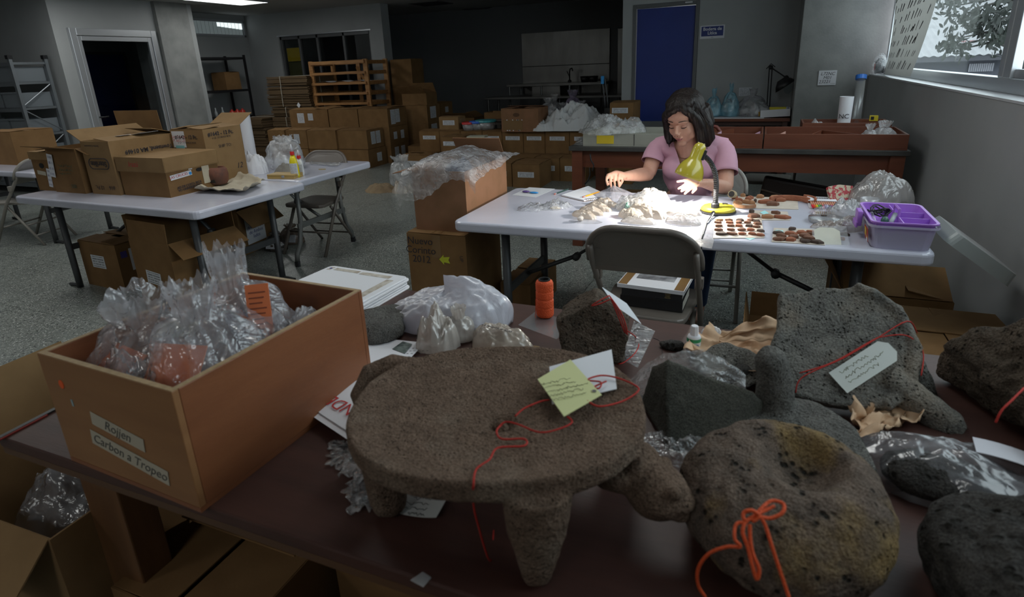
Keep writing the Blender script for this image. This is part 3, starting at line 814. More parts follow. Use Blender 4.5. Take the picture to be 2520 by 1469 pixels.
MB().box(-.06, -.05, .0, .06, .05, .0015).build('label', LABELW, b, M=T(.0, -.08, .39, ry=-8))

b = carton('tall brown shipping box printed SHIP TO behind the archive box', -4.13, -3.79, 3.15, 3.50, TZ, .405, m=CARD2,
           flaps=[('b', .17, 150), ('l', .16, 8), ('f', .16, 4), ('r', .16, 6)])
w, d = .34, .35
write(b, 'f', w, d, -.01, .35, '#1642 - 12 Pc.', .040, INK, bold=.001); write(b, 'f', w, d, -.01, .31, '6 QT. STORAGE BOX', .020)
write(b, 'r', w, d, -.02, .365, '#1642 - 12 Pc.', .040, INK, bold=.001); write(b, 'r', w, d, -.02, .335, '6 QT. STORAGE BOX', .018)
write(b, 'r', w, d, 0, .27, 'SHIP TO:', .032, INK); write(b, 'r', w, d, .1, .10, '12', .06, INK, shear=.3)
obj('label', label_mesh(.13, .12), LABELW, b, M=face_M('f', w, d) @ T(-.09, -.002, .335))
write(b, 'f', w, d, -.09, .34, 'Las Cruces\nP. 665 LA', .032, INKR, shear=.2)
obj('label', label_mesh(.09, .05), mat('teal_note', (.25, .55, .58), .7), b, M=face_M('f', w, d) @ T(-.09, -.003, .265))

b = carton('small brown file box with hand hole beside the box with raised flap', -5.08, -4.86, 2.68, 3.06, TZ, .285, m=CARD,
           flaps=[('f', .0, 0)] and [('l', .11, 4), ('r', .11, 4)])
w, d = .22, .38
MB().box(-.118, -.198, .235, .118, .198, .295).build('lid', CARD2, b, bevel=.002)
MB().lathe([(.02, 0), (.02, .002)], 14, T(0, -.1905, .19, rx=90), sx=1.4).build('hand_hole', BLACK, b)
obj('label', label_mesh(.045, .14), LHAND, b, M=face_M('f', w, d) @ T(.06, -.001, .10, ry=8))
obj('label', label_mesh(.10, .03), MASK, b, M=face_M('f', w, d) @ T(-.02, -.001, .135, ry=6))

b = carton('open brown box with its back flap standing upright', -4.84, -4.50, 2.66, 3.04, TZ, .325, m=CARD,
           flaps=[('f', .16, 168), ('r', .13, 200), ('l', .13, 188)])
w, d = .34, .38
obj('label', label_mesh(.06, .17), LHAND, b, M=face_M('f', w, d) @ T(-.13, -.01, .20, ry=8))
write(b, 'f', w, d, .06, .05, '500', .040, mat('ink_green', (.10, .13, .08), .8))
scribble(b, .2, 3, .03, MATS['ink_green'], face_M('f', w, d) @ T(.03, -.003, .20) @ T(rx=90), 5, .0012)

carton('brown box with a tall rear flap standing behind the file box', -5.0, -4.47, 3.08, 3.36, TZ, .31, m=CARD, flaps=[('b', .23, 85), ('l', .1, 20), ('r', .1, 20)])
carton('brown box alone on the far side white table', -7.4, -6.95, 3.55, 3.95, TZ, .33, m=CARD)

# --- under the white table (left)
b = carton('brown box under the white table with a note reading Tercer', -4.78, -4.30, 2.66, 3.02, 0, .36, m=CARD, top='weave', rz=-4)
w, d = .48, .36
obj('label', label_mesh(.17, .10), LPRINT, b, M=face_M('f', w, d) @ T(-.02, -.001, .21))
obj('label', label_mesh(.22, .17), LABELW, b, M=face_M('r', w, d) @ T(.02, -.001, .23))
write(b, 'r', w, d, .02, .23, 'D-S-\nTercer\nSala de\nStephan', .042, INKB, shear=.1)
obj('label', label_mesh(.045, .05), mat('purple_sticker', (.06, .045, .22), .6), b, M=face_M('r', w, d) @ T(-.13, -.001, .28))
b = carton('tall open brown box with torn front flap under the white table', -3.86, -3.42, 2.46, 2.96, 0, .50, m=CARD, rz=-6,
           flaps=[('f', .13, 86), ('l', .16, 100), ('b', .14, 88), ('r', .16, 215)])
w, d = .44, .50
obj('label', label_mesh(.16, .09), LPRINT, b, M=face_M('f', w, d) @ T(-.02, -.001, .24, ry=4))
b = carton('open brown box with a pencilled note under the far white table', -4.62, -4.14, 3.55, 4.0, 0, .40, m=CARD, rz=8,
           flaps=[('r', .2, 225), ('l', .2, 100), ('b', .2, 80), ('f', .17, 35)])
w, d = .48, .45
obj('label', label_mesh(.25, .24), LABELW, b, M=face_M('r', w, d) @ T(-.02, -.001, .20))
write(b, 'r', w, d, -.02, .20, 'D.R.\nPrimer Piso\nde Ambos\nlados', .045, INKB, shear=.15)
obj('label', label_mesh(.05, .04), MATS['purple_sticker'], b, M=face_M('r', w, d) @ T(.10, -.001, .36))

# --- beside the work table
b = carton('big brown box marked Nuevo Corinto 2012 beside the work table', -1.86, -1.475, 2.78, 3.25, 0, .60, m=CARD,
           flaps=[('f', .16, 1), ('b', .16, 1), ('l', .2, 2), ('r', .2, 2)], tape=True)
w, d = .385, .47
write(b, 'f', w, d, -.105, .50, 'Nuevo\nCorinto\n2012', .062, INK, shear=.05)
ar = MB().prism([(-.035, 0), (-.005, .03), (-.005, .015), (.035, .02), (.025, 0), (.035, -.02), (-.005, -.015), (-.005, -.03)], 0, .001, T(.05, -.237, .455, rx=90))
ar.build('arrow_sticker', mat('lime_sticker', (.52, .55, .03), .6), b)
write(b, 'f', w, d, .16, .47, 'UP', .03, INK, rot=90)
b = carton('open reddish box standing on the Nuevo Corinto box under plastic wrap', -1.825, -1.485, 2.84, 3.42, .607, .35, m=CARD3, flaps=[('l', .14, 190), ('b', .14, 60)])
UPB = b
carton('small brown box on the floor beneath the end of the work table', -1.42, -1.22, 3.10, 3.6, 0, .22, m=CARD, top='weave')
b = carton('long open brown carton on the floor by the wall under the work table', .42, .86, 2.95, 3.55, 0, .42, m=CARD, flaps=[('f', .22, 25), ('l', .2, 120), ('r', .18, 12), ('b', .2, 60)])
carton('brown carton lying against the wall in front of the work table end', .50, 1.0, 2.20, 2.90, 0, .40, m=CARD, rz=0, top='shut')
carton('open brown box on the floor under the work table behind the kraft paper', .02, .40, 2.45, 2.85, 0, .30, m=CARD, flaps=[('f', .12, 95), ('l', .12, 100), ('r', .14, 110), ('b', .15, 70)])

# --- under the front table
b = carton('open brown box with a bag inside at the corner of the front table', -1.98, -1.42, .55, 1.05, 0, .52, m=CARD2, flaps=[('f', .17, 222), ('b', .2, 100), ('l', .2, 120)], rz=2)
w, d = .56, .50
obj('label', label_mesh(.26, .10), mat('lilac_paper', (.30, .30, .42), .7), b, M=face_M('f', w, d) @ T(.05, -.06, .40))
write(b, 'f', w, d, .05, .405, 'D 2 - 2\nSegunda  Planta', .038, INKB, shear=.1).matrix_local.translation.y -= .062
carton('brown box under the front table beside the table leg', -1.36, -.96, .62, 1.0, 0, .34, m=CARD, flaps=[('r', .19, 3), ('b', .18, 12), ('l', .19, 3)])
carton('large shut brown box under the middle of the front table', -.92, -.45, .90, 1.4, 0, .36, m=CARD)
t = thing('plywood_board', 'pale plywood board leaning on the floor under the front table', 'board', (-.60, .42, 0))
MB().box(-.36, -.16, .30, .26, .22, .315).build('panel', PLYL, t, M=T(0, 0, 0, rx=-8))
MB().box(-.33, -.1, 0, .22, .18, .285).build('crate_body', CARD, t)

# --- stacks at the back
ORD = ['first', 'second', 'third', 'fourth', 'fifth', 'sixth', 'seventh', 'eighth', 'ninth']
TIER = ['bottom', 'middle', 'top']
def stack_labels(k):
    return [[('r', -.11, .17, .12, .17, LFORM), ('r', .09, .17, .12, .17, LFORM)], [('r', -.12, .15, .10, .12, LFORM), ('r', .10, .15, .10, .14, LFORM)],
            [('r', -.14, .16, .13, .24, LFORM), ('r', .0, .17, .13, .22, LFORM)]][k % 3]
def f_labels(k):
    return [[('f', -.18, .16, .15, .17, LFORM), ('f', .04, .18, .11, .12, LFORM)], [('f', .0, .16, .12, .16, LFORM)], [], []][k % 4]
XA = [-5.85, -6.46, -7.08, -7.55, -7.95]
for i in range(4):
    for k in range(2):
        j = rnd.uniform(-.012, .012)
        lb = ([[('r', -.06, .17, .12, .20, LFORM), ('r', .08, .17, .12, .20, LFORM)], [('r', .05, .15, .13, .14, LFORM)]][1 - k] if i == 0 else []) + (f_labels(i - 1 if i > 1 else 3) if i > 1 else [])
        carton('%s carton from the aisle in the front row of the big stack, %s tier' % (ORD[i], ('lower', 'upper')[k]), XA[i + 1] + .012 + j, XA[i] - .012 + j, 7.90 - 2 * j, 8.38, k * .302, .30, top='weave' if k else 'none', labels=lb, group='cartons stacked by the wooden rack')
XB = [-5.76, -6.38, -7.02, -7.9]
for i in range(3):
    for k in range(3):
        j = rnd.uniform(-.012, .012)
        carton('%s carton from the aisle in the rear row of the big stack, %s tier' % (ORD[i], TIER[k]), XB[i + 1] + .014 + j, XB[i] - .014 + j, 8.42 + abs(j), 9.0, k * .302, .30, top='weave' if k == 2 else 'none', labels=stack_labels(k) if i == 0 else f_labels(0 if i == 2 else 3), group='cartons stacked by the wooden rack')
for k in range(3):
    carton('carton of the single column past the big stack, %s tier' % TIER[k], -5.98, -5.44, 9.15, 9.6, k * .302, .30, top='weave' if k == 2 else 'none', labels=[('r', -.02, .17, .2, .2, LFORM)] if k else [], group='cartons in the column past the stack')
for k in range(3):
    carton('dark carton of the rearmost column beside the far wall, %s tier' % TIER[k], -6.0, -5.5, 9.75, 10.2, k * .302, .30, top='weave' if k == 2 else 'none', labels=[('r', 0, .17, .12, .10, LFORM)], group='cartons in the rearmost column')
carton('low lone carton standing at the foot of the carton column', -5.52, -5.08, 8.55, 8.95, 0, .27, top='weave', labels=[('r', 0, .14, .16, .2, LFORM)])
# top clutter on the stack
carton('crushed open brown carton lying on top of the carton column', -5.95, -5.45, 9.18, 9.55, .906, .20, top='weave', flaps=[('f', .2, 140), ('b', .2, 60), ('l', .2, 40), ('r', .2, 20)])
carton('tall dark brown carton standing behind the wooden rack', -6.62, -6.16, 9.92, 10.35, 0, 1.70)
carton('open dark carton at the far end of the rearmost column', -5.45, -4.9, 9.9, 10.35, 0, .62, flaps=[('f', .2, 150), ('r', .2, 30)])

LB = [('f', 0, .21, .22, .055, LPRINT)]
LB2 = [('f', 0, .17, .22, .07, LPRINT)]
# lower row, in front
xs = [-4.25, -3.88, -3.52, -3.16, -2.80, -2.44, -2.08]
G = 'labelled cartons in rows behind the work table'
for i in range(len(xs) - 1):
    carton('%s carton from the aisle in the lower labelled row, under the bench end' % ORD[i] if i > 3 else '%s carton from the aisle in the lower labelled row' % ORD[i], xs[i] + .004, xs[i + 1] - .004, 7.42, 7.84, 0, .298, top='weave', labels=LB2, group=G)
carton('nearest labelled carton standing out before the lower row', -2.915, -2.545, 6.90, 7.38, 0, .298, top='weave', labels=LB2, group=G, rz=1)
carton('labelled carton half hidden by the wrapped box, left of the nearest one', -3.30, -2.935, 6.93, 7.40, 0, .298, top='weave', labels=LB2, group=G)
carton('labelled carton standing alone at the aisle end of the rows', -4.93, -4.45, 7.42, 7.8, 0, .30, top='weave', labels=[('f', 0, .17, .38, .10, LPRINT)], group=G)
xu = [-4.86, -4.50, -4.14, -3.78, -3.46, -3.13, -2.80, -2.44, -2.08, -1.74]
for i in range(len(xu) - 1):
    carton('carton hidden beneath the %s carton of the upper labelled row' % ORD[i], xu[i] + .004, xu[i + 1] - .004, 7.87, 8.26, 0, .298, top='none', group=G)
    carton('%s carton from the aisle in the upper labelled row' % ORD[i], xu[i] + .004, xu[i + 1] - .004, 7.87, 8.26, .30, .30, top='weave', labels=LB, group=G)
carton('labelled carton set forward on the lower row near the aisle', -4.23, -3.87, 7.44, 7.84, .30, .27, top='weave', labels=[('f', 0, .18, .3, .06, LPRINT)], group=G)
carton('pale carton with cream box on it, set forward on the lower row', -3.86, -3.54, 7.44, 7.80, .30, .15, m=CARD2, top='shut', labels=[('f', .05, .08, .14, .08, LPRINT)])
t = thing('cream_box', 'small cream cardboard box on the pale carton', 'box', (-3.72, 7.58, .462), 10)
MB().box(-.13, -.09, 0, .13, .09, .11).build('box_body', mat('cream_card', (.50, .49, .38), .8), t, bevel=.002)
MB().box(-.132, -.092, .075, .132, .092, .115).build('lid', MATS['cream_card'], t, bevel=.002)
t = thing('loose_card', 'white card leaning on the small cream box', 'card', (-3.55, 7.52, .462), 0)
MB().box(-.06, 0, 0, .06, .002, .10).build('card', WHITE, t, M=T(rx=-15, rz=20))
carton('small pale printed carton on top of the upper labelled row', -4.55, -4.22, 7.98, 8.22, .61, .19, m=CARD2, top='weave', labels=[('f', 0, .11, .2, .07, LPRINT), ('r', 0, .10, .12, .12, printed('box_print', (.26, .17, .09), (.05, .03, .02), 6, .5, 8))])
b = carton('brown carton with torn tape standing on the upper labelled row', -3.42, -2.86, 7.78, 8.2, .61, .32, m=CARD3, flaps=[('l', .2, 4), ('r', .2, 4), ('b', .2, 6)], labels=[('r', 0, .12, .2, .05, MATS['box_print'])])
MB().box(-.26, -.2125, .02, .04, -.2105, .17).build('tape', TAPE, b)
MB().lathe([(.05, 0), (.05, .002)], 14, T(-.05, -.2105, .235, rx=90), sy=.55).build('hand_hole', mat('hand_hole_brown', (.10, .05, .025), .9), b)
for k in range(14):
    u = rnd.uniform(-.26, .04); zz = .02 if k % 2 else .165
    MB().box(u - .008, -.2132, zz - .006, u + .008, -.2126, zz + .006).build('torn_paper', WHITE, b)
t_ = carton('labelled carton on top of the others behind the grey tray', -1.762, -1.47, 7.40, 7.86, .70, .31, m=CARD, top='weave', labels=[('f', -.02, .22, .2, .065, LPRINT)])
carton('brown carton beneath the labelled carton behind the grey tray', -1.765, -1.46, 7.38, 7.86, .348, .345, m=CARD, top='shut')
carton('brown carton at the foot of the pile behind the grey tray', -1.765, -1.46, 7.38, 7.86, 0, .345, m=CARD, top='none')
# low cartons lying on the floor under the bench
carton('brown carton on the floor under the workbench with printed label', -1.26, -.86, 5.6, 6.1, 0, .20, labels=[('f', -.05, .14, .2, .06, LPRINT)])
carton('brown carton under the sorting tray bench beside the wall', .15, .62, 4.85, 5.35, 0, .40, m=CARD3)
carton('flat brown carton on the floor beneath the bench and pale board', -.45, -.05, 5.05, 5.45, 0, .34, m=CARD2)
# ================================================================== things at the back of the room
def bag_mesh(w, d, h, seed, neck=.70, nr=.22, tuft=.45, crease=.22, n=56, rings=34, lean=(0, 0), flat=.0):
    rs = random.Random(seed); ox = rs.uniform(0, 50)
    def fn(u, v):
        a = 2 * math.pi * u
        if v < .12: r = math.sin(v / .12 * math.pi / 2) * .9; z = 0.02 * h * (v / .12) ** 3
        elif v < .75:
            q = (v - .12) / .63
            r = (.9 + .12 * math.sin(q * math.pi)) * (1 - q) ** .5 + nr * q if q < 1 else nr
            z = h * (.02 + neck * (q ** 1.15) * .98)
        else:
            q = (v - .75) / .25
            r = nr * .8 + (tuft - nr * .8) * q ** .8; z = h * (neck + (1 - neck) * q)
        k = crease * (.25 + .75 * min(1, max(0, (v - .1) / .6)))
        c, s = math.cos(a), math.sin(a)
        r *= 1 + k * (1.1 * noise.noise(Vector((c * 1.8 + ox, s * 1.8, v * 4))) + .7 * noise.noise(Vector((c * 4.5 + ox, s * 4.5, v * 7 + 9))) + .45 * abs(noise.noise(Vector((c * 9 + ox, s * 9, v * 12)))))
        zz = z + h * .07 * noise.noise(Vector((c * 2.5 + ox, s * 2.5, 5 + v * 3))) * (v > .12) + h * .05 * noise.noise(Vector((c * 7 + ox, s * 7, 5 + v * 4))) * (v > .8)
        return (r * c * w / 2 + lean[0] * z, r * s * d / 2 + lean[1] * z, max(zz, 0.0))
    return MB().grid(fn, n, rings, closed=True).mesh('bag', True)
def bag(label, loc, w, d, h, seed, m, rz=0, cat='bag', name='plastic_bag', group=None, **k):
    o = obj(name, bag_mesh(w, d, h, seed, **k), m); o.location = loc; o.rotation_euler = (0, 0, R(rz))
    return tag(o, label, cat, group)
def heap_mesh(w, d, h, seed, n=44, rough=.5, freq=3.0, power=1.0, ragged=.18):
    """crumpled film or cloth lying in a heap: closed over the surface below"""
    ox = seed * 3.17
    def fn(u, v):
        a = 2 * math.pi * u; c, s = math.cos(a), math.sin(a)
        r = v * (1 + ragged * noise.noise(Vector((c * 1.6 + ox, s * 1.6, 3))) + ragged * .6 * noise.noise(Vector((c * 5 + ox, s * 5, 7))))
        x, y = r * c, r * s
        b = max(0, 1 - v ** 2.2) ** power
        f1 = noise.noise(Vector((x * freq + ox, y * freq, 1))); f2 = abs(noise.noise(Vector((x * freq * 2.3 + ox, y * freq * 2.3, 4))))
        z = h * b * (1 + rough * (.75 * f1 - .55 * f2)) + h * .06 * rough * noise.noise(Vector((x * freq * 5 + ox, y * freq * 5, 2))) * (v < .98)
        return (x * w / 2, y * d / 2, max(.001, z))
    return MB().grid(fn, n, max(10, n // 2), closed=True).mesh('heap', True)
def heap(name, label, cat, loc, w, d, h, seed, m, rz=0, group=None, **k):
    o = obj(name, heap_mesh(w, d, h, seed, **k), m); o.location = loc; o.rotation_euler = (0, 0, R(rz))
    return tag(o, label, cat, group)

# --- steel shelving with plastic bins, far side
RACKM = mat('rack_grey_metal', (.22, .24, .26), .4, metal=.6)
rk = thing('metal_shelving', 'slotted grey metal shelving with plastic bins beside the glass door', 'shelving', (-10.9, 5.27, 0))
for x in (-1.5, 0, 1.5):
    for y in (-.22, .22):
        MB().box(x - .025, y - .02, 0, x + .025, y + .02, 1.86).build('upright', RACKM, rk)
for y in (-.22, .22): MB().box(1.47, y - .03, 1.86, 1.53, y + .03, 1.91).build('end_cap', BLACK, rk)
RZ = [.16, .50, .86, 1.22, 1.56]
for z in RZ + [1.82]:
    MB().box(-1.5, -.235, z - .05, 1.5, -.215, z).build('beam', RACKM, rk)
    MB().box(1.49, -.22, z - .03, 1.51, .22, z).build('rung', RACKM, rk)
for z in RZ: MB().box(-1.48, -.21, z - .012, 1.48, .21, z - .002).build('shelf_board', RACKM, rk)
for i in range(4): MB().tube([(1.5, -.2 if i % 2 else .2, RZ[i] + .03), (1.5, .2 if i % 2 else -.2, RZ[i + 1] - .04)], .008, 6).build('diagonal_brace', RACKM, rk)
BINM = mat('bin_plastic', (.17, .19, .21), .4)
binm = MB().box(-.2, -.2, 0, .2, .2, .006).box(-.2, -.2, 0, .2, -.194, .20).box(-.2, .194, 0, .2, .2, .2).box(-.2, -.19, 0, -.194, .19, .2).box(.194, -.19, 0, .2, .19, .2).mesh('bin')
liprim = MB().box(-.21, -.215, .19, .21, -.195, .215).mesh('bin_rim')
for i, z in enumerate(RZ):
    for k in range(4):
        t = thing('storage_bin', 'grey plastic bin, %s from the ladder end on the %s shelf up' % (ORD[k], ORD[i]), 'bin', (-9.65 - .44 * k, 5.28, z), 0, 'plastic bins on the metal shelving')
        obj('bin_body', binm, BINM, t); obj('rim', liprim, BINM, t)

# --- black open shelf in the recess
p = at(580, 300, X=-9.55)
bs = thing('black_shelf', 'black metal open shelf in the recess behind the column', 'shelving', (-9.75, 8.62, 0))
for x in (-.25, .25):
    for y in (-.55, .55): MB().box(x - .018, y - .018, 0, x + .018, y + .018, 1.92).build('upright', BLACK, bs)
for z in (.35, .78, 1.28, 1.88): MB().box(-.26, -.56, z - .04, .26, .56, z).build('shelf_board', BLACK, bs)
t = carton('brown carton on the upper level of the black shelf', -9.95, -9.6, 8.72, 9.08, 1.283, .32, top='shut')
for k, (dy, c) in enumerate(((.12, (.5, .04, .03)), (.25, (.45, .05, .04)), (.38, (.5, .03, .03)))):
    o = tag(MB().lathe([(.05, 0), (.055, .03), (.05, .09), (.02, .11), (.02, .13)], 14).build('red_jar', mat('red_plastic', (.5, .035, .025), .35), smooth=True), '%s red plastic jar from the column on the black shelf' % ORD[k], 'jar', 'red jars on the black shelf')
    o.location = (-9.6, 8.62 + dy, .783)
for k, dy in enumerate((-.42, -.26, -.1)):
    o = tag(MB().lathe([(.028, 0), (.03, .1), (.012, .14), (.012, .19)], 12).build('lab_bottle', mat('grey_glassware', (.35, .37, .38), .2), smooth=True), '%s grey bottle from the column on the black shelf' % ORD[k], 'bottle', 'grey bottles on the black shelf')
    o.location = (-9.6, 8.62 + dy, .783)

# --- tied bundles of flattened cartons
BND = mat('flat_cardboard', (.135, .085, .042), .9, col2=(.10, .062, .03), vs=30, stretch=(1, 1, 12))
STR = mat('white_string', (.5, .47, .40), .9)
shm = MB().box(-.5, -.42, 0, .5, .42, .017).mesh('sheet')
def bundle(label, x, y, z, rz, s=1.0):
    t = thing('cardboard_bundle', label, 'cardboard', (x, y, z), rz, 'tied bundles of flattened cartons')
    for k in range(9):
        o = obj('sheet', shm, BND, t); o.location = (rnd.uniform(-.02, .02), rnd.uniform(-.02, .02), .002 + k * .0195); o.scale = (s, 1, 1)
    MB().box(-.12, -.47, 0, -.112, -.46, .178).box(.512 * s, -.1, 0, .52 * s, -.09, .178).box(-.12, -.47, .176, -.112, .44, .182).box(-.5 * s, -.1, .178, .52 * s, -.09, .184).build('string', STR, t)
for k in range(8):
    bundle('%s bundle from the floor in the tall stack of flattened cartons' % ORD[k], -8.36 + rnd.uniform(-.03, .03), 9.42, k * .187, rnd.uniform(-2, 2))
for k in range(4):
    bundle('%s bundle from the floor in the low stack of flattened cartons' % ORD[k], -9.3, 9.2, k * .187, rnd.uniform(-3, 3), .8)
t = thing('paper_tag', 'small white paper tag tied to the tall cardboard bundles', 'tag', at(735, 259, Y=8.98))
MB().prism([(-.045, 0), (0, .055), (.045, 0), (0, -.055)], 0, .002).build('tag', LHAND, t, M=T(rx=90))

# --- pine rack
def pine_rack():
    t = thing('wooden_rack', 'open pine drying rack standing behind the carton stack', 'rack', (-7.22, 9.12, 0))
    W, D, H = 1.22, .62, 1.73
    for x in (-W / 2, W / 2):
        for y in (0, D): MB().box(x - .045, y - .02, 0, x + .045, y + .02, H).build('post', PINE, t, bevel=.002)
    for z in (.30, .62, .97, 1.15, 1.33, 1.51, H - .04):
        MB().box(-W / 2, -.045, z - .03, W / 2, -.021, z + .03 if z > 1.6 else z + .012).build('rail', PINE, t, bevel=.002)
        MB().box(-W / 2 + .03, D + .021, z - .03, W / 2, D + .045, z + .02).build('rail', PINE, t, bevel=.002)
        MB().box(W / 2 - .012, .02, z - .045, W / 2 + .012, D - .02, z + .02).build('side_rail', PINE, t, bevel=.002)
        MB().box(-W / 2 - .012, .02, z - .045, -W / 2 + .012, D - .02, z + .02).build('side_rail', PINE, t, bevel=.002)
    MB().box(-.04, D - .03, .9, .04, D - .005, H).build('back_post', PINE, t)
    MB().tube([(-.02, D - .04, 1.6), (.28, D - .04, 1.1)], .03, 4).build('back_brace', PINE, t)
    sh = tag(MB().grid(lambda u, v: (-.55 + 1.1 * u, .0 + .55 * v, .006 + .018 * math.sin(u * 9 + v * 2) ** 2), 24, 6).build('paper_sheet', WHITE), 'white paper sheets lying on a slat of the pine rack', 'paper')
    sh.location = (-7.22, 9.10, 1.345)
pine_rack()

# --- steel sink corner by the far wall
st = thing('steel_backsplash', 'tall brushed steel backsplash on the dark far wall', 'backsplash', (-3.75, 12.395, 0))
sa, sb, sm = at(1283, 83, Y=12.37), at(1501, 72, Y=12.37), at(1400, 160, Y=12.37)
X0s, X1s = sa.x + 3.75, sb.x + 3.75
MB().box(X0s, -.03, .9, X1s, 0, sm.z - .004).build('panel', STEEL, st, bevel=.003)
MB().box(X0s, -.03, sm.z + .004, X1s, 0, sa.z).build('panel', STEEL, st, bevel=.003)
t = thing('steel_cabinet', 'narrow upright steel cabinet beside the backsplash', 'cabinet', (-2.38, 12.15, 0))
MB().box(-.33, -.2, .0, .33, .2, 2.12).build('cabinet_body', STEEL, t, bevel=.01)
MB().box(-.32, -.215, .06, .32, -.2, 2.11).build('door', STEEL, t, bevel=.006)
t = thing('sink_counter', 'steel sink counter under the backsplash', 'counter', (-3.9, 11.95, 0))
ca = at(1255, 208, Y=11.6)
MB().box(-1.05, -.35, ca.z - .05, 1.0, .40, ca.z).build('counter_top', STEEL, t, bevel=.004)
for x in (-1.0, -.3, .3, .95):
    for y in (-.3, .33): MB().tube([(x, y, 0), (x, y, ca.z - .05)], .02, 8).build('leg', STEEL, t)
MB().box(-.5, -.3, ca.z - .3, .1, .3, ca.z - .05).build('basin', STEEL, t)
fz = ca.z
t = thing('faucet', 'tall dark swan-neck faucet on the sink counter', 'faucet', (-3.72, 12.05, fz))
MB().tube([(0, 0, 0), (0, 0, .2), (.02, -.02, .26), (.07, -.06, .27), (.09, -.08, .22)], .014, 8).build('spout', BLACK, t, smooth=True)
MB().lathe([(.04, 0), (.04, .03), (.018, .05)], 12).build('base', BLACK, t)
MB().tube([(0, 0, .1), (-.06, 0, .22)], .009, 6).build('lever', BLACK, t)
for k, x in enumerate((-3.35, -3.18)):
    o = tag(MB().lathe([(.08, 0), (.1, .11), (.095, .11), (.075, .01)], 16).build('dark_pot', BLACK, smooth=True), ('dark pot nearer the faucet on the sink counter', 'dark pot farther from the faucet on the sink counter')[k], 'pot', 'dark pots by the sink'); o.location = (x, 11.9, fz)
# steel prep table
t = thing('steel_table', 'long steel table with a shelf in front of the sink', 'table', (-3.7, 11.0, 0))
ma, mb_ = at(1202, 239, z=.93), at(1529, 232, z=.93)
W0, W1 = ma.x + 3.7, mb_.x + 3.7
MB().box(W0, -.25, .89, W1 + .6, .35, .93).build('table_top', STEEL, t, bevel=.004)
for x in (W0 + .06, 0, W1):
    for y in (-.2, .3): MB().tube([(x, y, 0), (x, y, .89)], .022, 8).build('leg', STEEL, t)
MB().box(W0 + .06, -.2, .30, W1, .3, .32).build('shelf_board', STEEL, t)
# low dark wood table with bags
lt = wood_table('low dark wooden table loaded with clear sample bags', -4.35, -2.35, 9.15, 9.75, .66, mat('dark_brown_wood', (.06, .045, .035), .6), MATS['dark_brown_wood'], .08, .06, 'low_table')
t = thing('cardboard_tray', 'shallow brown cardboard tray at the end of the low table', 'tray', (-4.05, 9.35, .66))
MB().box(-.3, -.18, 0, .3, .18, .004).box(-.3, -.18, 0, .3, -.175, .11).box(-.3, .175, 0, .3, .18, .11).box(-.3, -.18, 0, -.295, .18, .11).box(.295, -.18, 0, .3, .18, .11).build('tray_body', CARD, t)
FILMP = film('violet_film', (.50, .43, .62), .55, bs=14)
FILMB = film('blue_film', (.28, .58, .72), .75, bs=14)
FILMG = film('grey_film', (.42, .42, .45), .72, bs=16)
sb_ = [(1348, 262, .34, .3, .30, FILM2, 'clear sample bag at the tray end of the low table'), (1385, 262, .30, .3, .22, FILM2, 'flattened clear bag of sherds on the low table'), (1410, 255, .40, .35, .42, FILMP, 'tall violet plastic bag standing on the low table'),
       (1432, 262, .3, .28, .25, FILM2, 'clear bag between the violet bag and the white cloth'), (1365, 248, .26, .25, .36, FILM, 'tied clear bag rising behind the sample bags'), (1400, 268, .25, .22, .18, FILM2, 'low clear bag of pinkish sherds at the table edge')]
for k, (px, py, w, d, h, m, lab) in enumerate(sb_):
    q = at(px, py + 6, z=.66)
    y = min(max(q.y, 9.25), 9.65); q = at(px, py + 6, Y=y)
    bag(lab, (q.x, y, .661), w, d, h, 40 + k, m, group='sample bags on the low table')
for k in range(8):
    q = at(1350 + k * 12, 270, Y=9.3)
    o = tag(obj('sherd_lump', heap_mesh(.10, .08, .05, 60 + k, 16), mat('sherd_brown', (.16, .09, .055), .9)), 'brown sherd lying among the clear bags on the low table', 'sherd', 'sherds on the low table'); o.location = (q.x, 9.22, .661)
# crumpled white cloth on the cartons and the black magnifier lamp
CLOTH = mat('white_cloth', (.62, .63, .64), .85, bump=.1, bs=20)
heap('white_cloth', 'crumpled white cloth heaped on the labelled cartons', 'cloth', (-2.40, 8.02, .62), .85, .5, .32, 5, CLOTH, freq=2.2, rough=.9, n=90, power=.33)
heap('white_cloth', 'smaller fold of white cloth spilling toward the torn-tape carton', 'cloth', (-2.80, 7.98, .62), .55, .45, .14, 9, CLOTH, freq=2.6, rough=.9, n=70, power=.4)
def magnifier(label, base, head, elbow, mirror=1):
    t = thing('magnifier_lamp', label, 'lamp', base)
    b = Vector(base); h_ = Vector(head) - b; e = Vector(elbow) - b
    MB().lathe([(.03, 0), (.03, .06), (.015, .08)], 12).build('base', BLACK, t)
    for off in (-.016, .016):
        MB().tube([(off, 0, .05), (e.x + off, e.y, e.z)], .008, 6).build('arm', BLACK, t)
        MB().tube([(e.x, e.y + off, e.z), (h_.x, h_.y + off, h_.z + .1)], .008, 6).build('arm', BLACK, t)
    MB().ball(tuple(e), .028, 10).build('joint', BLACK, t)
    MB().ball((h_.x, h_.y, h_.z + .1), .03, 10).build('joint', BLACK, t)
    return t, h_
mp = at(1476, 300, Y=7.5); me_ = at(1465, 240, Y=7.55); mt_ = at(1455, 192, Y=7.6)
t = thing('magnifier_lamp', 'black magnifier lamp with upright arm before the white cloth', 'lamp', (mp.x, 7.95, .612))
zz = me_.z - .60
MB().lathe([(.13, 0), (.155, .05), (.15, .14), (.10, .165)], 20, T(.03, -.1, .02, rx=72)).build('lamp_head', BLACK, t, smooth=True)
for k in range(9): MB().box(-.09 + k * .03, -.235, .05, -.078 + k * .03, -.225, .10).build('vent_slot', mat('vent_black', (.003, .003, .003), .9), t)
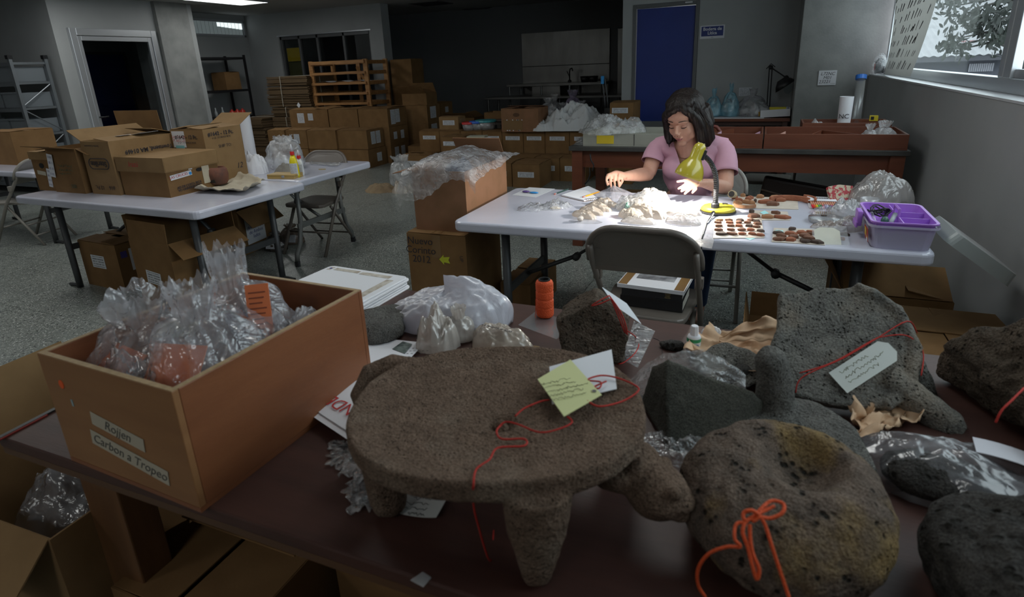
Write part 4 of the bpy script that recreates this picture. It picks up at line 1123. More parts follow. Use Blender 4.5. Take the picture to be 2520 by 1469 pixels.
for off in (-.02, .02): MB().tube([(off, .0, .1), (off - .04, 0, zz), (off - .07, 0, mt_.z - .64)], .010, 6).build('arm', BLACK, t)
MB().box(-.045, -.03, .12, .045, .03, .30).build('bracket', BLACK, t)
MB().box(-.10, -.012, mt_.z - .70, -.06, .012, mt_.z - .60).build('blue_grip', mat('blue_grip', (.02, .25, .6), .5), t)
MB().tube([(.04, 0, .35), (.1, 0, .28), (.11, 0, .18), (.06, 0, .12)], .006, 6).build('cord', BLACK, t)
q = at(1480, 330, z=.6)
# tubs with coloured lids on the cartons
for k, (px, c, lab, w) in enumerate(((1153, (.6, .03, .03), 'small clear tub with red lid on the labelled cartons', .10), (1175, (.02, .13, .6), 'clear tub with blue lid on the labelled cartons', .12), (1196, (.05, .32, .36), 'wide clear tub with teal lid on the labelled cartons', .16))):
    q = at(px, 312 - k * 3, Y=7.98 + k * .06)
    t = thing('plastic_tub', lab, 'tub', (q.x, q.y, .61), 0, 'tubs with coloured lids')
    MB().lathe([(w * .8, 0), (w * .95, .09 + .01 * k)], 18).build('tub', FILM2, t, smooth=True)
    MB().lathe([(w, .09 + .01 * k), (w * 1.02, .10 + .01 * k), (w * .98, .12 + .01 * k)], 18).build('lid', mat('lid_%d' % k, c, .4), t, smooth=False)

# --- trays on the workbench
def tray(label, x0, x1, y0, y1, z, h, m, divs=(), th=.014, group=None):
    t = thing('sorting_tray', label, 'tray', ((x0 + x1) / 2, (y0 + y1) / 2, z), 0, group); w, d = x1 - x0, y1 - y0
    MB().box(-w / 2, -d / 2, 0, w / 2, d / 2, .01).build('tray_bottom', m, t)
    for y in (-d / 2, d / 2 - th): MB().box(-w / 2, y, .01, w / 2, y + th, h).build('tray_wall', m, t, bevel=.002)
    for x in (-w / 2, w / 2 - th): MB().box(x, -d / 2 + th, .01, x + th, d / 2 - th, h).build('tray_wall', m, t, bevel=.002)
    for (xa, ya, xb, yb) in divs:
        v = Vector((xb - xa, yb - ya, 0)); L = v.length
        MB().box(0, -.004, .01, L, .004, h * .9).build('divider', m, t, M=T(xa, ya, 0, rz=math.degrees(math.atan2(v.y, v.x))))
    return t
tray('long red-brown sorting tray at the wall end of the workbench', .03, .92, 4.64, 5.14, .856, .105, REDWOOD, [(-.15, -.22, -.05, .1), (-.05, .1, .22, -.22)], group='wooden sorting trays')
tray('red-brown sorting tray behind the woman shoulder', -.62, .022, 4.64, 5.14, .856, .105, REDWOOD, [(-.1, -.2, .1, .2)], group='wooden sorting trays')
tray('red-brown tray at the back of the workbench by the wall', .30, .90, 5.16, 5.48, .856, .13, REDWOOD, [])
CREAMT = mat('grey_cream_paint', (.34, .34, .29), .6, col2=(.29, .29, .25), vs=5)
tg = tray('grey-cream wooden tray with yellow note beside the woman', -1.33, -.66, 4.66, 5.16, .856, .10, CREAMT, [])
MB().box(-.22, -.253, .02, -.08, -.2515, .085).build('yellow_note', mat('yellow_note', (.75, .55, .03), .7), tg)
MB().box(.08, -.253, .005, .084, -.2505, .095).build('board_seam', BLACK, tg)
heap('plastic_wrap', 'crumpled clear wrap lying over the grey-cream tray', 'wrap', (-1.13, 4.80, .957), .50, .42, .12, 21, FILMT, freq=2.6, rough=1.0, n=80, ragged=.4, power=.5)
heap('plastic_wrap', 'thin clear film hanging over the end of the workbench', 'wrap', (-1.36, 4.86, .857), .16, .4, .06, 23, FILMT, freq=4, rough=.8, n=40)
for k, (px, py, c, lab) in enumerate(((1855, 328, (.66, .42, .58), 'pink card standing in the tray behind the woman'), (1917, 328, (.62, .36, .30), 'salmon card standing in the tray behind the woman'), (1760, 328, (.60, .40, .52), 'small pink slip in the tray near the woman shoulder'))):
    q = at(px, py, Y=4.85)
    o = tag(MB().prism([(-.05, 0), (.05, 0), (.045, .09), (-.03, .05)], 0, .002, T(rx=90)).build('index_card', mat('card_%d' % k, c, .8)), lab, 'card'); o.location = (q.x, 4.85, .868)
    o.rotation_euler = (R(-15), 0, 0)
for k, (px, w, h) in enumerate(((2140, .14, .14), (2175, .2, .16))):
    q = at(px, 330, Y=4.86)
    bag(('small clear bag in the wall-end sorting tray', 'larger clear bag in the wall-end sorting tray')[k], (q.x, 4.86, .868), w, .2, h, 80 + k, FILM2)
t = thing('red_handle_strap', 'curved dark red strap arching out of the sorting tray', 'strap', (-.42, 4.95, .868))
MB().tube([(-.15, 0, 0), (-.10, 0, .10), (0, 0, .135), (.10, 0, .11), (.17, 0, .02)], .014, 8).build('strap', mat('dark_red_leather', (.15, .035, .025), .5), t, smooth=True)
# roll of drawings and clear tube leaning by the pillar
q = at(2072, 312, Y=5.45); qt = at(2076, 236, Y=5.45)
t = thing('paper_roll', 'white rolled drawing marked NC standing on the workbench', 'paper roll', (q.x, 5.38, .856))
H = qt.z - .856
MB().lathe([(.045, 0), (.05, H)], 20, cap0=False, cap1=False).build('roll', WHITE, t, smooth=True)
MB().lathe([(.03, .005), (.035, H - .004)], 18, cap0=False, cap1=False).build('inner_turn', WHITE, t, smooth=True)
lettering(t, 'NC', .05, INK, T(-.01, -.052, H * .52))
q = at(2096, 305, Y=5.7); qt = at(2111, 183, Y=5.85)
t = thing('clear_tube', 'tall clear plastic tube with blue cap leaning by the pillar', 'tube', (q.x, 5.46, .856))
dx, H = (qt.x - q.x) * .8, qt.z - .87
MB().tube([(0, 0, 0), (dx, .15, H)], .034, 18).build('tube', film('tube_film', (.7, .72, .74), .22, bs=4, bump=.1), t, smooth=True)
MB().tube([(dx * .96, .145, H * .96), (dx * 1.02, .155, H * 1.03)], .040, 18).build('cap', mat('blue_cap', (.02, .15, .55), .4), t, smooth=False)
heap('blue_bag_scrap', 'crumpled clear and blue bag beside the paper roll', 'bag', (.40, 5.30, .857), .2, .16, .13, 33, FILM2, n=36)
t = thing('yellow_marker_block', 'small yellow and black scale block at the tray corner', 'scale', (.80, 5.32, .986))
MB().box(-.028, -.015, 0, .028, .015, .04).build('block', YELLOW, t); MB().box(-.022, -.0165, .008, 0, -.015, .033).build('black_mark', BLACK, t)

# --- things on the table against the back wall
for k, (px, py, w, h, m, lab) in enumerate(((1755, 276, .27, .34, FILMB, 'tied light blue bag nearer the woman on the back table'), (1796, 276, .26, .40, FILMB, 'pointed light blue bag beside the grey bag on the back table'), (1850, 275, .48, .33, FILMG, 'bulky grey plastic bag on the back table'))):
    q = at(px, py, Y=8.1)
    bag(lab, (q.x, 8.1, .783), w, .28, h, 90 + k, m, neck=.72, tuft=.2, nr=.14)
t = thing('white_tray_box', 'shallow white cardboard tray on the back table by the pillar', 'tray', (.15, 8.02, .783), 0)
MB().box(-.17, -.12, 0, .17, .12, .004).box(-.17, -.12, 0, .17, -.115, .09).box(-.17, .115, 0, .17, .12, .09).box(-.17, -.12, 0, -.165, .12, .09).box(.165, -.12, 0, .17, .12, .09).build('tray_body', WHITE, t, M=T(ry=-3))
for k, (dx, dz, c, lab, sx, sz) in enumerate(((-.06, .095, (.45, .26, .03), 'ochre packet lying in the white tray', .13, .05), (.03, .13, (.65, .55, .04), 'yellow card propped in the white tray', .10, .10))):
    o = tag(MB().box(-sx, -.02, 0, sx, .02, sz).build('packet', mat('packet_%d' % k, c, .6), bevel=.003), lab, 'packet'); o.location = (.15 + dx, 8.0 + .08 * k, .79)
o = tag(MB().lathe([(.03, 0), (.03, .07), (.012, .085), (.014, .085), (.014, .11)], 12).build('small_bottle', mat('blue_cap_bottle', (.35, .4, .5), .3), smooth=True), 'small pale bottle with cap in the white tray', 'bottle'); o.location = (.28, 7.97, .79)
e1 = at(1897, 166, Y=8.2); b1 = at(1893, 240, Y=8.2); h1 = at(1947, 182, Y=8.2); hh = at(1942, 212, Y=8.2)
t, h_ = magnifier('black jointed desk lamp on the back table beside the pillar', (b1.x, 8.3, .783), (h1.x - .05, 8.2, hh.z), (e1.x, 8.3, e1.z))
MB().lathe([(.05, .1), (.10, .05), (.13, 0)], 18, T(h_.x + .0, h_.y, h_.z + .0, ry=-35)).build('shade', BLACK, t, smooth=True)
MB().ball((h_.x + .03, h_.y - .03, h_.z - .02), (.05, .03, .07), 12).build('lens', GLASS, t, smooth=True)
MB().tube([(e1.x - b1.x - .05, 0, e1.z - .80), (e1.x - b1.x, 0, e1.z - .74), (e1.x - b1.x + .05, 0, e1.z - .78)], .006, 6).build('spring', BLACK, t)
t = thing('red_white_box', 'flat red and white box under the back table', 'box', (-.08, 8.15, .0)); MB().box(-.15, -.12, .42, .15, .12, .5).build('box_body', mat('red_box', (.35, .04, .04), .6), t); MB().box(-.15, -.121, .47, .15, .12, .502).build('lid', WHITE, t); MB().box(-.25, -.15, 0, .25, .2, .42).build('stand', mat('dark_grey', (.05, .05, .055), .7), t)
t = thing('rolling_stool', 'dark padded stool tucked under the back table', 'stool', (-.35, 7.75, 0))
MB().lathe([(.18, .44), (.2, .46), (.2, .5), (.17, .52)], 20).build('seat', mat('olive_pad', (.075, .065, .05), .7), t, smooth=True); MB().tube([(0, 0, .05), (0, 0, .44)], .03, 8).build('post', GREYF, t)
for a in range(5): MB().tube([(0, 0, .07), (.24 * math.cos(a * 1.257), .24 * math.sin(a * 1.257), .03)], .018, 6).build('leg', GREYF, t)

# --- window sill: bottle in plastic, drawing sheet
q = at(2162, 184, X=1.11)
t = thing('wrapped_spray_can', 'dark spray can in clear packaging standing on the sill', 'can', (1.11, q.y, 1.262))
hh = at(2163, 130, X=1.11).z - 1.262
MB().lathe([(.045, .01), (.045, hh * .62), (.02, hh * .75)], 16).build('can', mat('dark_can', (.02, .02, .025), .3), t, smooth=True)
MB().box(-.05, -.012, hh * .2, -.044, .012, hh * .5).build('red_mark', mat('red_plastic2', (.5, .03, .02), .4), t)
MB().lathe([(.068, 0), (.07, hh * .6), (.05, hh * .85), (.025, hh * .98)], 20).build('clear_pack', FILMT, t, smooth=True)
def sheet_pt(u, v):
    ya, yb = 7.2, 5.45 - .55 * v
    y = ya + (yb - ya) * u
    z = 1.27 + 1.15 * v + .03 * u * (1 - v)
    x = 1.12 - .05 * math.sin(u * math.pi) * (1 - v) - .10 * (u ** 3) * (1 - v * .5) + .015 * math.sin(v * 5)
    return (x, y, z)
DRAW = film('drawing_paper', (.50, .49, .45), 1.0, rough=.7, bs=3, bump=.05, milky=.0)
ds = thing('drawing_sheet', 'large paper sheet with rows of ink stone drawings leaning in the window', 'drawing')
MB().grid(sheet_pt, 30, 24).build('sheet', DRAW, ds, smooth=True)
mk = MB(); r2 = random.Random(4)
for row in range(9):
    v = .05 + row * .088
    for k in range(13):
        u = .06 + k * .068 + r2.uniform(-.02, .02)
        if r2.random() < .18: continue
        L = r2.uniform(.022, .055); wv = r2.uniform(.006, .016); sl = r2.uniform(.01, .035)
        c = [(u - wv, v), (u + wv * .2, v - .006), (u + wv + sl, v + L), (u + sl * .8, v + L + .012)]
        mk.add([(p_[0] - .006, p_[1], p_[2]) for p_ in (sheet_pt(min(a, .99), b) for a, b in c)], [(0, 1, 2, 3)])
o = mk.build('ink_drawings', mat('ink_grey', (.06, .06, .06), .8), ds); o['kind'] = 'stuff'

# --- loose things under and beside the workbench
q = at(1452, 405, Y=4.60)
o = tag(MB().tube([(0, 0, 0), (.006, 0, -.05), (.03, 0, -.09), (.02, 0, -.14), (-.005, 0, -.11), (.0, 0, -.17), (-.02, 0, -.22), (-.045, 0, -.25)], .006, 6).build('hanging_cable', BLACK, smooth=True), 'black cable hanging from the near corner of the workbench', 'cable'); o.location = (q.x, 4.605, .80)
a, b = at(1872, 470, Y=5.0), at(2010, 495, Y=5.0)
t = thing('brown_portfolio', 'dark brown case leaning under the workbench behind the sherds', 'case', ((a.x + b.x) / 2, 4.98, 0), 0)
W_ = (b.x - a.x) * .62
MB().box(-W_, -.06, 0, W_, .06, .42).build('case_body', mat('case_brown', (.035, .02, .016), .5), t, bevel=.02, M=T(0, 0, .14, ry=9))
MB().box(-W_ * .9, -.05, 0, W_ * .9, .05, .16).build('case_stand', BLACK, t)
MB().tube([(-W_ * .8, -.07, .50), (-W_ * .2, -.075, .46)], .008, 6).build('case_trim', mat('case_trim', (.10, .055, .035), .5), t)
# ================================================================== things on the work table
WZ = TZ + .0006
def onw(px, py, z=WZ): return at(px, py, z=z)
# --- sherds: six fractured outlines, thin curved plates
SH = [mat('sherd_red', (.36, .13, .07), .85, col2=(.28, .095, .05), vs=30, bump=.3, bs=200), mat('sherd_brown2', (.22, .10, .06), .85, col2=(.15, .07, .045), vs=30, bump=.3, bs=200),
      mat('sherd_dark', (.10, .065, .05), .85, col2=(.07, .048, .04), vs=30, bump=.3, bs=200), mat('sherd_tan', (.42, .22, .11), .85, col2=(.33, .15, .075), vs=30, bump=.3, bs=200)]
def sherd_mesh(k):
    r = random.Random(100 + k); n = r.choice((5, 6, 7)); pts = []
    for i in range(n):
        a = 2 * math.pi * (i + r.uniform(-.25, .25)) / n; q = r.uniform(.75, 1.05)
        pts.append((q * math.cos(a), q * math.sin(a)))
    m = MB(); vs = []
    for z, s in ((0, .92), (.35, 1.0), (.85, .96), (1.0, .84)):
        for x, y in pts: vs.append((x * s, y * s, z - .25 * (x * x) * (z > 0)))
    fs = [tuple(range(n - 1, -1, -1)), tuple(range(3 * n, 4 * n))]
    for l in range(3):
        for i in range(n): fs.append((l * n + i, l * n + (i + 1) % n, (l + 1) * n + (i + 1) % n, (l + 1) * n + i))
    return m.add(vs, fs).mesh('sherd')
SHM = [sherd_mesh(k) for k in range(8)]
rs = random.Random(11)
def sherd(label, px, py, w, d, mi, k=None, group=None, z=WZ + .0035, h=.011, rz=None):
    p = onw(px, py, z)
    o = obj('pottery_sherd', SHM[rs.randrange(8) if k is None else k], SH[mi]); o.location = (p.x, p.y, z)
    o.scale = (w / 2, d / 2, h); o.rotation_euler = (0, 0, R(rs.uniform(-25, 25) if rz is None else rz))
    return tag(o, label, 'sherd', group)
def card(label, pts, m, name='sherd_card', cat='card', z=WZ, th=.003):
    P = [onw(x, y, z) for x, y in pts]; c = sum(P, Vector()) / len(P)
    o = MB().prism([(p.x - c.x, p.y - c.y) for p in P], 0, th).build(name, m); o.location = (c.x, c.y, z)
    return tag(o, label, cat)
PADM = mat('cream_pad', (.60, .53, .46), .8, col2=(.52, .45, .38), vs=20)
card('cream card holding the neat grid of small sherds', [(1755, 587), (1881, 586), (1874, 541), (1760, 538)], PADM)
card('cream card under the three large sherds', [(1838, 542), (1944, 543), (1938, 522), (1848, 518)], PADM)
card('cream card with a loose pile of dark sherds', [(1899, 596), (2030, 604), (2034, 566), (1904, 562)], PADM)
card('cream card under the pile of red sherds near the woman elbow', [(1800, 512), (1965, 516), (1962, 488), (1806, 484)], PADM)
colx = {0: (1770, 1793, 1821, 1848, 1862), 1: (1766, 1794, 1818, 1839, 1864), 2: (1768, 1797, 1817, 1843, 1861), 3: (1768, 1798, 1825, 1846, 1871), 4: (1775, 1800, 1825, 1850, 1870)}
rowy = (543, 549, 557, 567, 577); RW = ('rearmost', 'second', 'third', 'fourth', 'front')
mi = [[3, 1, 2, 1, 2], [1, 0, 1, 1, 1], [1, 1, 0, 2, 1], [1, 1, 1, 0, 2], [2, 1, 0, 0, 0]]
for r_ in range(5):
    for c_ in range(5):
        big = 1.35 if (r_ == 4 and c_ < 2) else 1.0
        sherd('small sherd on the grid card, %s row, %s from the lamp' % (RW[r_], ORD[c_]), colx[r_][c_], rowy[r_] + (3 if c_ > 3 else 0), .040 * big, .030 * big, mi[r_][c_], group='small sherds laid out in a grid')
for px, py, w, d, m_, lab in ((1854, 534, .072, .055, 1, 'rough dark brown sherd at the end of the large-sherd card'), (1888, 536, .07, .045, 3, 'orange middle sherd on the large-sherd card'), (1924, 537, .088, .055, 0, 'big smooth red sherd on the large-sherd card'), (1908, 526, .05, .03, 1, 'narrow red sherd behind the big smooth one'), (1849, 523, .035, .028, 2, 'small dark sherd behind the rough one')):
    sherd(lab, px, py, w, d, m_, h=.016)
loose = [(1915, 576, .05, .035, 2), (1922, 582, .045, .03, 1), (1919, 591, .06, .04, 1), (1945, 592, .055, .038, 0), (1945, 577, .06, .035, 0), (1952, 585, .05, .04, 1), (1972, 575, .055, .04, 0), (1980, 582, .055, .04, 1), (1981, 595, .058, .05, 2), (2008, 598, .06, .04, 2), (1997, 578, .05, .022, 1), (1994, 574, .05, .02, 0), (1949, 566, .045, .02, 2), (1990, 588, .05, .04, 1), (2078, 580, .05, .02, 2), (2072, 591, .025, .018, 0)]
LD = ['flat dark', 'short red', 'layered brown', 'squarish red', 'ridged red', 'curved brown', 'broad red', 'mid brown', 'big dark rounded', 'big dark oval', 'thin brown', 'thin red', 'dark leaf-shaped', 'half-covered brown', 'dark sliver', 'tiny red']
for q, (px, py, w, d, m_) in enumerate(loose):
    sherd('%s sherd %s' % (LD[q], 'on the loose-pile card' if q < 14 else 'under the bag by the purple box'), px, py, w, d, m_, h=.014, z=WZ + (.0035 if q < 14 else 0) + (.010 if q in (7, 13) else 0))
pile = [(1807, 489, .04, .03, 0), (1818, 496, .05, .022, 0), (1815, 502, .05, .02, 3), (1836, 500, .045, .035, 3), (1840, 493, .04, .03, 0), (1848, 502, .045, .032, 3), (1846, 490, .04, .025, 0), (1858, 498, .022, .016, 2), (1870, 487, .052, .035, 3), (1884, 500, .085, .06, 0), (1900, 505, .075, .05, 1), (1908, 489, .08, .035, 3), (1920, 495, .06, .04, 0), (1940, 491, .06, .025, 1), (1828, 484, .03, .02, 3)]
PD = ['pointed red', 'flat red', 'thin pinkish', 'tan rounded', 'small reddish', 'tan curved', 'squat orange', 'tiny dark', 'blocky tan', 'largest red-brown', 'grey-brown angular', 'long tan', 'orange-brown', 'low red', 'little tan']
for q, (px, py, w, d, m_) in enumerate(pile):
    sherd('%s sherd in the pile near the woman elbow' % PD[q], px, py, w, d, m_, h=.02)
# curved rim pieces and the hollow support
def rim_piece(label, px, py, rad, a0, a1, m, wid=.035, th=.010, rz=0):
    p = onw(px, py); t = thing('rim_sherd', label, 'sherd', (p.x, p.y, WZ + .004), rz)
    n = 12; vs = []; fs = []
    for i in range(n + 1):
        a = R(a0 + (a1 - a0) * i / n)
        for (r, z) in ((rad, 0), (rad + th, 0), (rad + th * .9, wid), (rad, wid * .95)):
            vs.append((r * math.cos(a), r * math.sin(a), z))
    for i in range(n):
        for k in range(4): fs.append((i * 4 + k, i * 4 + (k + 1) % 4, (i + 1) * 4 + (k + 1) % 4, (i + 1) * 4 + k))
    fs += [(0, 1, 2, 3), (n * 4 + 3, n * 4 + 2, n * 4 + 1, n * 4)]
    MB().add(vs, fs).build('rim_curve', m, t, smooth=True, bevel=.002)
rim_piece('long curved red rim sherd arching in front of the pile', 1945, 506, .105, 25, 150, SH[0], .03, rz=8)
rim_piece('forked orange rim sherd at the end of the pile', 1968, 500, .07, -40, 60, SH[0], .03, rz=15)
rim_piece('orange crescent rim sherd beside the lamp base', 1833, 509, .05, 200, 340, SH[3], .018, rz=0)
p = onw(1806, 491)
t = thing('hollow_support', 'cream hollow pottery leg with dark inside near the woman elbow', 'sherd', (p.x, p.y, WZ + .004), -20)
MB().lathe([(.019, 0), (.022, .02), (.024, .04), (.017, .041), (.014, .02)], 7, T(0, 0, .024, rx=75)).build('body', mat('cream_pottery', (.45, .36, .22), .8), t, bevel=.003)
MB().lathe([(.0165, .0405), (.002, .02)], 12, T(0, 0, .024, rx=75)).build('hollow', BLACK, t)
# --- small teal tags, slips
TEAL = mat('teal_tag', (.42, .78, .80), .8)
for q, (pts, lab) in enumerate((([(1832, 586), (1846, 591), (1858, 587), (1845, 583)], 'pale blue slip in front of the grid card'), ([(1870, 523), (1880, 528), (1892, 525), (1882, 518)], 'pale blue slip on the large-sherd card'), ([(1486, 557), (1496, 564), (1512, 563), (1500, 558)], 'curled mint slip at the table edge'), ([(1543, 566), (1578, 568), (1584, 563), (1548, 562)], 'mint slip with pencil marks at the table edge'), ([(1906, 568), (1925, 571), (1928, 568), (1912, 566)], 'pale blue slip behind the loose-pile card'))):
    card(lab, pts, TEAL, 'paper_slip', 'slip', z=WZ + (.004 if q in (1, 4) else 0), th=.001)
# --- papers, notebook, pencils, keys
card('white printed sheet under the keys on the work table', [(1260, 480), (1302, 461), (1366, 465), (1318, 486)], LFORM, 'paper_sheet', 'paper', th=.0008)
t = thing('key_ring', 'small keys with purple and blue fobs on the white sheet', 'keys', onw(1303, 475, WZ + .001))
MB().tube([(.012 * math.cos(a * .52), .012 * math.sin(a * .52), .006) for a in range(13)], .0015, 6).build('ring', ALU, t)
MB().ball((-.025, .004, .008), (.026, .012, .007), 12).build('purple_fob', mat('purple_fob', (.10, .06, .22), .4), t, smooth=True)
MB().ball((.035, -.012, .007), (.03, .009, .006), 12).build('blue_fob', mat('blue_fob', (.02, .22, .55), .4), t, smooth=True)
MB().box(.01, .004, .002, .055, .012, .005).box(.0, -.006, .002, .03, .0, .005).build('key', ALU, t)
def pencil(label, a, b, m, tipm, z=WZ):
    A, B = onw(*a, z + .004), onw(*b, z + .004); v = B - A; t = thing('pencil', label, 'pencil', A); L = v.length; u = v.normalized()
    MB().tube([(0, 0, 0), tuple(u * L * .88)], .004, 6).build('barrel', m, t)
    MB().tube([tuple(u * L * .88), tuple(u * L)], [.004, .0008], 6).build('tip', tipm, t)
    MB().tube([tuple(-u * .012), (0, 0, 0)], .0042, 8).build('ferrule', ALU, t); MB().tube([tuple(-u * .024), tuple(-u * .012)], .004, 8).build('eraser', mat('eraser_pink', (.5, .16, .12), .8), t)
pencil('dark green pencil lying near the far edge of the work table', (1369, 476), (1402, 464), mat('pencil_green', (.02, .06, .05), .4), INK)
nbp = [(1382, 483), (1437, 496), (1503, 487), (1448, 461)]
P = [onw(*q) for q in nbp]; c = sum(P, Vector()) / 4
t = thing('notebook', 'open white sketch notebook with spiral binding on the work table', 'notebook', (c.x, c.y, WZ))
MB().prism([(p.x - c.x, p.y - c.y) for p in P], 0, .010).build('pages', mat('page_white', (.74, .75, .80), .7), t, bevel=.001)
MB().prism([((p.x - c.x) * 1.01, (p.y - c.y) * 1.01) for p in P], -.0002, .0025).build('cover', mat('notebook_cover', (.25, .18, .13), .7), t)
a_, b_ = P[1] - c, P[2] - c
for k in range(14):
    q = a_.lerp(b_, (k + 1) / 15.0)
    MB().tube([(q.x + .008 * math.cos(j * .7), q.y - .004, .006 + .009 * math.sin(j * .7)) for j in range(10)], .0013, 5).build('spiral_ring', INK, t)
pencil('yellow pencil lying on the open notebook', (1440, 483), (1478, 471), mat('pencil_yellow', (.85, .38, .02), .4), mat('pencil_wood', (.6, .4, .2), .7), WZ + .0105)
# --- sample bags
CRM = film('cream_bag', (.72, .62, .52), .85, bs=14, bump=.35, milky=.15)
CRM2 = film('cream_bag_pale', (.74, .68, .62), .8, bs=14, bump=.35, milky=.2)
heap('clear_bag', 'empty clear bag lying flat near the printed sheet', 'bag', onw(1318, 512), .20, .20, .022, 31, FILM, rough=1.2, freq=4, n=40, ragged=.35)
heap('clear_bag', 'crinkled clear bag with a few cream chips in it', 'bag', onw(1368, 508), .17, .18, .035, 32, FILMT, rough=1.2, freq=4, n=40, ragged=.35)
o = heap('cream_chip', 'cream bone chip inside the crinkled clear bag', 'chip', onw(1366, 513), .07, .03, .012, 35, mat('bone_chip', (.6, .5, .36), .8), n=20)
bl = [(1437, 533, .17, .075, .034, 'cream bag with knotted end nearest the table edge', 41, -30), (1455, 524, .17, .08, .036, 'second cream bag in the row beside the notebook', 42, -25), (1472, 515, .18, .085, .038, 'third cream bag in the row beside the notebook', 43, -25), (1490, 506, .17, .085, .042, 'last cream bag of the row beside the notebook', 44, -25)]
for px, py, w, d, h, lab, sd, rz in bl:
    heap('sample_bag', lab, 'bag', onw(px, py), w, d, h, sd, CRM, rz=rz, rough=.45, freq=2.2, n=40, group='cream sample bags in a row', power=.6)
o = tag(MB().lathe([(.014, 0), (.016, .012), (.008, .02), (.012, .03)], 10, T(rx=80)).build('bag_knot', CRM2, smooth=True), 'twisted knot at the end of the nearest cream bag', 'knot'); o.location = onw(1430, 537, WZ + .014)
heap('clear_bag', 'flat clear film spread before the row of cream bags', 'film', onw(1440, 545), .17, .10, .004, 36, FILMS, rough=.6, n=30)
bp_ = [(1565, 512, .20, .15, .065, 'pale knotted bag at the notebook end of the bag pile', 51, 20, CRM2), (1600, 500, .18, .16, .085, 'tallest cream bag at the top of the pile', 52, 0, CRM2), (1590, 528, .26, .12, .060, 'long cream bag slanting across the front of the pile', 53, -35, CRM), (1625, 518, .18, .14, .06, 'cream bag at the lamp end of the pile', 54, 10, CRM2), (1553, 533, .13, .10, .045, 'brownish bag low in the pile', 55, 0, CRM)]
for px, py, w, d, h, lab, sd, rz, m in bp_:
    heap('sample_bag', lab, 'bag', onw(px, py), w, d, h, sd, m, rz=rz, rough=.45, freq=1.7, n=64, group='cream sample bags heaped in a pile', power=.55, ragged=.25)
heap('clear_bag', 'clear film added over the heaped cream bags for sheen', 'film', onw(1592, 516), .30, .20, .092, 68, FILMT, rough=.6, freq=2.2, n=64, power=.5, ragged=.3)  # extra film added to give the pile a plastic sheen
heap('sample_bag', 'thin pale bag lying before the pile', 'bag', onw(1573, 549), .17, .06, .035, 56, CRM2, rz=-8, rough=.5, n=40, power=.6)
heap('sample_bag', 'bag of grey sherds in front of the lamp', 'bag', onw(1682, 549), .17, .085, .042, 57, film('grey_cream_bag', (.55, .52, .50), .8, bs=16, bump=.7, milky=.2), rz=-6, rough=.5, n=44, power=.5)
heap('sample_bag', 'plump bag of sherds lit by the lamp', 'bag', onw(1682, 529), .17, .075, .045, 58, CRM2, rz=3, rough=.4, n=44, power=.45)
heap('green_leaf_tag', 'green tag tucked in the side of the bag pile', 'tag', onw(1543, 512, WZ + .02), .03, .02, .03, 59, mat('green_tag', (.2, .42, .32), .7), n=16)
heap('clear_bag', 'fringed flat film lying behind the brown chair', 'film', onw(1632, 568), .16, .07, .006, 60, FILM2, rough=1.5, freq=9, n=40)
card('clear document sleeve under the lamp cord', [(1680, 600), (1752, 612), (1766, 556), (1706, 548)], FILMS, 'clear_sleeve', 'sleeve', th=.0008)
# --- marker set, pouch, coil, dish
a0, a1 = onw(1991, 512), onw(2062, 512)
t = thing('marker_set', 'flat clear pack of coloured marker pens with white header', 'markers', ((a0.x + a1.x) / 2, 3.36, WZ), 2)
W_ = (a1.x - a0.x)
MB().box(-W_ / 2, -.09, 0, W_ / 2, .10, .003).box(-W_ / 2, .025, .018, W_ / 2, .10, .020).build('pack', WHITE, t, M=T(0, 0, .0, rx=4))
cols = [(.7, .02, .04), (.75, .12, .02), (.7, .6, .02), (.03, .45, .10), (.02, .16, .06), (.75, .03, .12), (.03, .05, .4), (.02, .2, .55), (.04, .03, .2), (.3, .02, .25), (.02, .02, .02), (.02, .12, .10)]
for k, c_ in enumerate(cols):
    x = -W_ / 2 + .008 + (W_ - .016) * (k + .5) / 12
    m_ = MB().tube([(x, -.05, .012), (x, .03, .014)], .0052, 6).build('marker', mat('marker_barrel', (.55, .26, .17), .5), t)
    MB().tube([(x, -.083, .011), (x, -.048, .012)], .0058, 6).build('marker_cap', mat('marker_%d' % k, c_, .35), m_)
for k in range(16): MB().box(-.03 + k * .004, .06, .0262, -.0285 + k * .004 + (k % 3) * .0008, .085, .0266).build('barcode_bar', INK, t)
t = thing('coin_pouch', 'small patterned red and cream pouch beside the markers', 'pouch', onw(2072, 500), 20)
MB().grid(lambda u, v: ((u - .5) * .13, (v - .5) * .02 * (1 + math.sin(u * 3.14)), .10 * v - .02 * abs(u - .5)), 14, 6).build('pouch_body', mat('pouch_pattern', (.45, .38, .28), .8, col2=(.35, .04, .05), vs=45, lo=.48, hi=.54), t, solid=.02, M=T(rx=-25))
t = thing('spring_coil', 'small heap of brass coil springs in a clear bag', 'springs', onw(2030, 530))
MB().tube([(-.045 + .0012 * j, .012 * math.sin(j * .9), .010 + .010 * math.cos(j * .9)) for j in range(76)], .0014, 5).build('coil', mat('brass', (.45, .30, .12), .35, metal=.9), t)
heap('clear_bag', 'pinkish clear bag around the brass springs', 'bag', onw(2030, 526), .15, .09, .04, 62, film('pink_film', (.75, .6, .65), .3, bs=20), n=36)
t = thing('petri_dish', 'shallow clear round dish with a lid and a brown chip', 'dish', onw(2034, 546))
MB().lathe([(.075, 0), (.078, .004), (.078, .018), (.074, .018), (.074, .004)], 32).build('dish', film('dish_plastic', (.6, .6, .62), .4, bs=2, bump=.02), t, smooth=True)
MB().lathe([(.080, .008), (.080, .022), (.001, .0225)], 32, cap1=False).build('lid', film('dish_lid', (.7, .7, .72), .2, bs=2, bump=.02), t, smooth=True)
MB().ball((-.012, .03, .024), (.014, .010, .003), 10).build('brown_chip', SH[2], t)
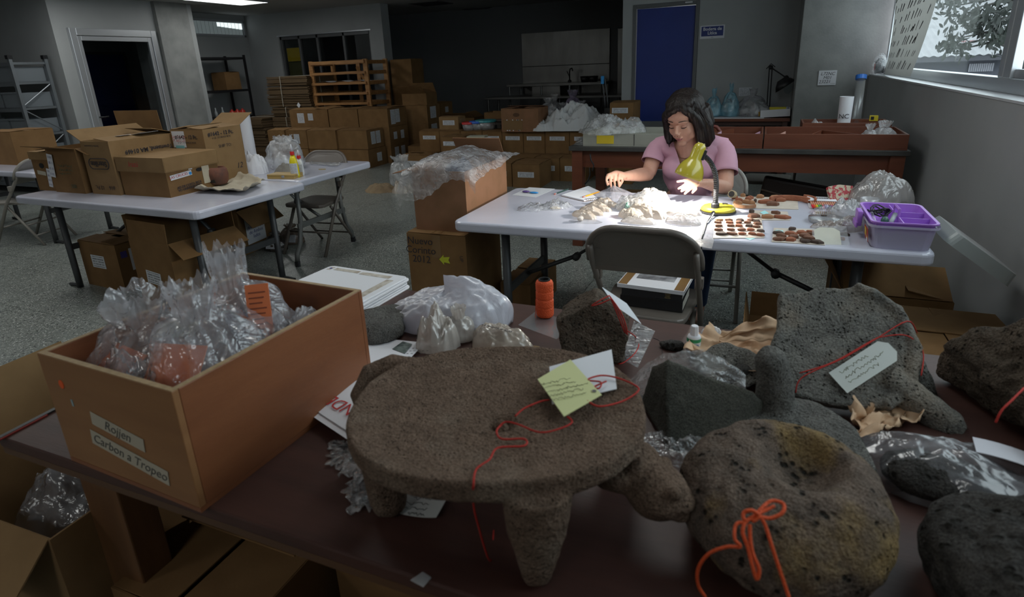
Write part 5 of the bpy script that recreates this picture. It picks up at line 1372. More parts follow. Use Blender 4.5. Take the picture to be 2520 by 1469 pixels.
# --- clear bags near the purple box
heap('clear_bag', 'clear bag of grey sherds between the springs and the purple box', 'bag', onw(2082, 534), .17, .13, .085, 63, film('grey_clear_bag', (.62, .62, .63), .55, bs=14, bump=.7), n=48, power=.5)
heap('clear_bag', 'big dusty clear bag behind the purple box', 'bag', onw(2163, 500), .30, .22, .16, 64, film('dusty_bag', (.46, .43, .42), .8, bs=14, bump=.6, milky=.2), n=60, power=.55, rough=.35, freq=1.8)
heap('clear_bag', 'long twisted bag of brown sherds beside the purple box', 'bag', onw(2092, 566), .24, .08, .06, 65, film('brown_clear_bag', (.55, .47, .42), .6, bs=16, bump=.7), rz=38, n=48, power=.6)
heap('clear_bag', 'flat bag with brown sherds behind the loose-pile card', 'bag', onw(2040, 563), .14, .05, .035, 66, film('brown_clear_bag2', (.42, .34, .29), .7, bs=16, bump=.7), n=36, power=.6)
t = thing('specimen_tag', 'cream tag with red print in a clear sleeve on the loose pile', 'tag', onw(2036, 585, WZ + .018), 10)
MB().prism([(-.055, -.05), (.045, -.055), (.055, .04), (.035, .06), (-.02, .062), (-.045, .045)], 0, .0015).build('tag', printed('tag_print', (.72, .69, .55), (.5, .12, .08), 7, .5, 9), t, M=T(rx=28))
MB().prism([(-.065, -.06), (.075, -.075), (.085, .07), (-.05, .07)], .003, .0035).build('sleeve', FILMS, t, M=T(rx=28))
t = thing('plastic_cup', 'small translucent white cup behind the purple box', 'cup', onw(2136, 519))
MB().lathe([(.036, 0), (.042, .065), (.039, .065), (.034, .004)], 24).build('cup', film('cup_plastic', (.8, .8, .84), .75, bs=2, bump=.02), t, smooth=True)
t = thing('round_lid', 'white round plastic lid lying at the back corner of the table', 'lid', (.585, 3.40, WZ))
MB().lathe([(.085, 0), (.09, .012), (.08, .016)], 28).build('lid', mat('lid_white', (.75, .75, .78), .4), t, smooth=False)
t = thing('flat_clear_box', 'flat translucent box between the cup and the round lid', 'box', (.56, 3.22, WZ)); MB().box(-.06, -.04, 0, .06, .04, .03).build('box_body', FILM2, t, bevel=.004)

# --- purple craft box with its lid
PUR = mat('purple_plastic', (.40, .18, .66), .35, sss=0)
FROST = film('frosted_plastic', (.66, .62, .80), .92, rough=.4, bs=2, bump=.02, milky=.04)
t = thing('craft_box', 'frosted plastic craft box with purple tray on the table corner', 'box', (.557, 2.80, WZ))
def rrect(w, d, r, n=5):
    o = []
    for qx, qy, a0 in ((w / 2 - r, d / 2 - r, 0), (-w / 2 + r, d / 2 - r, 90), (-w / 2 + r, -d / 2 + r, 180), (w / 2 - r, -d / 2 + r, 270)):
        for k in range(n): a = R(a0 + 90 * k / (n - 1)); o.append((qx + r * math.cos(a), qy + r * math.sin(a)))
    return o
def shell(rings, cap=True):
    n = len(rings[0][0]); vs = []; fs = []
    for pts, z in rings: vs += [(x, y, z) for x, y in pts]
    for l in range(len(rings) - 1):
        for i in range(n): fs.append((l * n + i, l * n + (i + 1) % n, (l + 1) * n + (i + 1) % n, (l + 1) * n + i))
    if cap: fs.append(tuple(range(n - 1, -1, -1)))
    return MB().add(vs, fs)
shell([(rrect(.20, .33, .03), 0), (rrect(.225, .355, .035), .088), (rrect(.245, .375, .04), .09), (rrect(.245, .375, .04), .100)]).build('box_body', FROST, t, smooth=False)
tr_ = shell([(rrect(.205, .33, .03), .06), (rrect(.215, .345, .03), .112), (rrect(.235, .365, .035), .113), (rrect(.235, .365, .035), .107)]).build('tray', PUR, t)
MB().box(-.004, -.165, .061, -.001, .165, .108).box(-.001, .045, .061, .105, .048, .104).box(-.001, -.055, .061, .105, -.052, .104).build('divider', PUR, tr_)
MB().tube([(-.0025, -.05, .10), (-.0025, -.05, .135), (-.0025, .04, .135), (-.0025, .04, .10)], .006, 6).build('tray_handle', PUR, tr_)
MB().box(-.145, -.02, .05, -.125, .05, .115).box(-.15, -.03, .045, -.140, .06, .07).build('latch', PUR, t, bevel=.004)
lb_ = MB().box(-.0015, -.055, .02, 0, .03, .075).build('label', mat('label_red', (.32, .03, .02), .5), t, M=T(-.1115, -.10, 0, rz=0) @ T(ry=-7))
MB().box(-.003, -.05, .022, -.0016, -.025, .036).build('barcode', LABELW, lb_); MB().box(-.003, -.02, .045, -.0016, .02, .068).build('picture', mat('label_yellow', (.55, .35, .03), .6), lb_); MB().box(-.0025, -.055, .037, -.0016, .03, .040).build('gold_line', MATS['label_yellow'], lb_)
cb = thing('coiled_cable', 'coiled black cable and tools lying in the purple tray', 'cable', (.50, 2.80, WZ + .062))
rc = random.Random(2)
for k in range(5):
    cx_, cy_, r_ = rc.uniform(-.01, .01), rc.uniform(.0, .06), rc.uniform(.025, .04)
    MB().tube([(cx_ + r_ * math.cos(j * .55), cy_ + r_ * math.sin(j * .55), .03 + .012 * k * .6 + .010 * math.sin(j * 1.1 + k)) for j in range(14)], .003, 6).build('cable_loop', BLACK, cb, smooth=True)
MB().tube([(-.03, -.12, .02), (-.035, .0, .045)], .006, 8).build('clear_pen', FILM2, cb, smooth=True)
MB().lathe([(.014, 0), (.014, .03), (.010, .04)], 12, T(.0, -.09, .01)).build('green_jar', mat('green_jar', (.04, .12, .08), .4), cb, smooth=True)
MB().tube([(.02, -.10, .03), (.045, -.03, .05)], .009, 8).build('grey_pen', mat('grey_pen', (.35, .4, .42), .4), cb, smooth=True)
t = thing('frosted_cover', 'frosted lid of the craft box leaning between table and wall', 'lid', (.815, 2.80, .70))
MX = T(ry=36)
shell([(rrect(.27, .30, .03), .05), (rrect(.29, .32, .03), .0), (rrect(.285, .315, .03), .0), (rrect(.265, .295, .03), .047)]).build('lid', film('lid_frost', (.50, .54, .53), .86, rough=.45, bs=2, bump=.02, milky=.05), t, M=MX)

# --- desk lamp
LP = Vector((-.168, 3.10, WZ))
t = thing('desk_lamp', 'yellow gooseneck desk lamp shining on the work table', 'lamp', LP)
LY = mat('lamp_yellow', (.62, .50, .025), .28, coat=.4)
LYD = mat('lamp_shade_yellow', (.46, .38, .035), .25, coat=.5)
MB().lathe([(.088, 0), (.09, .006), (.088, .012)], 32, sy=.92).build('base_foot', BLACK, t, smooth=False)
MB().lathe([(.086, .012), (.084, .024), (.074, .034), (.05, .038), (.001, .0385)], 32, sy=.92, cap1=False).build('base', LY, t, smooth=True)
MB().box(-.012, .02, .037, .014, .034, .044).build('switch', BLACK, t, M=T(.03, .0, 0))
MB().lathe([(.010, 0), (.010, .012)], 10, T(-.016, -.083, .018, rx=90)).build('cord_grommet', BLACK, t)
MB().lathe([(.021, .032), (.021, .055), (.016, .06)], 14, T(-.012, -.045, 0)).build('arm_socket', BLACK, t)
hd = Vector((-.300, 3.02, 0)) - LP
ap = [(-.012, -.045, .05), (-.012, -.045, .10), (-.014, -.046, .16), (-.024, -.05, .215), (-.045, -.058, .262), (-.074, -.066, .295), (-.098, -.072, .308)]
# smooth the path and give the neck its corrugated rings
cv = []
for i in range(len(ap) - 1):
    for k in range(12):
        q = k / 12.0
        p0, p1, p2, p3 = [Vector(ap[max(0, min(len(ap) - 1, i + j))]) for j in (-1, 0, 1, 2)]
        cv.append(.5 * ((2 * p1) + (p2 - p0) * q + (2 * p0 - 5 * p1 + 4 * p2 - p3) * q * q + (3 * p1 - p0 - 3 * p2 + p3) * q ** 3))
cv.append(Vector(ap[-1]))
MB().tube(cv, [.0135 if i % 2 else .0115 for i in range(len(cv))], 12).build('gooseneck', BLACK, t, smooth=False)
sc_ = Vector((-.285, 3.02, 1.03)) - LP
ax = Vector((-.05, -.02, -.155)).normalized()
rot = Vector((0, 0, -1)).rotation_difference(ax).to_matrix().to_4x4()
SM = Matrix.Translation(sc_) @ rot
MB().box(.024, -.015, .0, .040, .015, .05).build('neck_clamp', BLACK, t, M=SM, bevel=.003)
sp = MB().lathe([(.002, .078), (.018, .074), (.028, .062), (.031, .045), (.031, .0), (.036, -.012), (.052, -.032), (.064, -.058), (.070, -.085), (.0705, -.098), (.069, -.098), (.062, -.060), (.050, -.034), (.034, -.014), (.029, 0), (.029, .045), (.026, .058), (.002, .07)], 40, cap0=True, cap1=True)
sp.build('shade', LYD, t, smooth=True, M=SM)
for k in range(10):
    a = 2 * math.pi * k / 10
    MB().ball((.016 * math.cos(a), .016 * math.sin(a), .075), .0026, 8).build('vent_hole', mat('vent_glow', (.7, .62, .25), .5), t, M=SM)
MB().lathe([(.012, .0), (.014, -.03)], 12).build('bulb_socket', WHITE, t, M=SM)
MB().ball((0, 0, -.042), (.022, .022, .027), 16).build('bulb', mat('lit_bulb', (1, 1, 1), .5, emit=((1.0, .95, .86), 30.0)), t, smooth=True, M=SM)
pl = bpy.data.lights.new('bulb_light', 'POINT'); pl.energy = BULB_W; pl.color = (1.0, .95, .87); pl.shadow_soft_size = .006
po = bpy.data.objects.new('bulb_light', pl); COL.objects.link(po); po.parent = t; po.matrix_local = SM @ T(0, 0, -.079)
c0 = Vector((-.016, -.095, .018))
cp = [c0, c0 + Vector((-.01, -.05, -.010))]
for px, py in ((1740, 548), (1733, 570), (1727, 590)):
    q = onw(px, py) - LP; cp.append(Vector((q.x, q.y, .004)))
e = cp[-1]; cp[-1] = Vector((e.x, 2.60 - LP.y - .006, .002))
for z, dx, dy in ((-.05, .0, -.012), (-.3, .012, -.012), (-.6, .02, -.02), (-.735, .04, .05)): cp.append(Vector((e.x + dx, 2.60 - LP.y + dy, z)))
MB().tube(cp, .0032, 6).build('power_cord', BLACK, t, smooth=True)
MB().tube([c0 + Vector((.004, 0, 0)), c0 + Vector((-.005, -.07, -.012)), c0 + Vector((-.014, -.15, -.014))], .0035, 6).build('cord_sleeve', ALU, t)
# --- books on the brown chair
p = Vector((-.40, 2.50, .455))
for k, (dz, h, w, d, rz, m, lab) in enumerate(((0, .05, .27, .20, 0, mat('book_black', (.012, .012, .014), .4), 'thick black book at the bottom on the brown chair'), (.051, .035, .26, .20, 1, mat('book_dark', (.02, .02, .024), .45), 'black book with gilt spine letters on the brown chair'), (.087, .018, .29, .22, -2, WHITE, 'white covered book with brown borders on top of the black books'))):
    t = thing('book', lab, 'book', (p.x + .02, p.y + .02, p.z + dz), rz - 2)
    MB().box(-w / 2, -d / 2, .002, w / 2, d / 2, h - .002).build('pages', mat('book_pages', (.6, .58, .5), .8), t)
    MB().box(-w / 2 - .002, -d / 2 - .002, 0, w / 2 + .002, d / 2, .003).box(-w / 2 - .002, -d / 2 - .002, h - .003, w / 2 + .002, d / 2, h).box(-w / 2 - .002, -d / 2 - .003, 0, w / 2 + .002, -d / 2, h).build('cover', m, t, bevel=.001)
    if k == 1: lettering(t, 'GODS\nAND\nFACES', .009, mat('gilt', (.4, .3, .1), .5), T(.07, -d / 2 - .0035, h / 2))
    if k == 2:
        for x in (-w / 2 + .022, w / 2 - .022): MB().box(x - .02, -d / 2, h, x + .02, d / 2, h + .0006).build('brown_border', mat('brown_border', (.22, .12, .04), .5), t)
        MB().box(-.085, -.02, h, .085, .09, h + .0006).build('cover_picture', mat('cover_photo', (.10, .10, .11), .5, col2=(.4, .4, .42), vs=18), t)

# ================================================================== things on the white table (left) and the floor
p = at(567, 452, z=TZ)
t = thing('clay_pot', 'broken red clay vessel standing on the cream paper', 'pot', (-3.66, 3.10, TZ + .02))
MB().lathe([(.05, 0), (.065, .02), (.072, .07), (.066, .11), (.05, .125), (.044, .120), (.058, .09), (.060, .03)], 22, cap1=False).build('pot_body', mat('red_clay', (.20, .075, .045), .85, col2=(.10, .05, .04), vs=12, bump=.2, bs=60), t, smooth=True)
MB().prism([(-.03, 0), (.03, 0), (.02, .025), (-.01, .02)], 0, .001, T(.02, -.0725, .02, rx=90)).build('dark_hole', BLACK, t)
def crumple(name, label, pts, z, m, amp=.025, seed=1, cat='paper', n=26, zc=.0, curl=.05):
    P = [at(x, y, z=z) for x, y in pts]; c = sum(P, Vector()) / 4
    def fn(u, v):
        q = P[0].lerp(P[1], u).lerp(P[3].lerp(P[2], u), v) - c
        e = max(abs(u - .5), abs(v - .5)) * 2
        zz = amp * abs(noise.noise(Vector((u * 4 + seed, v * 4, 0)))) + amp * .6 * abs(noise.noise(Vector((u * 9 + seed, v * 9, 5)))) + curl * max(0, e - .7) ** 1.5 * (1 + noise.noise(Vector((u * 3 + seed, v * 3, 9)))) + zc
        return (q.x + .02 * noise.noise(Vector((u * 5, v * 5, seed))), q.y + .02 * noise.noise(Vector((u * 5, v * 5, seed + 4))), zz + .001)
    o = MB().grid(fn, n, n).build(name, m, smooth=True, solid=.0012); o.location = (c.x, c.y, z)
    return tag(o, label, cat)
crumple('cream_wrapping_paper', 'crumpled cream wrapping paper under the clay vessel', [(480, 476), (600, 482), (655, 455), (560, 432)], TZ, CREAMP, .03, 3, curl=.22)
heap('crumpled_paper', 'crumpled white paper bag on the white table', 'paper', (-3.86, 3.62, TZ), .26, .20, .15, 71, WHITE, rough=.8, freq=2.2, n=64, power=.35)
bag('limp clear plastic bag standing beside the glue bottles', (-3.72, 3.86, TZ), .30, .26, .28, 72, FILM2, neck=.85, tuft=.5, nr=.55, crease=.35)
heap('grey_cloth_scrap', 'grey crumpled scrap at the foot of the clear bag', 'scrap', (-3.60, 3.72, TZ), .24, .16, .07, 73, mat('grey_scrap', (.25, .235, .21), .85), n=40)
def glue(label, px, py, s, m, w):
    p = at(px, py, z=TZ); t = thing('glue_bottle', label, 'bottle', (p.x, p.y, TZ), 20)
    MB().lathe([(.034 * w, 0), (.037 * w, .02), (.036 * w, .07 * s), (.030 * w, .12 * s), (.015, .16 * s)], 18, sy=.62).build('bottle', m, t, smooth=True)
    MB().lathe([(.016, .16 * s), (.015, .175 * s + .01)], 12).build('collar', mat('glue_red', (.6, .02, .02), .4), t)
    MB().lathe([(.011, .175 * s + .01), (.005, .225 * s + .01), (.003, .225 * s + .012)], 12).build('nozzle', WHITE, t, smooth=True)
    MB().grid(lambda u, v: (.0365 * w * math.sin((u - .5) * 2.0), -.0375 * w * .62 * math.cos((u - .5) * 2.0) - .0005, (.02 + .085 * s * v)), 10, 4).build('label', LFORM, t)
glue('tall yellow glue bottle with red collar on the white table', 728, 437, 1.10, mat('glue_yellow', (.72, .60, .01), .35), 1.0)
glue('white glue bottle with red collar behind the yellow one', 742, 432, .85, mat('glue_white', (.75, .75, .75), .35), .75)
t = thing('wooden_case', 'flat wooden case with a metal clasp beside the glue bottles', 'case', (-3.41, 3.50, TZ), 8)
MB().box(-.12, -.06, 0, .12, .06, .018).build('case_bottom', mat('case_wood', (.45, .30, .10), .5), t, bevel=.002); MB().box(-.12, -.06, .019, .12, .06, .034).build('case_lid', MATS['case_wood'], t, bevel=.002)
MB().box(.01, -.0625, .010, .035, -.06, .028).build('clasp', ALU, t)
t = thing('paper_tube', 'tall white paper roll standing behind the white table boxes', 'paper roll', (-4.28, 4.02, TZ))
MB().lathe([(.048, 0), (.048, .44)], 20, cap0=False, cap1=False).lathe([(.036, .0), (.036, .438)], 20, cap0=False, cap1=False).build('roll', WHITE, t, smooth=True)
o = tag(MB().lathe([(.035, 0), (.034, .004), (.02, .005)], 14, sy=.6).build('wood_shaving', mat('tan_chip', (.35, .27, .14), .8)), 'small tan chip lying at the far end of the white table', 'chip'); o.location = at(793, 417, z=TZ)
card2 = crumple('clear_sheet', 'clear sheet with pale strips lying on the far white table', [(760, 405), (830, 412), (845, 398), (775, 392)], TZ, FILM2, .006, 8, 'sheet')
# little bags beside the box under the table
for k, (px, py, w, h, lab) in enumerate(((665, 610, .22, .16, 'small dark sample bag with white label under the far white table'), (703, 594, .26, .18, 'sample bag of brown sherds behind the chair leg'))):
    p = at(px, py, z=0)
    t = thing('sample_bag', lab, 'bag', (p.x + .1, p.y - .02, 0), 10)
    obj('bag_body', bag_mesh(w, .18, h, 75 + k, neck=.8, nr=.3), film('dark_sample_%d' % k, ((.10, .08, .065), (.22, .16, .12))[k], .85, bs=14, milky=.1), t)
    MB().box(-.07, -.004, 0, .07, 0, .07).build('label', LFORM, t, M=T(.02, -.085, .03, rx=-20))
p = at(722, 580, z=0); t = thing('printed_packet', 'small clear packet with printed insert under the chair', 'packet', (p.x, p.y, 0)); MB().box(-.06, -.05, 0, .06, .05, .05).build('insert', LFORM, t); MB().box(-.07, -.06, 0, .07, .06, .06).build('wrap', FILMS, t)
# bag heap on the floor by the aisle
p = at(958, 470, z=0)
heap('tan_bag', 'tan cloth bag lying on the floor by the aisle', 'bag', (p.x - .12, p.y, 0), .50, .34, .10, 81, mat('tan_cloth', (.30, .22, .13), .9, col2=(.22, .15, .09), vs=9), n=48)
heap('cream_sample_bag', 'cream sample bag on the floor beside the tan bag', 'bag', (p.x + .22, p.y + .02, 0), .34, .30, .17, 82, CRM, n=48, rough=.7)
bag('clear bag standing open on the floor behind the tan bag', (p.x + .02, p.y + .30, 0), .34, .3, .42, 83, FILM2, neck=.8, nr=.5, tuft=.7)
heap('white_plastic_scrap', 'crumpled white film on the floor near the wrapped box', 'film', (p.x + .36, p.y + .32, 0), .34, .3, .26, 84, FILMT, n=44, rough=.9)
# ================================================================== the front table
FZ = TZ + .0006
def onf(px, py, z=FZ): return at(px, py, z=z)
ST_BROWN = stone('stone_brown', (.155, .106, .077), (.116, .079, .057), ps=230, amount=.3, patch=(.175, .130, .098))
ST_GREY = stone('stone_grey', (.165, .160, .145), (.115, .112, .104), ps=150, amount=.5, patch=(.19, .165, .135))
ST_GREYS = stone('stone_grey_smooth', (.135, .130, .120), (.10, .097, .09), ps=260, amount=.3)
ST_GREEN = stone('stone_greenish', (.078, .078, .066), (.062, .062, .053), ps=300, amount=.05, bump=.25)
ST_PORE = stone('stone_porous', (.15, .112, .088), (.085, .066, .054), ps=80, amount=.7, patch=(.20, .135, .062))
ST_DARK = stone('stone_dark_porous', (.062, .058, .054), (.038, .036, .034), ps=60, amount=.8)
ST_ROCK = stone('rock_brown', (.125, .098, .075), (.08, .064, .05), ps=110, amount=.45, bump=1.0)

def rock_mesh(planes, radii, seed, sub=5, p=9, n1=.03, f1=6, n2=.010, f2=25, fn=None):
    bm = bmesh.new(); bmesh.ops.create_icosphere(bm, subdivisions=sub, radius=1.0)
    pl = [(Vector(n).normalized(), d) for n, d in planes]
    for v in bm.verts:
        d = v.co.normalized()
        e = 1.0 / math.sqrt((d.x / radii[0]) ** 2 + (d.y / radii[1]) ** 2 + (d.z / radii[2]) ** 2)
        s = e ** -p
        for n, D in pl:
            c = n.dot(d)
            if c > .02: s += (D / c) ** -p
        r = s ** (-1.0 / p)
        q = d * r
        r += n1 * noise.noise(q * f1 + Vector((seed, 0, 0))) + n2 * noise.noise(q * f2 + Vector((seed, 5, 0)))
        q = d * r
        if fn: q = fn(q)
        v.co = q
    me = bpy.data.meshes.new('rock'); bm.to_mesh(me); bm.free()
    me.polygons.foreach_set('use_smooth', [True] * len(me.polygons))
    return me
def rock(name, label, loc, m, me, rz=0, rx=0, ry=0, cat='stone', group=None):
    o = obj(name, me, m); o.location = loc; o.rotation_euler = (R(rx), R(ry), R(rz))
    return tag(o, label, cat, group)

# --- carved metate
MC = Vector((-.388, .805, FZ))
cr, sr = math.cos(R(20)), math.sin(R(20))
def ml(x, y): # room offset -> local frame of the slab
    return (x * cr + y * sr, -x * sr + y * cr)
def plate_rings(a, b, ex, zs):
    n = 72; vs = []; fs = []
    for (k, z) in zs:
        for i in range(n):
            t_ = 2 * math.pi * i / n; c, s = math.cos(t_), math.sin(t_)
            vs.append((a * k * abs(c) ** (2 / ex) * (1 if c >= 0 else -1), b * k * abs(s) ** (2 / ex) * (1 if s >= 0 else -1), z))
    for l in range(len(zs) - 1):
        for i in range(n): fs.append((l * n + i, l * n + (i + 1) % n, (l + 1) * n + (i + 1) % n, (l + 1) * n + i))
    fs += [tuple(range(n - 1, -1, -1)), tuple(range((len(zs) - 1) * n, len(zs) * n))]
    return vs, fs
mm = MB()
mm.add(*plate_rings(.255, .212, 2.3, [(.90, .160), (.985, .166), (1.0, .172), (1.0, .198), (.99, .204), (.965, .203), (.80, .192), (.5, .186), (.05, .184)]))
def leg_(foot, top, r0, r1, mid=1.0):
    f, t_ = Vector((*ml(foot[0] - MC.x, foot[1] - MC.y), 0.006)), Vector((*ml(top[0] - MC.x, top[1] - MC.y), .17))
    mm.tube([f, f.lerp(t_, .12), f.lerp(t_, .55), t_], [r1 * .8, r1, (r0 + r1) / 2 * mid, r0], 20)
leg_((-.262, .655), (-.262, .665), .055, .028, 1.12); leg_((-.562, .700), (-.575, .715), .046, .034); leg_((-.61, .93), (-.60, .91), .046, .03); leg_((-.20, .97), (-.22, .95), .05, .03)
# head and tail lug
h0 = Vector((*ml(-.165 - MC.x, .815 - MC.y), .122)); h1 = Vector((*ml(-.105 - MC.x, .79 - MC.y), .104))
mm.ball(tuple(h0), (.065, .055, .040), 24); mm.ball(tuple(h1), (.050, .046, .044), 24)
mm.ball((h1.x + .036, h1.y - .004, h1.z - .008), (.026, .034, .014), 18); mm.ball((h1.x + .034, h1.y - .004, h1.z - .030), (.022, .030, .012), 18)
for s in (-1, 1): mm.ball((h1.x + .018, h1.y + s * .036, h1.z + .026), (.014, .010, .011), 12)
mm.tube([(h0.x + .005, h0.y + .035, h0.z + .02), (h0.x + .012, h0.y + .040, h0.z + .062)], [.016, .012], 12)
mm.tube([(h0.x + .008, h0.y - .035, h0.z + .02), (h0.x + .012, h0.y - .038, h0.z + .055)], [.016, .012], 12)
tl = [Vector((*ml(x - MC.x, y - MC.y), z)) for x, y, z in ((-.61, .89, .175), (-.66, .885, .176), (-.695, .862, .166), (-.70, .835, .138), (-.66, .80, .12))]
mm.tube(tl, [.030, .030, .028, .026, .024], 18)
hx, hy = ml(-.366 - MC.x, .773 - MC.y)
def mdisp(c):
    d = .0014 * nz(c, 14, 2) + .0010 * nz(c, 60, 5)
    if c[2] > .12:
        r2 = (c[0] - hx) ** 2 + (c[1] - hy) ** 2; d -= .030 * math.exp(-r2 / (2 * .011 ** 2))
    return d
me = remesh(mm, 'metate', .0045, 2, mdisp)
o = rock('stone_metate', 'large brown four-legged stone metate with carved animal head', MC, ST_BROWN, me, rz=20)

# --- tags and red threads
def thread(label, pts, m=RED, r=.0016, name='red_thread', smooth=True, parent=None, cat='thread', world=True):
    P = [Vector(p) for p in pts]; c = P[0]
    cvp = []
    for i in range(len(P) - 1):
        for k in range(5):
            q = k / 5.0
            a, b, c2, d = [P[max(0, min(len(P) - 1, i + j))] for j in (-1, 0, 1, 2)]
            cvp.append(.5 * ((2 * b) + (c2 - a) * q + (2 * a - 5 * b + 4 * c2 - d) * q * q + (3 * b - a - 3 * c2 + d) * q ** 3) - c)
    cvp.append(P[-1] - c)
    o = MB().tube(cvp, r, 6).build(name, m, parent, smooth=True)
    if parent is None:
        o.location = c; tag(o, label, cat)
    else: o.location = c - parent.location
    return o
PZ = FZ + .197
mt = lambda px, py, dz=0: at(px, py, z=PZ + dz)
thread('thin red thread trailing from the metate dimple over its edge', [mt(1235, 1045, -.012), mt(1222, 1060, -.004), mt(1235, 1080, -.003), mt(1290, 1080, -.003), mt(1290, 1097, -.003), mt(1225, 1102, .0), mt(1205, 1130, .001), mt(1172, 1155, .003), mt(1165, 1195, .008)] + [at(1164, 1225, Y=.632), at(1172, 1275, Y=.635), Vector((-.345, .66, FZ + .002)), onf(1215, 1305, FZ + .002)])
thread('red thread joining the metate dimple to the yellow tag', [mt(1228, 1050, -.010), mt(1245, 1038, -.006), mt(1275, 1044, -.002), mt(1330, 1064, 0), mt(1385, 1052, .002), mt(1408, 1038, .003), mt(1396, 1025, .004)])
thread('short red thread at the corner of the white tag', [mt(1268, 1024, 0), mt(1290, 1005, .001), mt(1330, 988, .003), mt(1352, 984, .004)])
t = thing('paper_tag', 'white paper tag lying on the metate under the yellow one', 'tag', mt(1440, 925, .003))
Pq = [mt(x, y, .004) - t.location for x, y in ((1352, 905), (1505, 868), (1518, 957), (1358, 990))]
MB().prism([(p.x, p.y) for p in Pq], 0, .0012).build('tag', LABELW, t, M=T(0, 0, .002, rx=3))
t = thing('yellow_tag', 'yellow handwritten paper tag lying on the metate', 'tag', mt(1400, 960, .009))
Pq = [mt(x, y, .010) - t.location for x, y in ((1323, 938), (1404, 893), (1481, 976), (1388, 1026))]
MB().prism([(p.x, p.y) for p in Pq], 0, .0012).build('tag', mat('yellow_paper', (.58, .60, .30), .75), t, M=T(0, 0, .004, rx=2))
ang = math.degrees(math.atan2(Pq[2].y - Pq[1].y, Pq[2].x - Pq[1].x))
scribble(t, .085, 5, .014, mat('pencil_grey', (.22, .23, .14), .8), T(0, 0, .0058) @ T(rz=ang + 90) @ T(0, .028, 0), 3, .0005)
MB().lathe([(.004, 0), (.004, .0004)], 10, T((Pq[2].x) * .72 + .002, Pq[2].y * .72 + .004, .0066)).build('punch_hole', BLACK, t)
thread('red thread tied through the yellow and white tags', [mt(1445, 986, .012), mt(1475, 1000, .010), mt(1530, 988, .006), mt(1568, 965, .008), mt(1566, 950, .01), mt(1520, 930, .012), mt(1478, 924, .012), mt(1445, 935, .014), mt(1478, 940, .016), mt(1475, 955, .014), mt(1462, 952, .013), mt(1492, 938, .012)])

# --- plywood box and what it holds
pb = thing('plywood_box', 'open plywood box with taped paper labels full of clear bags', 'box', (-1.083, .838, FZ), -2.5)
PW, PD_, PH, th = .405, .505, .253, .013
MB().box(-PW / 2, -PD_ / 2, 0, PW / 2, PD_ / 2, .010).build('bottom', PLY, pb)
MB().box(-PW / 2, -PD_ / 2, .010, PW / 2, -PD_ / 2 + th, PH).build('front_panel', PLYL, pb, bevel=.0015)
MB().box(-PW / 2, PD_ / 2 - th, .010, PW / 2, PD_ / 2, PH).build('back_panel', PLY, pb, bevel=.0015)
for s in (-1, 1): MB().box(s * PW / 2 - (th if s > 0 else 0), -PD_ / 2 + th, .010, s * PW / 2 + (0 if s > 0 else th), PD_ / 2 - th, PH).build('side_panel', PLY, pb, bevel=.0015)
RIM = mat('ply_edge', (.42, .29, .15), .6, col2=(.33, .22, .11), vs=60, stretch=(1, 1, .2))
for s in (-1, 1):
    MB().box(s * (PW / 2 - th / 2) - th / 2 + .001, -PD_ / 2 + .001, PH, s * (PW / 2 - th / 2) + th / 2 - .001, PD_ / 2 - .001, PH + .0012).build('raw_edge', RIM, pb)
    MB().box(-PW / 2 + th, s * (PD_ / 2 - th / 2) - th / 2 + .001, PH, PW / 2 - th, s * (PD_ / 2 - th / 2) + th / 2 - .001, PH + .0012).build('raw_edge', RIM, pb)
for k, (x, z, w, h, rot, txt) in enumerate(((.005, .125, .155, .030, 9, 'Rojjen'), (.02, .072, .225, .034, 9, 'Carbon a Tropeo'))):
    Mf = T(x, -PD_ / 2 - .0008, z) @ T(ry=rot)
    MB().box(-w / 2, -.0006, -h / 2, w / 2, 0, h / 2).build('tape_label', MASK, pb, M=Mf)
    lettering(pb, txt, .030, mat('ink_faint', (.09, .085, .08), .8), Mf @ T(0, -.001, 0), shear=.3)
MB().lathe([(.008, 0), (.008, .001)], 14, T(-.145, -PD_ / 2, .195, rx=90), sy=1.2).build('orange_dot', mat('orange_dot', (.85, .12, .02), .5), pb)
MB().box(-.128, -PD_ / 2 - .001, .15, -.122, -PD_ / 2, .165).build('blue_fleck', mat('blue_fleck', (.3, .4, .42), .7), pb)
CLB = film('clear_sample_bag', (.82, .82, .88), .34, rough=.14, bs=13, bump=1.0)
def lbox(x, y, z): # point in the box frame
    return pb.location + Vector((x * math.cos(R(-2.5)) - y * math.sin(R(-2.5)), x * math.sin(R(-2.5)) + y * math.cos(R(-2.5)), z))
bag('tall knotted clear bag at the back of the plywood box', lbox(-.03, .075, .012), .36, .30, .385, 201, CLB, neck=.74, nr=.22, tuft=.24, crease=.36, n=80, rings=50)
bag('knotted clear bag with an orange card at the front of the plywood box', lbox(.055, -.08, .012), .28, .30, .36, 202, CLB, neck=.80, nr=.24, tuft=.30, crease=.36, n=80, rings=50)
bag('clear bag with a torn tuft nearest the label corner of the plywood box', lbox(-.085, -.10, .012), .26, .28, .33, 203, CLB, neck=.82, nr=.34, tuft=.42, crease=.4, n=80, rings=50)
heap('clear_bag', 'flat clear bag against the far side of the plywood box', 'bag', lbox(.11, .10, .14), .17, .28, .09, 204, CLB, n=60, rough=.9)
heap('clear_bag', 'flat crinkled bag at the label end of the plywood box', 'bag', lbox(-.05, -.16, .13), .28, .16, .09, 209, CLB, n=60, rough=.9)
heap('dark_sherds', 'dark grey stones inside the front clear bag', 'stones', lbox(.07, -.10, .02), .19, .19, .10, 205, ST_GREYS, n=32)
heap('dark_sherds', 'grey stones inside the tall clear bag', 'stones', lbox(.02, .11, .02), .22, .18, .16, 206, ST_GREYS, n=32)
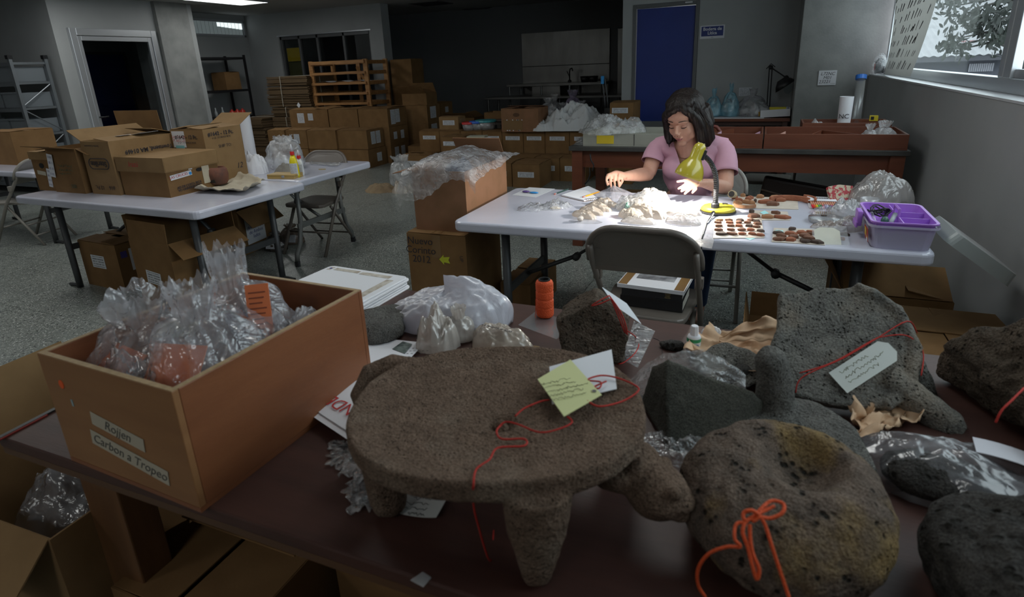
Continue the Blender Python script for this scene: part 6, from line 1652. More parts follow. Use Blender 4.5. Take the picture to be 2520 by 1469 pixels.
heap('pale_sherds', 'pale pottery pieces inside the torn clear bag', 'stones', lbox(-.09, -.10, .02), .17, .2, .15, 207, mat('pale_sherds', (.33, .30, .30), .8), n=32)
for k, (x, y, z, w, h, rx, rz, lab) in enumerate(((.055, -.150, .215, .12, .10, -40, 12, 'orange card showing through the front clear bag'), (.075, .055, .255, .05, .13, -14, 35, 'tall orange card with writing in the tall clear bag'), (-.125, -.150, .195, .13, .07, -55, -10, 'orange card showing through the torn clear bag'), (.13, -.12, .155, .06, .10, -40, 60, 'orange card edge beside the front clear bag'))):
    p = lbox(x, y, z); t = thing('orange_card', lab, 'card', p, rz)
    MB().box(-w / 2, -.001, -h / 2, w / 2, .001, h / 2).build('card', ORCARD, t, M=T(rx=rx))
    if k == 1:
        for q in range(9): MB().box(-w / 2 + .006, -.0018, h / 2 - .02 - q * .012, w / 2 - .008 - (q % 3) * .004, -.001, h / 2 - .017 - q * .012).build('ink_line', mat('dark_ink_line', (.25, .06, .03), .8), t, M=T(rx=rx))
t = thing('yellow_card', 'pale yellow card at the rim of the plywood box', 'card', lbox(-.15, .0, .20), 25); MB().box(-.05, -.001, -.02, .05, .001, .02).build('card', mat('pale_yellow', (.50, .48, .16), .7), t, M=T(rx=-50))
t = thing('purple_print', 'crumpled lilac printed paper inside the tall clear bag', 'paper', lbox(.03, .05, .19), 10); MB().grid(lambda u, v: ((u - .5) * .09, .012 * math.sin(u * 9 + v * 5), (v - .5) * .13), 12, 12).build('paper', mat('lilac_print', (.32, .29, .42), .7), t)

# --- stack of white boards
t0 = Vector((-1.335, 1.565, FZ))
WORN = mat('worn_board_white', (.70, .71, .75), .5)
for k in range(6):
    t = thing('white_board', 'white board with worn edges, %s from the table in the stack' % ORD[k], 'board', t0 + Vector((rnd.uniform(-.008, .008), rnd.uniform(-.008, .008), k * .0072)), -4 + rnd.uniform(-1.2, 1.2), 'white boards stacked on the front table')
    MB().prism(rrect(.37, .29, .02), 0, .006).build('board', WORN, t, bevel=.001)
    if k == 5:
        GR = mat('torn_paper_brown', (.36, .31, .25), .85, col2=(.55, .52, .47), vs=40)
        for (x0, y0, x1, y1) in ((-.14, .105, -.02, .128), (-.01, .10, .13, .125), (.13, -.10, .16, .09), (-.17, .10, -.15, .13)): MB().box(x0, y0, .006, x1, y1, .0068).build('torn_strip', GR, t, bevel=.002)
        MB().lathe([(.006, 0), (.006, .0006)], 10, T(-.16, .115, .0068)).build('blue_mark', INKB, t)

# --- white carrier bag and neighbours
WB = film('white_carrier', (.80, .80, .88), .93, rough=.3, bs=10, bump=.5, milky=.06)
def carrier(u, v):
    a = 2 * math.pi * u; c, s = math.cos(a), math.sin(a)
    r = math.sin(min(v / .22, 1) * math.pi / 2)
    q = max(0, (v - .22) / .78)
    hgt = .105 + .022 * c + .020 * noise.noise(Vector((c * 1.5, s * 1.5, 8))) + .035 * max(0, c) ** 6
    rr = r * (1 - q ** 2.2)
    f = 1 + .16 * noise.noise(Vector((c * 1.8, s * 1.8, v * 2.5 + 3))) + .08 * noise.noise(Vector((c * 5, s * 5, v * 5)))
    z = hgt * math.sin(min(1, q * 1.02) * math.pi / 2) ** .8 * (1 + .10 * noise.noise(Vector((c * 3, s * 3, v * 3)))) - .012 * abs(noise.noise(Vector((c * 7 * rr, s * 7 * rr, 4))))
    return (.205 * rr * c * f, .115 * rr * s * f, max(0, z))
o = tag(MB().grid(carrier, 110, 50, closed=True).build('carrier_bag', WB, smooth=True), 'crumpled white plastic carrier bag behind the metate', 'bag'); o.location = (-.865, 1.47, FZ); o.rotation_euler = (0, 0, R(8))
RS = mat('red_print', (.7, .25, .28), .7)
p = at(1268, 722, Y=1.47)
t = thing('wrapped_object', 'blue grey object seen through the white carrier bag', 'object', (-.80, 1.47, FZ + .004), 10); MB().ball((0, 0, .03), (.12, .05, .03), 16).build('object_body', mat('blue_grey', (.16, .2, .28), .6), t, smooth=True)
rock('grey_slab', 'dark grey stone slab behind the plywood box', onf(945, 822) + Vector((0, .02, .03)), ST_GREYS, rock_mesh([((0, 0, 1), .03), ((0, 0, -1), .03), ((1, .2, 0), .07)], (.09, .12, .05), 4, 4))
heap('cotton_bag', 'small cream knotted bag beside the white carrier bag', 'bag', onf(1078, 850), .12, .12, .10, 221, CRM2, n=52, rough=.6, freq=2, power=.5)
bag('upright cream knotted bag behind the metate', onf(1125, 838) + Vector((0, .02, 0)), .10, .09, .10, 222, CRM2, neck=.65, nr=.4, tuft=.5)
t = thing('named_bag', 'cream bag with black handwriting lying behind the metate', 'bag', onf(1232, 852), -8)
obj('bag_body', heap_mesh(.20, .12, .062, 223, 52, rough=.35, power=.5), CRM, t)
lettering(t, 'Esteban', .034, INK, T(.0, -.02, .066) @ T(rz=178) @ T(rx=-70), shear=-.2)
heap('cream_scrap', 'pale plastic scrap showing beside the brown block', 'scrap', onf(1350, 882), .13, .07, .025, 224, film('cream_film', (.62, .62, .52), .7, bs=14), n=36)
t = thing('wood_chip', 'tiny chip of wood on the front table', 'chip', onf(1318, 856)); MB().prism([(-.012, -.005), (.012, -.004), (.010, .006), (-.008, .005)], 0, .004).build('chip', mat('chip_wood', (.3, .2, .1), .8), t)
# --- spool on a clear sheet
card_f = lambda label, pts, m, name, cat, z=FZ, th=.0006: card(label, pts, m, name, cat, z, th)
card_f('clear plastic sheet under the orange spool', [(1275, 800), (1320, 765), (1415, 795), (1370, 835)], FILMS, 'clear_sheet', 'sheet')
card_f('clear plastic sheet beside the brown block stone', [(1530, 885), (1560, 790), (1612, 815), (1570, 905)], FILM, 'clear_sheet', 'sheet')
t = thing('thread_spool', 'fluorescent orange spool of thread with black core', 'spool', onf(1339, 781) + Vector((0, .01, .001)), 15)
hs = .122
prof = [(.0225, 0), (.0265, .004)]
for k in range(40):
    z = .006 + (hs - .012) * k / 39.0
    prof.append((.0278 - .0022 * (abs(math.sin(k / 39.0 * math.pi * 4)) < .18) + (.0004 if k % 2 else -.0004), z))
prof += [(.0255, hs - .004), (.019, hs)]
MB().lathe(prof, 28, cap1=False).build('wound_thread', ORANGE, t, smooth=True)
MB().lathe([(.019, .0), (.019, hs + .003), (.0145, hs + .003), (.0145, .02)], 20).build('core', BLACK, t, smooth=False)
MB().tube([(-.028, .0, .06), (-.0285, -.008, .03), (-.030, -.012, .004), (-.028, -.016, .001)], .0012, 5).build('loose_end', ORANGE, t)
# --- brown block stone with white tag
o = rock('block_stone', 'rough brown block stone with a white tag tied on', Vector((-.372, 1.415, FZ + .072)), ST_ROCK,
         rock_mesh([((0, -1, .12), .062), ((0, 1, .0), .06), ((-.55, 0, .84), .085), ((.62, 0, .78), .082), ((-1, 0, -.25), .085), ((1, 0, -.15), .085), ((0, 0, -1), .068)], (.25, .2, .2), 11, 6, p=26, n1=.012, f1=14, n2=.004, f2=60), rz=12)
pt = lambda px, py, Y: at(px, py, Y=Y)
t = thing('paper_tag', 'white paper tag standing up from the brown block stone', 'tag', pt(1530, 750, 1.40))
Pq = [pt(x, y, yy) - t.location for x, y, yy in ((1482, 707, 1.37), (1542, 747, 1.42), (1578, 797, 1.42), (1513, 752, 1.37))]
MB().add([tuple(p) for p in Pq] + [tuple(p + Vector((0, .0015, 0))) for p in Pq], [(0, 1, 2, 3), (7, 6, 5, 4), (0, 4, 5, 1), (1, 5, 6, 2), (2, 6, 7, 3), (3, 7, 4, 0)]).build('tag', LABELW, t)
for k, dx in enumerate((0, 5, 10)):
    thread('%s red thread strand hanging down the side of the brown block stone' % ORD[k], [pt(1500, 728, 1.375), pt(1516 + dx, 765, 1.362), pt(1530 + dx, 800, 1.362), pt(1537 + dx * .7, 818 + 3 * k, 1.365)])
thread('red thread loop over the front of the brown block stone', [pt(1500, 727, 1.37), pt(1475, 740, 1.345), pt(1456, 752, 1.34), pt(1475, 748, 1.345), pt(1505, 735, 1.36)])
thread('red thread running from the brown block to the clear sheet', [pt(1545, 815, 1.38), onf(1565, 830), onf(1572, 850), onf(1560, 872), onf(1535, 892), onf(1520, 895)])
# --- correction fluid, cotton, small dark stone
t = thing('correction_fluid', 'small correction fluid bottle with white cap and green label', 'bottle', onf(1706, 862), 12)
MB().lathe([(.0185, 0), (.0185, .040), (.016, .046), (.010, .048)], 20, cap1=True).build('bottle', WHITE, t, smooth=True)
MB().lathe([(.0188, .004), (.0188, .039)], 20, cap0=False, cap1=False).build('label', mat('aqua_label', (.66, .70, .72), .5), t, smooth=True)
MB().lathe([(.0189, .030), (.0189, .040)], 20, cap0=False, cap1=False).build('green_band', mat('aqua_green', (.02, .28, .12), .5), t, smooth=True)
MB().lathe([(.0115, .048), (.010, .072), (.009, .074), (.001, .074)], 8).build('cap', WHITE, t)
lettering(t, 'AQUA', .008, mat('aqua_blue', (.02, .12, .4), .5), T(0, -.0193, .0245), bold=.0002); lettering(t, 'Kores', .010, mat('kores_red', (.6, .03, .02), .5), T(0, -.0193, .014), bold=.0002)
heap('cotton_ball', 'white cotton wool beside the correction fluid', 'cotton', onf(1750, 836), .06, .05, .042, 231, mat('cotton', (.78, .78, .80), 1.0, bump=.5, bs=150), n=44, rough=.5, freq=2, power=.35)
rock('small_stone', 'small dark carved stone on the front table', onf(1652, 856) + Vector((0, 0, .010)), ST_DARK, rock_mesh([((0, 0, -1), .010)], (.032, .018, .014), 9, 4, n1=.006, f1=40))
thread('thin dark thread by the small dark stone', [onf(1608, 832), onf(1622, 838), onf(1628, 852), onf(1630, 880)], INK, .0008, 'dark_thread')
# --- kraft paper
crumple('kraft_paper', 'crumpled kraft wrapping paper under the broken metate', [(1680, 880), (1990, 1010), (2010, 870), (1740, 835)], FZ, KRAFT, .035, 12, n=34, curl=.16)
def krf(u, v):
    a = at(1770 + 190 * u, 838 - 50 * v * math.sin(u * 2.4) - 6 * v, Y=1.50 + .05 * v)
    return (a.x, a.y + .02 * noise.noise(Vector((u * 5, v * 4, 1))), max(FZ, a.z + .012 * noise.noise(Vector((u * 6, v * 5, 7)))))
tag(MB().grid(krf, 26, 12).build('kraft_paper', KRAFT, smooth=True, solid=.001), 'kraft paper flap standing up behind the grey stones', 'paper')
crumple('kraft_paper', 'kraft paper fold between the stone leg and the label bag', [(2080, 1010), (2110, 1105), (2255, 1050), (2200, 985)], FZ, KRAFT, .04, 15, n=26, curl=.1)
# --- grey stones
def slab_union(poly, th, extra=None, dish=0.0, voxel=.0045, seed=1, rough=.004):
    m_ = MB().prism(poly, -th / 2, th / 2)
    if extra: extra(m_)
    cxy = (sum(p[0] for p in poly) / len(poly), sum(p[1] for p in poly) / len(poly))
    def dp(c):
        d = rough * nz(c, 20, seed) + rough * .5 * nz(c, 70, seed + 3)
        if dish and c[2] > th * .3:
            r = math.hypot(c[0] - cxy[0], c[1] - cxy[1]); d -= dish * max(0, 1 - (r / .13) ** 2)
        return d
    return remesh(m_, 'slab', voxel, 3, dp)
# broken grey metate, leaning back
bpoly = [(-.135, -.13), (-.02, -.15), (.08, -.145), (.135, -.09), (.16, .0), (.135, .09), (.09, .13), (.05, .145), (.02, .135), (-.03, .14), (-.075, .12), (-.12, .115), (-.13, .02), (-.15, -.04)]
def bex(m_):
    m_.tube([(.09, -.07, .0), (.15, -.125, .0), (.205, -.165, -.005), (.222, -.178, -.006)], [.036, .034, .032, .018], 16)
    m_.tube([(.135, .0, -.01), (.19, -.05, -.09), (.215, -.09, -.13)], [.034, .03, .026], 16)
    n = len(bpoly)
    m_.tube([(x * .97, y * .97, .014) for x, y in bpoly[2:8]], .014, 10)
me = slab_union(bpoly, .034, bex, dish=.006, seed=4)
rock('broken_metate', 'broken grey porous metate with stubby legs leaning on the kraft paper', (.205, 1.405, FZ + .118), ST_GREY, me, rx=44, rz=8)
Mb = T(.205, 1.405, FZ + .118, rx=44, rz=8)
lb = lambda x, y, z=.024: Mb @ Vector((x, y, z))
t = thing('paper_tag', 'long white paper tag tied onto the broken grey metate', 'tag'); t.matrix_world = Mb @ T(.045, -.055, .026, rz=38)
MB().prism([(-.075, -.027), (.06, -.027), (.075, -.012), (.075, .012), (.06, .027), (-.075, .027)], 0, .0012).build('tag', mat('tag_offwhite', (.60, .63, .60), .75), t)
scribble(t, .11, 3, .013, MATS['pencil_grey'], T(.0, .014, .0012), 8, .0005)
thread('red thread tied round the long white tag', [lb(-.09, -.085), lb(-.02, -.055, .03), lb(.06, -.0, .032), lb(.085, .012, .034), lb(.135, .02, .03), lb(.165, -.01, .02), lb(.15, -.07, .03)], r=.0014)
thread('second red thread tied round the long white tag', [lb(-.10, -.13, .02), lb(-.085, -.095, .03), lb(0, -.045, .032), lb(.07, .005, .034), lb(.14, .055, .03), lb(.168, .04, .0)], r=.0014)
# leg fragment: slab with an upstanding leg
fpoly = [(-.12, -.05), (-.02, -.085), (.10, -.11), (.145, -.085), (.10, .02), (.02, .075), (-.06, .07), (-.115, .03)]
def fex(m_): m_.tube([(-.055, .02, .0), (-.055, .02, .035), (-.062, .022, .09), (-.072, .018, .135), (-.075, .016, .15)], [.052, .040, .034, .029, .016], 18)
rock('leg_fragment', 'grey metate fragment lying flat with its leg pointing up', (.125, 1.165, FZ + .034), ST_GREYS, slab_union(fpoly, .040, fex, seed=6, rough=.003), rz=-14, rx=4)
rock('green_stone', 'dark greenish split stone with a flat face in front of the clear bag', Vector((-.09, 1.155, FZ + .052)), ST_GREEN,
     rock_mesh([((.25, -.70, .66), .050), ((-.75, -.62, .25), .070), ((.85, -.5, .1), .100), ((0, .8, .6), .05), ((0, 0, -1), .050), ((-.9, .3, .2), .11)], (.28, .2, .2), 21, 5, p=40, n1=.006, f1=12, n2=.0015, f2=70), rz=-12)
rock('pumice_slab', 'flat grey pumice slab behind the greenish stone', onf(1795, 935) + Vector((0, .02, .026)), ST_GREY, rock_mesh([((0, -.5, .86), .020), ((0, .5, -.86), .020)], (.082, .075, .045), 23, 5, p=14, n1=.010, f1=16), rz=-10)
rock('dark_flake', 'dark stone flake leaning against the pumice slab', onf(1835, 945) + Vector((0, 0, .02)), ST_DARK, rock_mesh([((0, -.9, .4), .012), ((0, .9, -.4), .012)], (.055, .04, .02), 25, 4), rz=25)
def gbf(u, v):
    a = at(1535 + 300 * u, 1010 - 30 * u - 135 * v * math.sin(.5 + u * 2.2), Y=1.24 - .04 * math.sin(u * 3.14) + .05 * v)
    return (a.x, a.y + .015 * noise.noise(Vector((u * 7, v * 5, 2))), max(FZ, a.z + .012 * noise.noise(Vector((u * 8, v * 6, 4)))))
tag(MB().grid(gbf, 40, 22).build('clear_bag', FILMT, smooth=True), 'clear plastic bag standing open behind the greenish stone', 'bag')
heap('clear_bag', 'crumpled clear bag under the greenish stone', 'bag', onf(1690, 1110), .20, .12, .03, 241, FILMT, n=48, rough=1)
# --- porous round mortar with orange string bow
def mort(q):
    r = math.hypot(q.x - .022, q.y - .035)
    if q.z > 0:
        q.z -= .060 * math.exp(-(r / .056) ** 3.5)
    cell = noise.cell_vector(q * 1.0)
    d, pts_ = noise.voronoi(q * 62.0)
    k = max(0, .34 - d[0]) * .012
    return q * (1 - k / max(q.length, .01))
rock('porous_mortar', 'round porous brown stone mortar with a hollow and orange string', (.082, .868, FZ + .072), ST_PORE,
     rock_mesh([((0, 0, -1), .068), ((0, 0, 1), .090)], (.158, .158, .105), 31, 6, p=6, n1=.008, f1=9, n2=.005, f2=40, fn=mort), rz=-10, rx=10)
sx = lambda px, py, z: at(px, py, z=z)
OS = ORANGE
thread('orange string bow and loop lying on the porous mortar', [sx(1905, 1245, .95), sx(1870, 1262, .95), sx(1835, 1280, .945), sx(1830, 1262, .95), sx(1850, 1256, .955), sx(1868, 1270, .95), sx(1850, 1282, .944), sx(1875, 1250, .953), sx(1900, 1232, .957), sx(1928, 1240, .957), sx(1925, 1262, .952), sx(1895, 1275, .946), sx(1860, 1270, .948), sx(1835, 1285, .943), sx(1828, 1310, .935), sx(1840, 1345, .92), sx(1850, 1385, .905), sx(1862, 1425, .885), sx(1868, 1400, .897), sx(1852, 1360, .915), sx(1846, 1320, .93), sx(1845, 1290, .942)], OS, .0024, 'orange_string', cat='string')
thread('long orange string falling over the front of the porous mortar', [sx(1858, 1262, .950), sx(1880, 1285, .943), sx(1900, 1345, .92), sx(1918, 1400, .895), sx(1940, 1465, .865), sx(1950, 1500, .85)], OS, .0022, 'orange_string', cat='string')
thread('orange string end curling onto the table beside the mortar', [sx(1835, 1285, .943), sx(1812, 1290, .94), sx(1808, 1325, .93), sx(1822, 1345, .92), sx(1790, 1345, .918), sx(1745, 1362, .90), sx(1718, 1400, .86), sx(1718, 1440, .82), sx(1735, 1468, .79)], OS, .0022, 'orange_string', cat='string')
# --- rocks along the wall side
rock('peaked_rock', 'rough brown peaked rock near the wall', (.60, 1.40, FZ + .098), ST_ROCK, rock_mesh([((0, -1, .25), .088), ((-.85, -.15, .50), .110), ((.50, -.1, .86), .165), ((0, 0, -1), .092), ((-1, -.2, -.35), .105), ((.1, .8, .6), .11)], (.25, .2, .30), 41, 6, p=16, n1=.024, f1=11, n2=.009, f2=45), rz=15)
rock('edge_stone', 'grey brown stone block cut off by the picture edge', (.60, 1.14, FZ + .08), ST_ROCK, rock_mesh([((0, 0, -1), .075), ((-1, 0, .1), .10), ((0, -1, .1), .11)], (.13, .13, .10), 43, 5, p=10, n1=.01, f1=12))
thread('red thread tied over the edge stone', [at(2520, 955, Y=1.12), at(2490, 985, Y=1.08), at(2465, 1010, Y=1.06), at(2450, 1040, Y=1.05)], r=.0018)
def pores(q):
    d, pts_ = noise.voronoi(q * 48.0)
    return q * (1 - max(0, .36 - d[0]) * .020 / max(q.length, .01))
rock('dark_porous_rock', 'dark pitted volcanic stone in the near corner of the table', (.42, .79, FZ + .082), ST_DARK, rock_mesh([((0, 0, -1), .08), ((-.45, -.2, .85), .085), ((-.8, -.5, .1), .13), ((0, .9, .4), .12)], (.19, .17, .13), 45, 6, p=9, n1=.02, f1=9, n2=.006, f2=40, fn=pores), rz=-20)
# --- clear bag with white label
t = thing('label_bag', 'clear plastic bag with dark stone and white label near the mortar', 'bag', (.375, 1.10, FZ), -12)
obj('bag_body', heap_mesh(.32, .17, .085, 251, 64, rough=.35, freq=1.8, power=.5), film('smoky_bag', (.40, .40, .43), .5, bs=12, bump=.6), t)
MB().grid(lambda u, v: (.02 + .13 * u, .0 + .075 * v, .088 - .03 * (u - .2) ** 2 - .015 * v), 8, 5).build('label', mat('bag_label', (.55, .55, .60), .6), t, solid=.001)
rock('bagged_stone', 'dark stone inside the bag with white label', (.36, 1.09, FZ + .03), ST_DARK, rock_mesh([((0, 0, -1), .028)], (.10, .055, .035), 27, 4))
# --- bags and printed slip under the metate
def flatbag(label, pts, m, z=FZ, amp=.006, seed=1, name='clear_bag', cat='bag', curl=.02): return crumple(name, label, pts, z, m, amp, seed, cat, 20, 0, curl)
flatbag('shiny clear bag beside the metate leg', [(835, 1180), (940, 1200), (905, 1110), (870, 1095)], FILMT, seed=21, amp=.02)
flatbag('flat clear bag under the metate leg', [(862, 1268), (930, 1250), (925, 1180), (850, 1195)], FILMT, seed=22, amp=.012)
flatbag('small clear film under the flyer corner', [(803, 1146), (850, 1150), (870, 1110), (822, 1108)], FILMS, seed=23, amp=.003)
flatbag('small clear film nearest the flyer', [(808, 1108), (870, 1112), (875, 1092), (815, 1088)], FILMS, seed=24, amp=.003)
t = thing('printed_slip', 'curled printed slip lying under the metate', 'slip', onf(1050, 1238))
Pq = [onf(x, y) - t.location for x, y in ((985, 1265), (1075, 1288), (1116, 1213), (992, 1190))]
def slp(u, v):
    q = Pq[0].lerp(Pq[1], u).lerp(Pq[3].lerp(Pq[2], u), v); return (q.x, q.y, .001 + .012 * u * u)
MB().grid(slp, 10, 8).build('slip', mat('slip_paper', (.50, .51, .50), .8), t, solid=.0008)
q = Pq[0].lerp(Pq[1], .5).lerp(Pq[3].lerp(Pq[2], .5), .3); scribble(t, .07, 4, .013, INK, T(q.x, q.y, .006) @ T(rz=194) @ T(0, .02, 0), 9, .0006)
# --- flyer
def fly(u, v, dz=0.0):
    P = [onf(x, y) for x, y in ((742, 1008), (880, 1100), (1042, 848), (925, 836))]
    q = P[0].lerp(P[1], u).lerp(P[3].lerp(P[2], u), v)
    return (q.x + .005 * dz, q.y, FZ + .006 + .030 * math.sin(min(1, v * 1.1) * 3.1) * (1 - .3 * u) + .02 * (1 - v) ** 3 + dz)
for k, (nm, lab) in enumerate((('flyer', 'white printed flyer reading ENDE beside the metate'), ('flyer', 'second white sheet lying beneath the flyer'))):
    t = thing(nm, lab, 'flyer', (0, 0, -.006 * k) if k == 0 else (-.010, -.012, -.004))
    MB().grid(lambda u, v: fly(u, v), 18, 18).build('sheet', WHITE, t, smooth=True)
    if k == 0:
        fa, fb = Vector(fly(.1, .18)), Vector(fly(.9, .18)); rzf = math.degrees(math.atan2(fa.y - fb.y, fa.x - fb.x))
        def on_fly(u, v, txt, size, m_):
            q = Vector(fly(u, v)); e = Vector(fly(u, v + .02)); tilt = math.degrees(math.atan2(e.z - q.z, (e - q).to_2d().length))
            lettering(t, txt, size, m_, T(q.x, q.y, q.z + .0035) @ T(rz=rzf) @ T(rx=-90 - tilt), bold=0)
        on_fly(.70, .12, 'VENDE', .048, INKR)
        on_fly(.80, .24, '(BASAKI)', .016, INKR); on_fly(.76, .31, '80 - 44\nHAMO AL DIA', .014, INK); on_fly(.6, .42, '160 cc / 5 km', .012, INK)
        pv = [Vector(fly(u, v)) + Vector((0, 0, .0016)) for u, v in ((.55, .84), (.85, .80), (.82, .96), (.6, .98))]
        MB().add([tuple(p) for p in pv], [(0, 1, 2, 3)]).build('photo_print', mat('flyer_photo', (.02, .035, .04), .5, col2=(.18, .22, .2), vs=60), t)
        for r_ in range(5):
            for c_ in range(5):
                q = Vector(fly(.62 + c_ * .075, .60 + r_ * .045)) if False else Vector(fly(.90 + .02 * r_ - .0, .70 + c_ * .05))
                MB().box(-.003, -.0008, 0, .003, .0008, .0004).build('number_row', INK, t, M=T(q.x + .008 * r_, q.y + .004 * r_, q.z + .003, rz=20))
# --- little things on the edge
t = thing('red_black_strip', 'red and black strip lying on the corner of the front table', 'strip', onf(90, 1032)); v = onf(150, 1000) - onf(35, 1060)
MB().box(-.10, -.006, 0, .10, .006, .004).build('black_strip', BLACK, t, M=T(rz=math.degrees(math.atan2(v.y, v.x)))); MB().box(-.12, -.010, 0, .02, -.006, .003).build('red_edge', mat('red_strip', (.25, .02, .015), .5), t, M=T(rz=math.degrees(math.atan2(v.y, v.x))))
t = thing('tape_scrap', 'scrap of greyish tape stuck on the front table edge', 'tape', onf(1035, 1425)); MB().prism([(-.014, -.008), (.012, -.012), (.015, .008), (-.004, .013)], 0, .0008).build('tape', FILM2, t)
# bag in the open box under the table
heap('clear_bag', 'grey clear bag inside the open corner box', 'bag', (-1.70, .80, .30), .44, .40, .22, 261, FILMG, n=48, rough=.4)
# wrap draped over the box beside the work table
bx0, bx1, by0, by1, bz = -1.86, -1.45, 2.80, 3.46, .968
def drape(u, v):
    x = -1.90 + .50 * u; y = 2.74 + .72 * v
    z = bz + .075 * math.sin(u * 3.1) * math.sin(v * 2.6 + .3) + .035 * noise.noise(Vector((u * 3, v * 3, 2))) + .018 * abs(noise.noise(Vector((u * 9, v * 9, 6))))
    drop = 0
    if x < bx0: drop += (bx0 - x) * 4
    if y < by0: drop += (by0 - y) * (3.2 + 2.2 * math.sin(u * 5 + .4)) ; y = by0 - .012 - .01 * noise.noise(Vector((u * 6, v * 4, 3)))
    if x > bx1 + .02: drop += (x - bx1) * 2.0 * (1 - v)
    return (x + .01 * noise.noise(Vector((u * 7, v * 7, 8))), y, z - drop * .55 - .05 * max(0, .35 - v))
tag(MB().grid(drape, 60, 60).build('plastic_wrap', film('drape_wrap', (.78, .79, .82), .40, rough=.1, bs=24, bump=1.0), smooth=True), 'crinkled clear plastic wrap draped over the box beside the work table', 'wrap')
heap('dark_bundle', 'dark blue bundle showing through the draped wrap', 'bundle', (-1.655, 3.08, .80), .26, .40, .18, 271, mat('navy_cloth', (.03, .045, .09), .8), n=32)
# ================================================================== the woman at the work table
WO = Vector((-.37, 3.72, 0))
person = thing('person', 'woman in a pink T-shirt bent over the lamp sorting sherds', 'person', WO)
S_ = 1.19
MH = T(-.415, 3.595, 1.170, rz=-17) @ T(rx=24) @ T(ry=-2) @ Matrix.Scale(S_, 4)
def wl(p): return Vector(p) - WO
body = MB()
def hb(c, r, n=18): # ellipsoid in head space
    m_ = MB().ball(c, r, n); body.add(m_.v, m_.f, Matrix.Translation(-WO) @ MH)
def ht(pts, r, n=12):
    m_ = MB().tube(pts, r, n); body.add(m_.v, m_.f, Matrix.Translation(-WO) @ MH)
hb((0, .012, .034), (.074, .094, .084), 28)
hb((0, -.028, -.030), (.0595, .062, .082), 28)
hb((0, -.066, -.098), (.023, .020, .018))
for s in (-1, 1):
    hb((s * .038, -.022, -.064), (.021, .040, .030)); hb((s * .030, -.062, -.030), (.026, .020, .030))
    hb((s * .0300, -.0735, .001), (.0150, .0115, .0085)); hb((s * .0095, -.101, -.0315), (.0085, .008, .0065))
    ht([(s * .050, -.064, .018), (s * .032, -.079, .0235), (s * .010, -.084, .019)], [.006, .0080, .0065])
    hb((s * .074, .012, -.012), (.008, .020, .030))
hb((0, -.060, .050), (.058, .034, .045), 24)
ht([(0, -.087, .010), (0, -.097, -.010), (0, -.1085, -.028)], [.0068, .0082, .0098])
ht([(-.018, -.086, -.0585), (-.007, -.0935, -.0555), (0, -.0935, -.0570), (.007, -.0935, -.0555), (.018, -.086, -.0585)], [.003, .0058, .0055, .0058, .003])
ht([(-.016, -.086, -.0660), (0, -.0925, -.0690), (.016, -.086, -.0660)], [.003, .0072, .003])
# neck and torso (skin under the shirt)
hn = MH @ Vector((0, .02, -.06))
body.tube([wl(hn), wl((-.400, 3.665, 1.03)), wl((-.392, 3.70, .965))], [.056, .060, .075], 20)
body.add(*(lambda q: (q.v, q.f))(MB().ball((0, 0, 0), (.155, .095, .20), 24)), Matrix.Translation(wl((-.375, 3.735, .87))))
body.add(*(lambda q: (q.v, q.f))(MB().ball((0, 0, 0), (.17, .07, .055), 24)), Matrix.Translation(wl((-.385, 3.715, .985))))
body.ball(wl((-.375, 3.80, .58)), (.19, .15, .17), 22)
for s in (-1, 1):
    body.tube([wl((-.375 + s * .10, 3.76, .52)), wl((-.375 + s * .12, 3.42, .52)), wl((-.375 + s * .12, 3.36, .48)), wl((-.375 + s * .11, 3.40, .24)), wl((-.375 + s * .11, 3.42, .05))], [.10, .078, .070, .058, .042], 16)
    body.ball(wl((-.375 + s * .11, 3.36, .045)), (.045, .11, .04), 14)
# arms
shR, elR, wrR = Vector((-.588, 3.735, .985)), at(1596, 428, Y=3.64), at(1536, 434, Y=3.40)
shL, elL, wrL = Vector((-.182, 3.735, .985)), at(1786, 462, Y=3.60), at(1733, 451, Y=3.34)
def arm(sh, el, wr):
    mid = el.lerp(wr, .35)
    body.tube([wl(sh), wl(sh.lerp(el, .5)), wl(el)], [.050, .048, .043], 18)
    body.tube([wl(el), wl(mid), wl(el.lerp(wr, .75)), wl(wr)], [.043, .042, .032, .026], 18)
arm(shR, elR, wrR); arm(shL, elL, wrL)
def finger(pts, r=.0098):
    n = len(pts); body.tube([wl(p) for p in pts], [r * (1 - .28 * i / (n - 1)) for i in range(n)], 10)
    body.ball(wl(pts[-1]), r * .74, 10)
# her right hand: hangs from the wrist and pinches a sheet of film
hc = at(1516, 428, Y=3.36)
body.tube([wl(wrR), wl(wrR.lerp(hc, .6)), wl(hc)], [.027, .033, .032], 16, ry=[.024, .024, .022])
kn = [at(1494 + 10 * k, (433, 429, 427, 428)[k], Y=3.325 + .010 * k) for k in range(4)]
for k, q in enumerate(kn):
    body.tube([wl(hc), wl(q)], [.022, .0125], 12)
    tip = at(1495 + 9.4 * k, (455, 462, 463, 458)[k], Y=3.325 + .008 * k)
    mid = q.lerp(tip, .5) + Vector((-.003, -.010, .002))
    finger([q, mid, tip], .0092)
finger([hc + Vector((.02, .01, -.005)), at(1532, 446, Y=3.355), at(1524, 459, Y=3.352)], .0105)
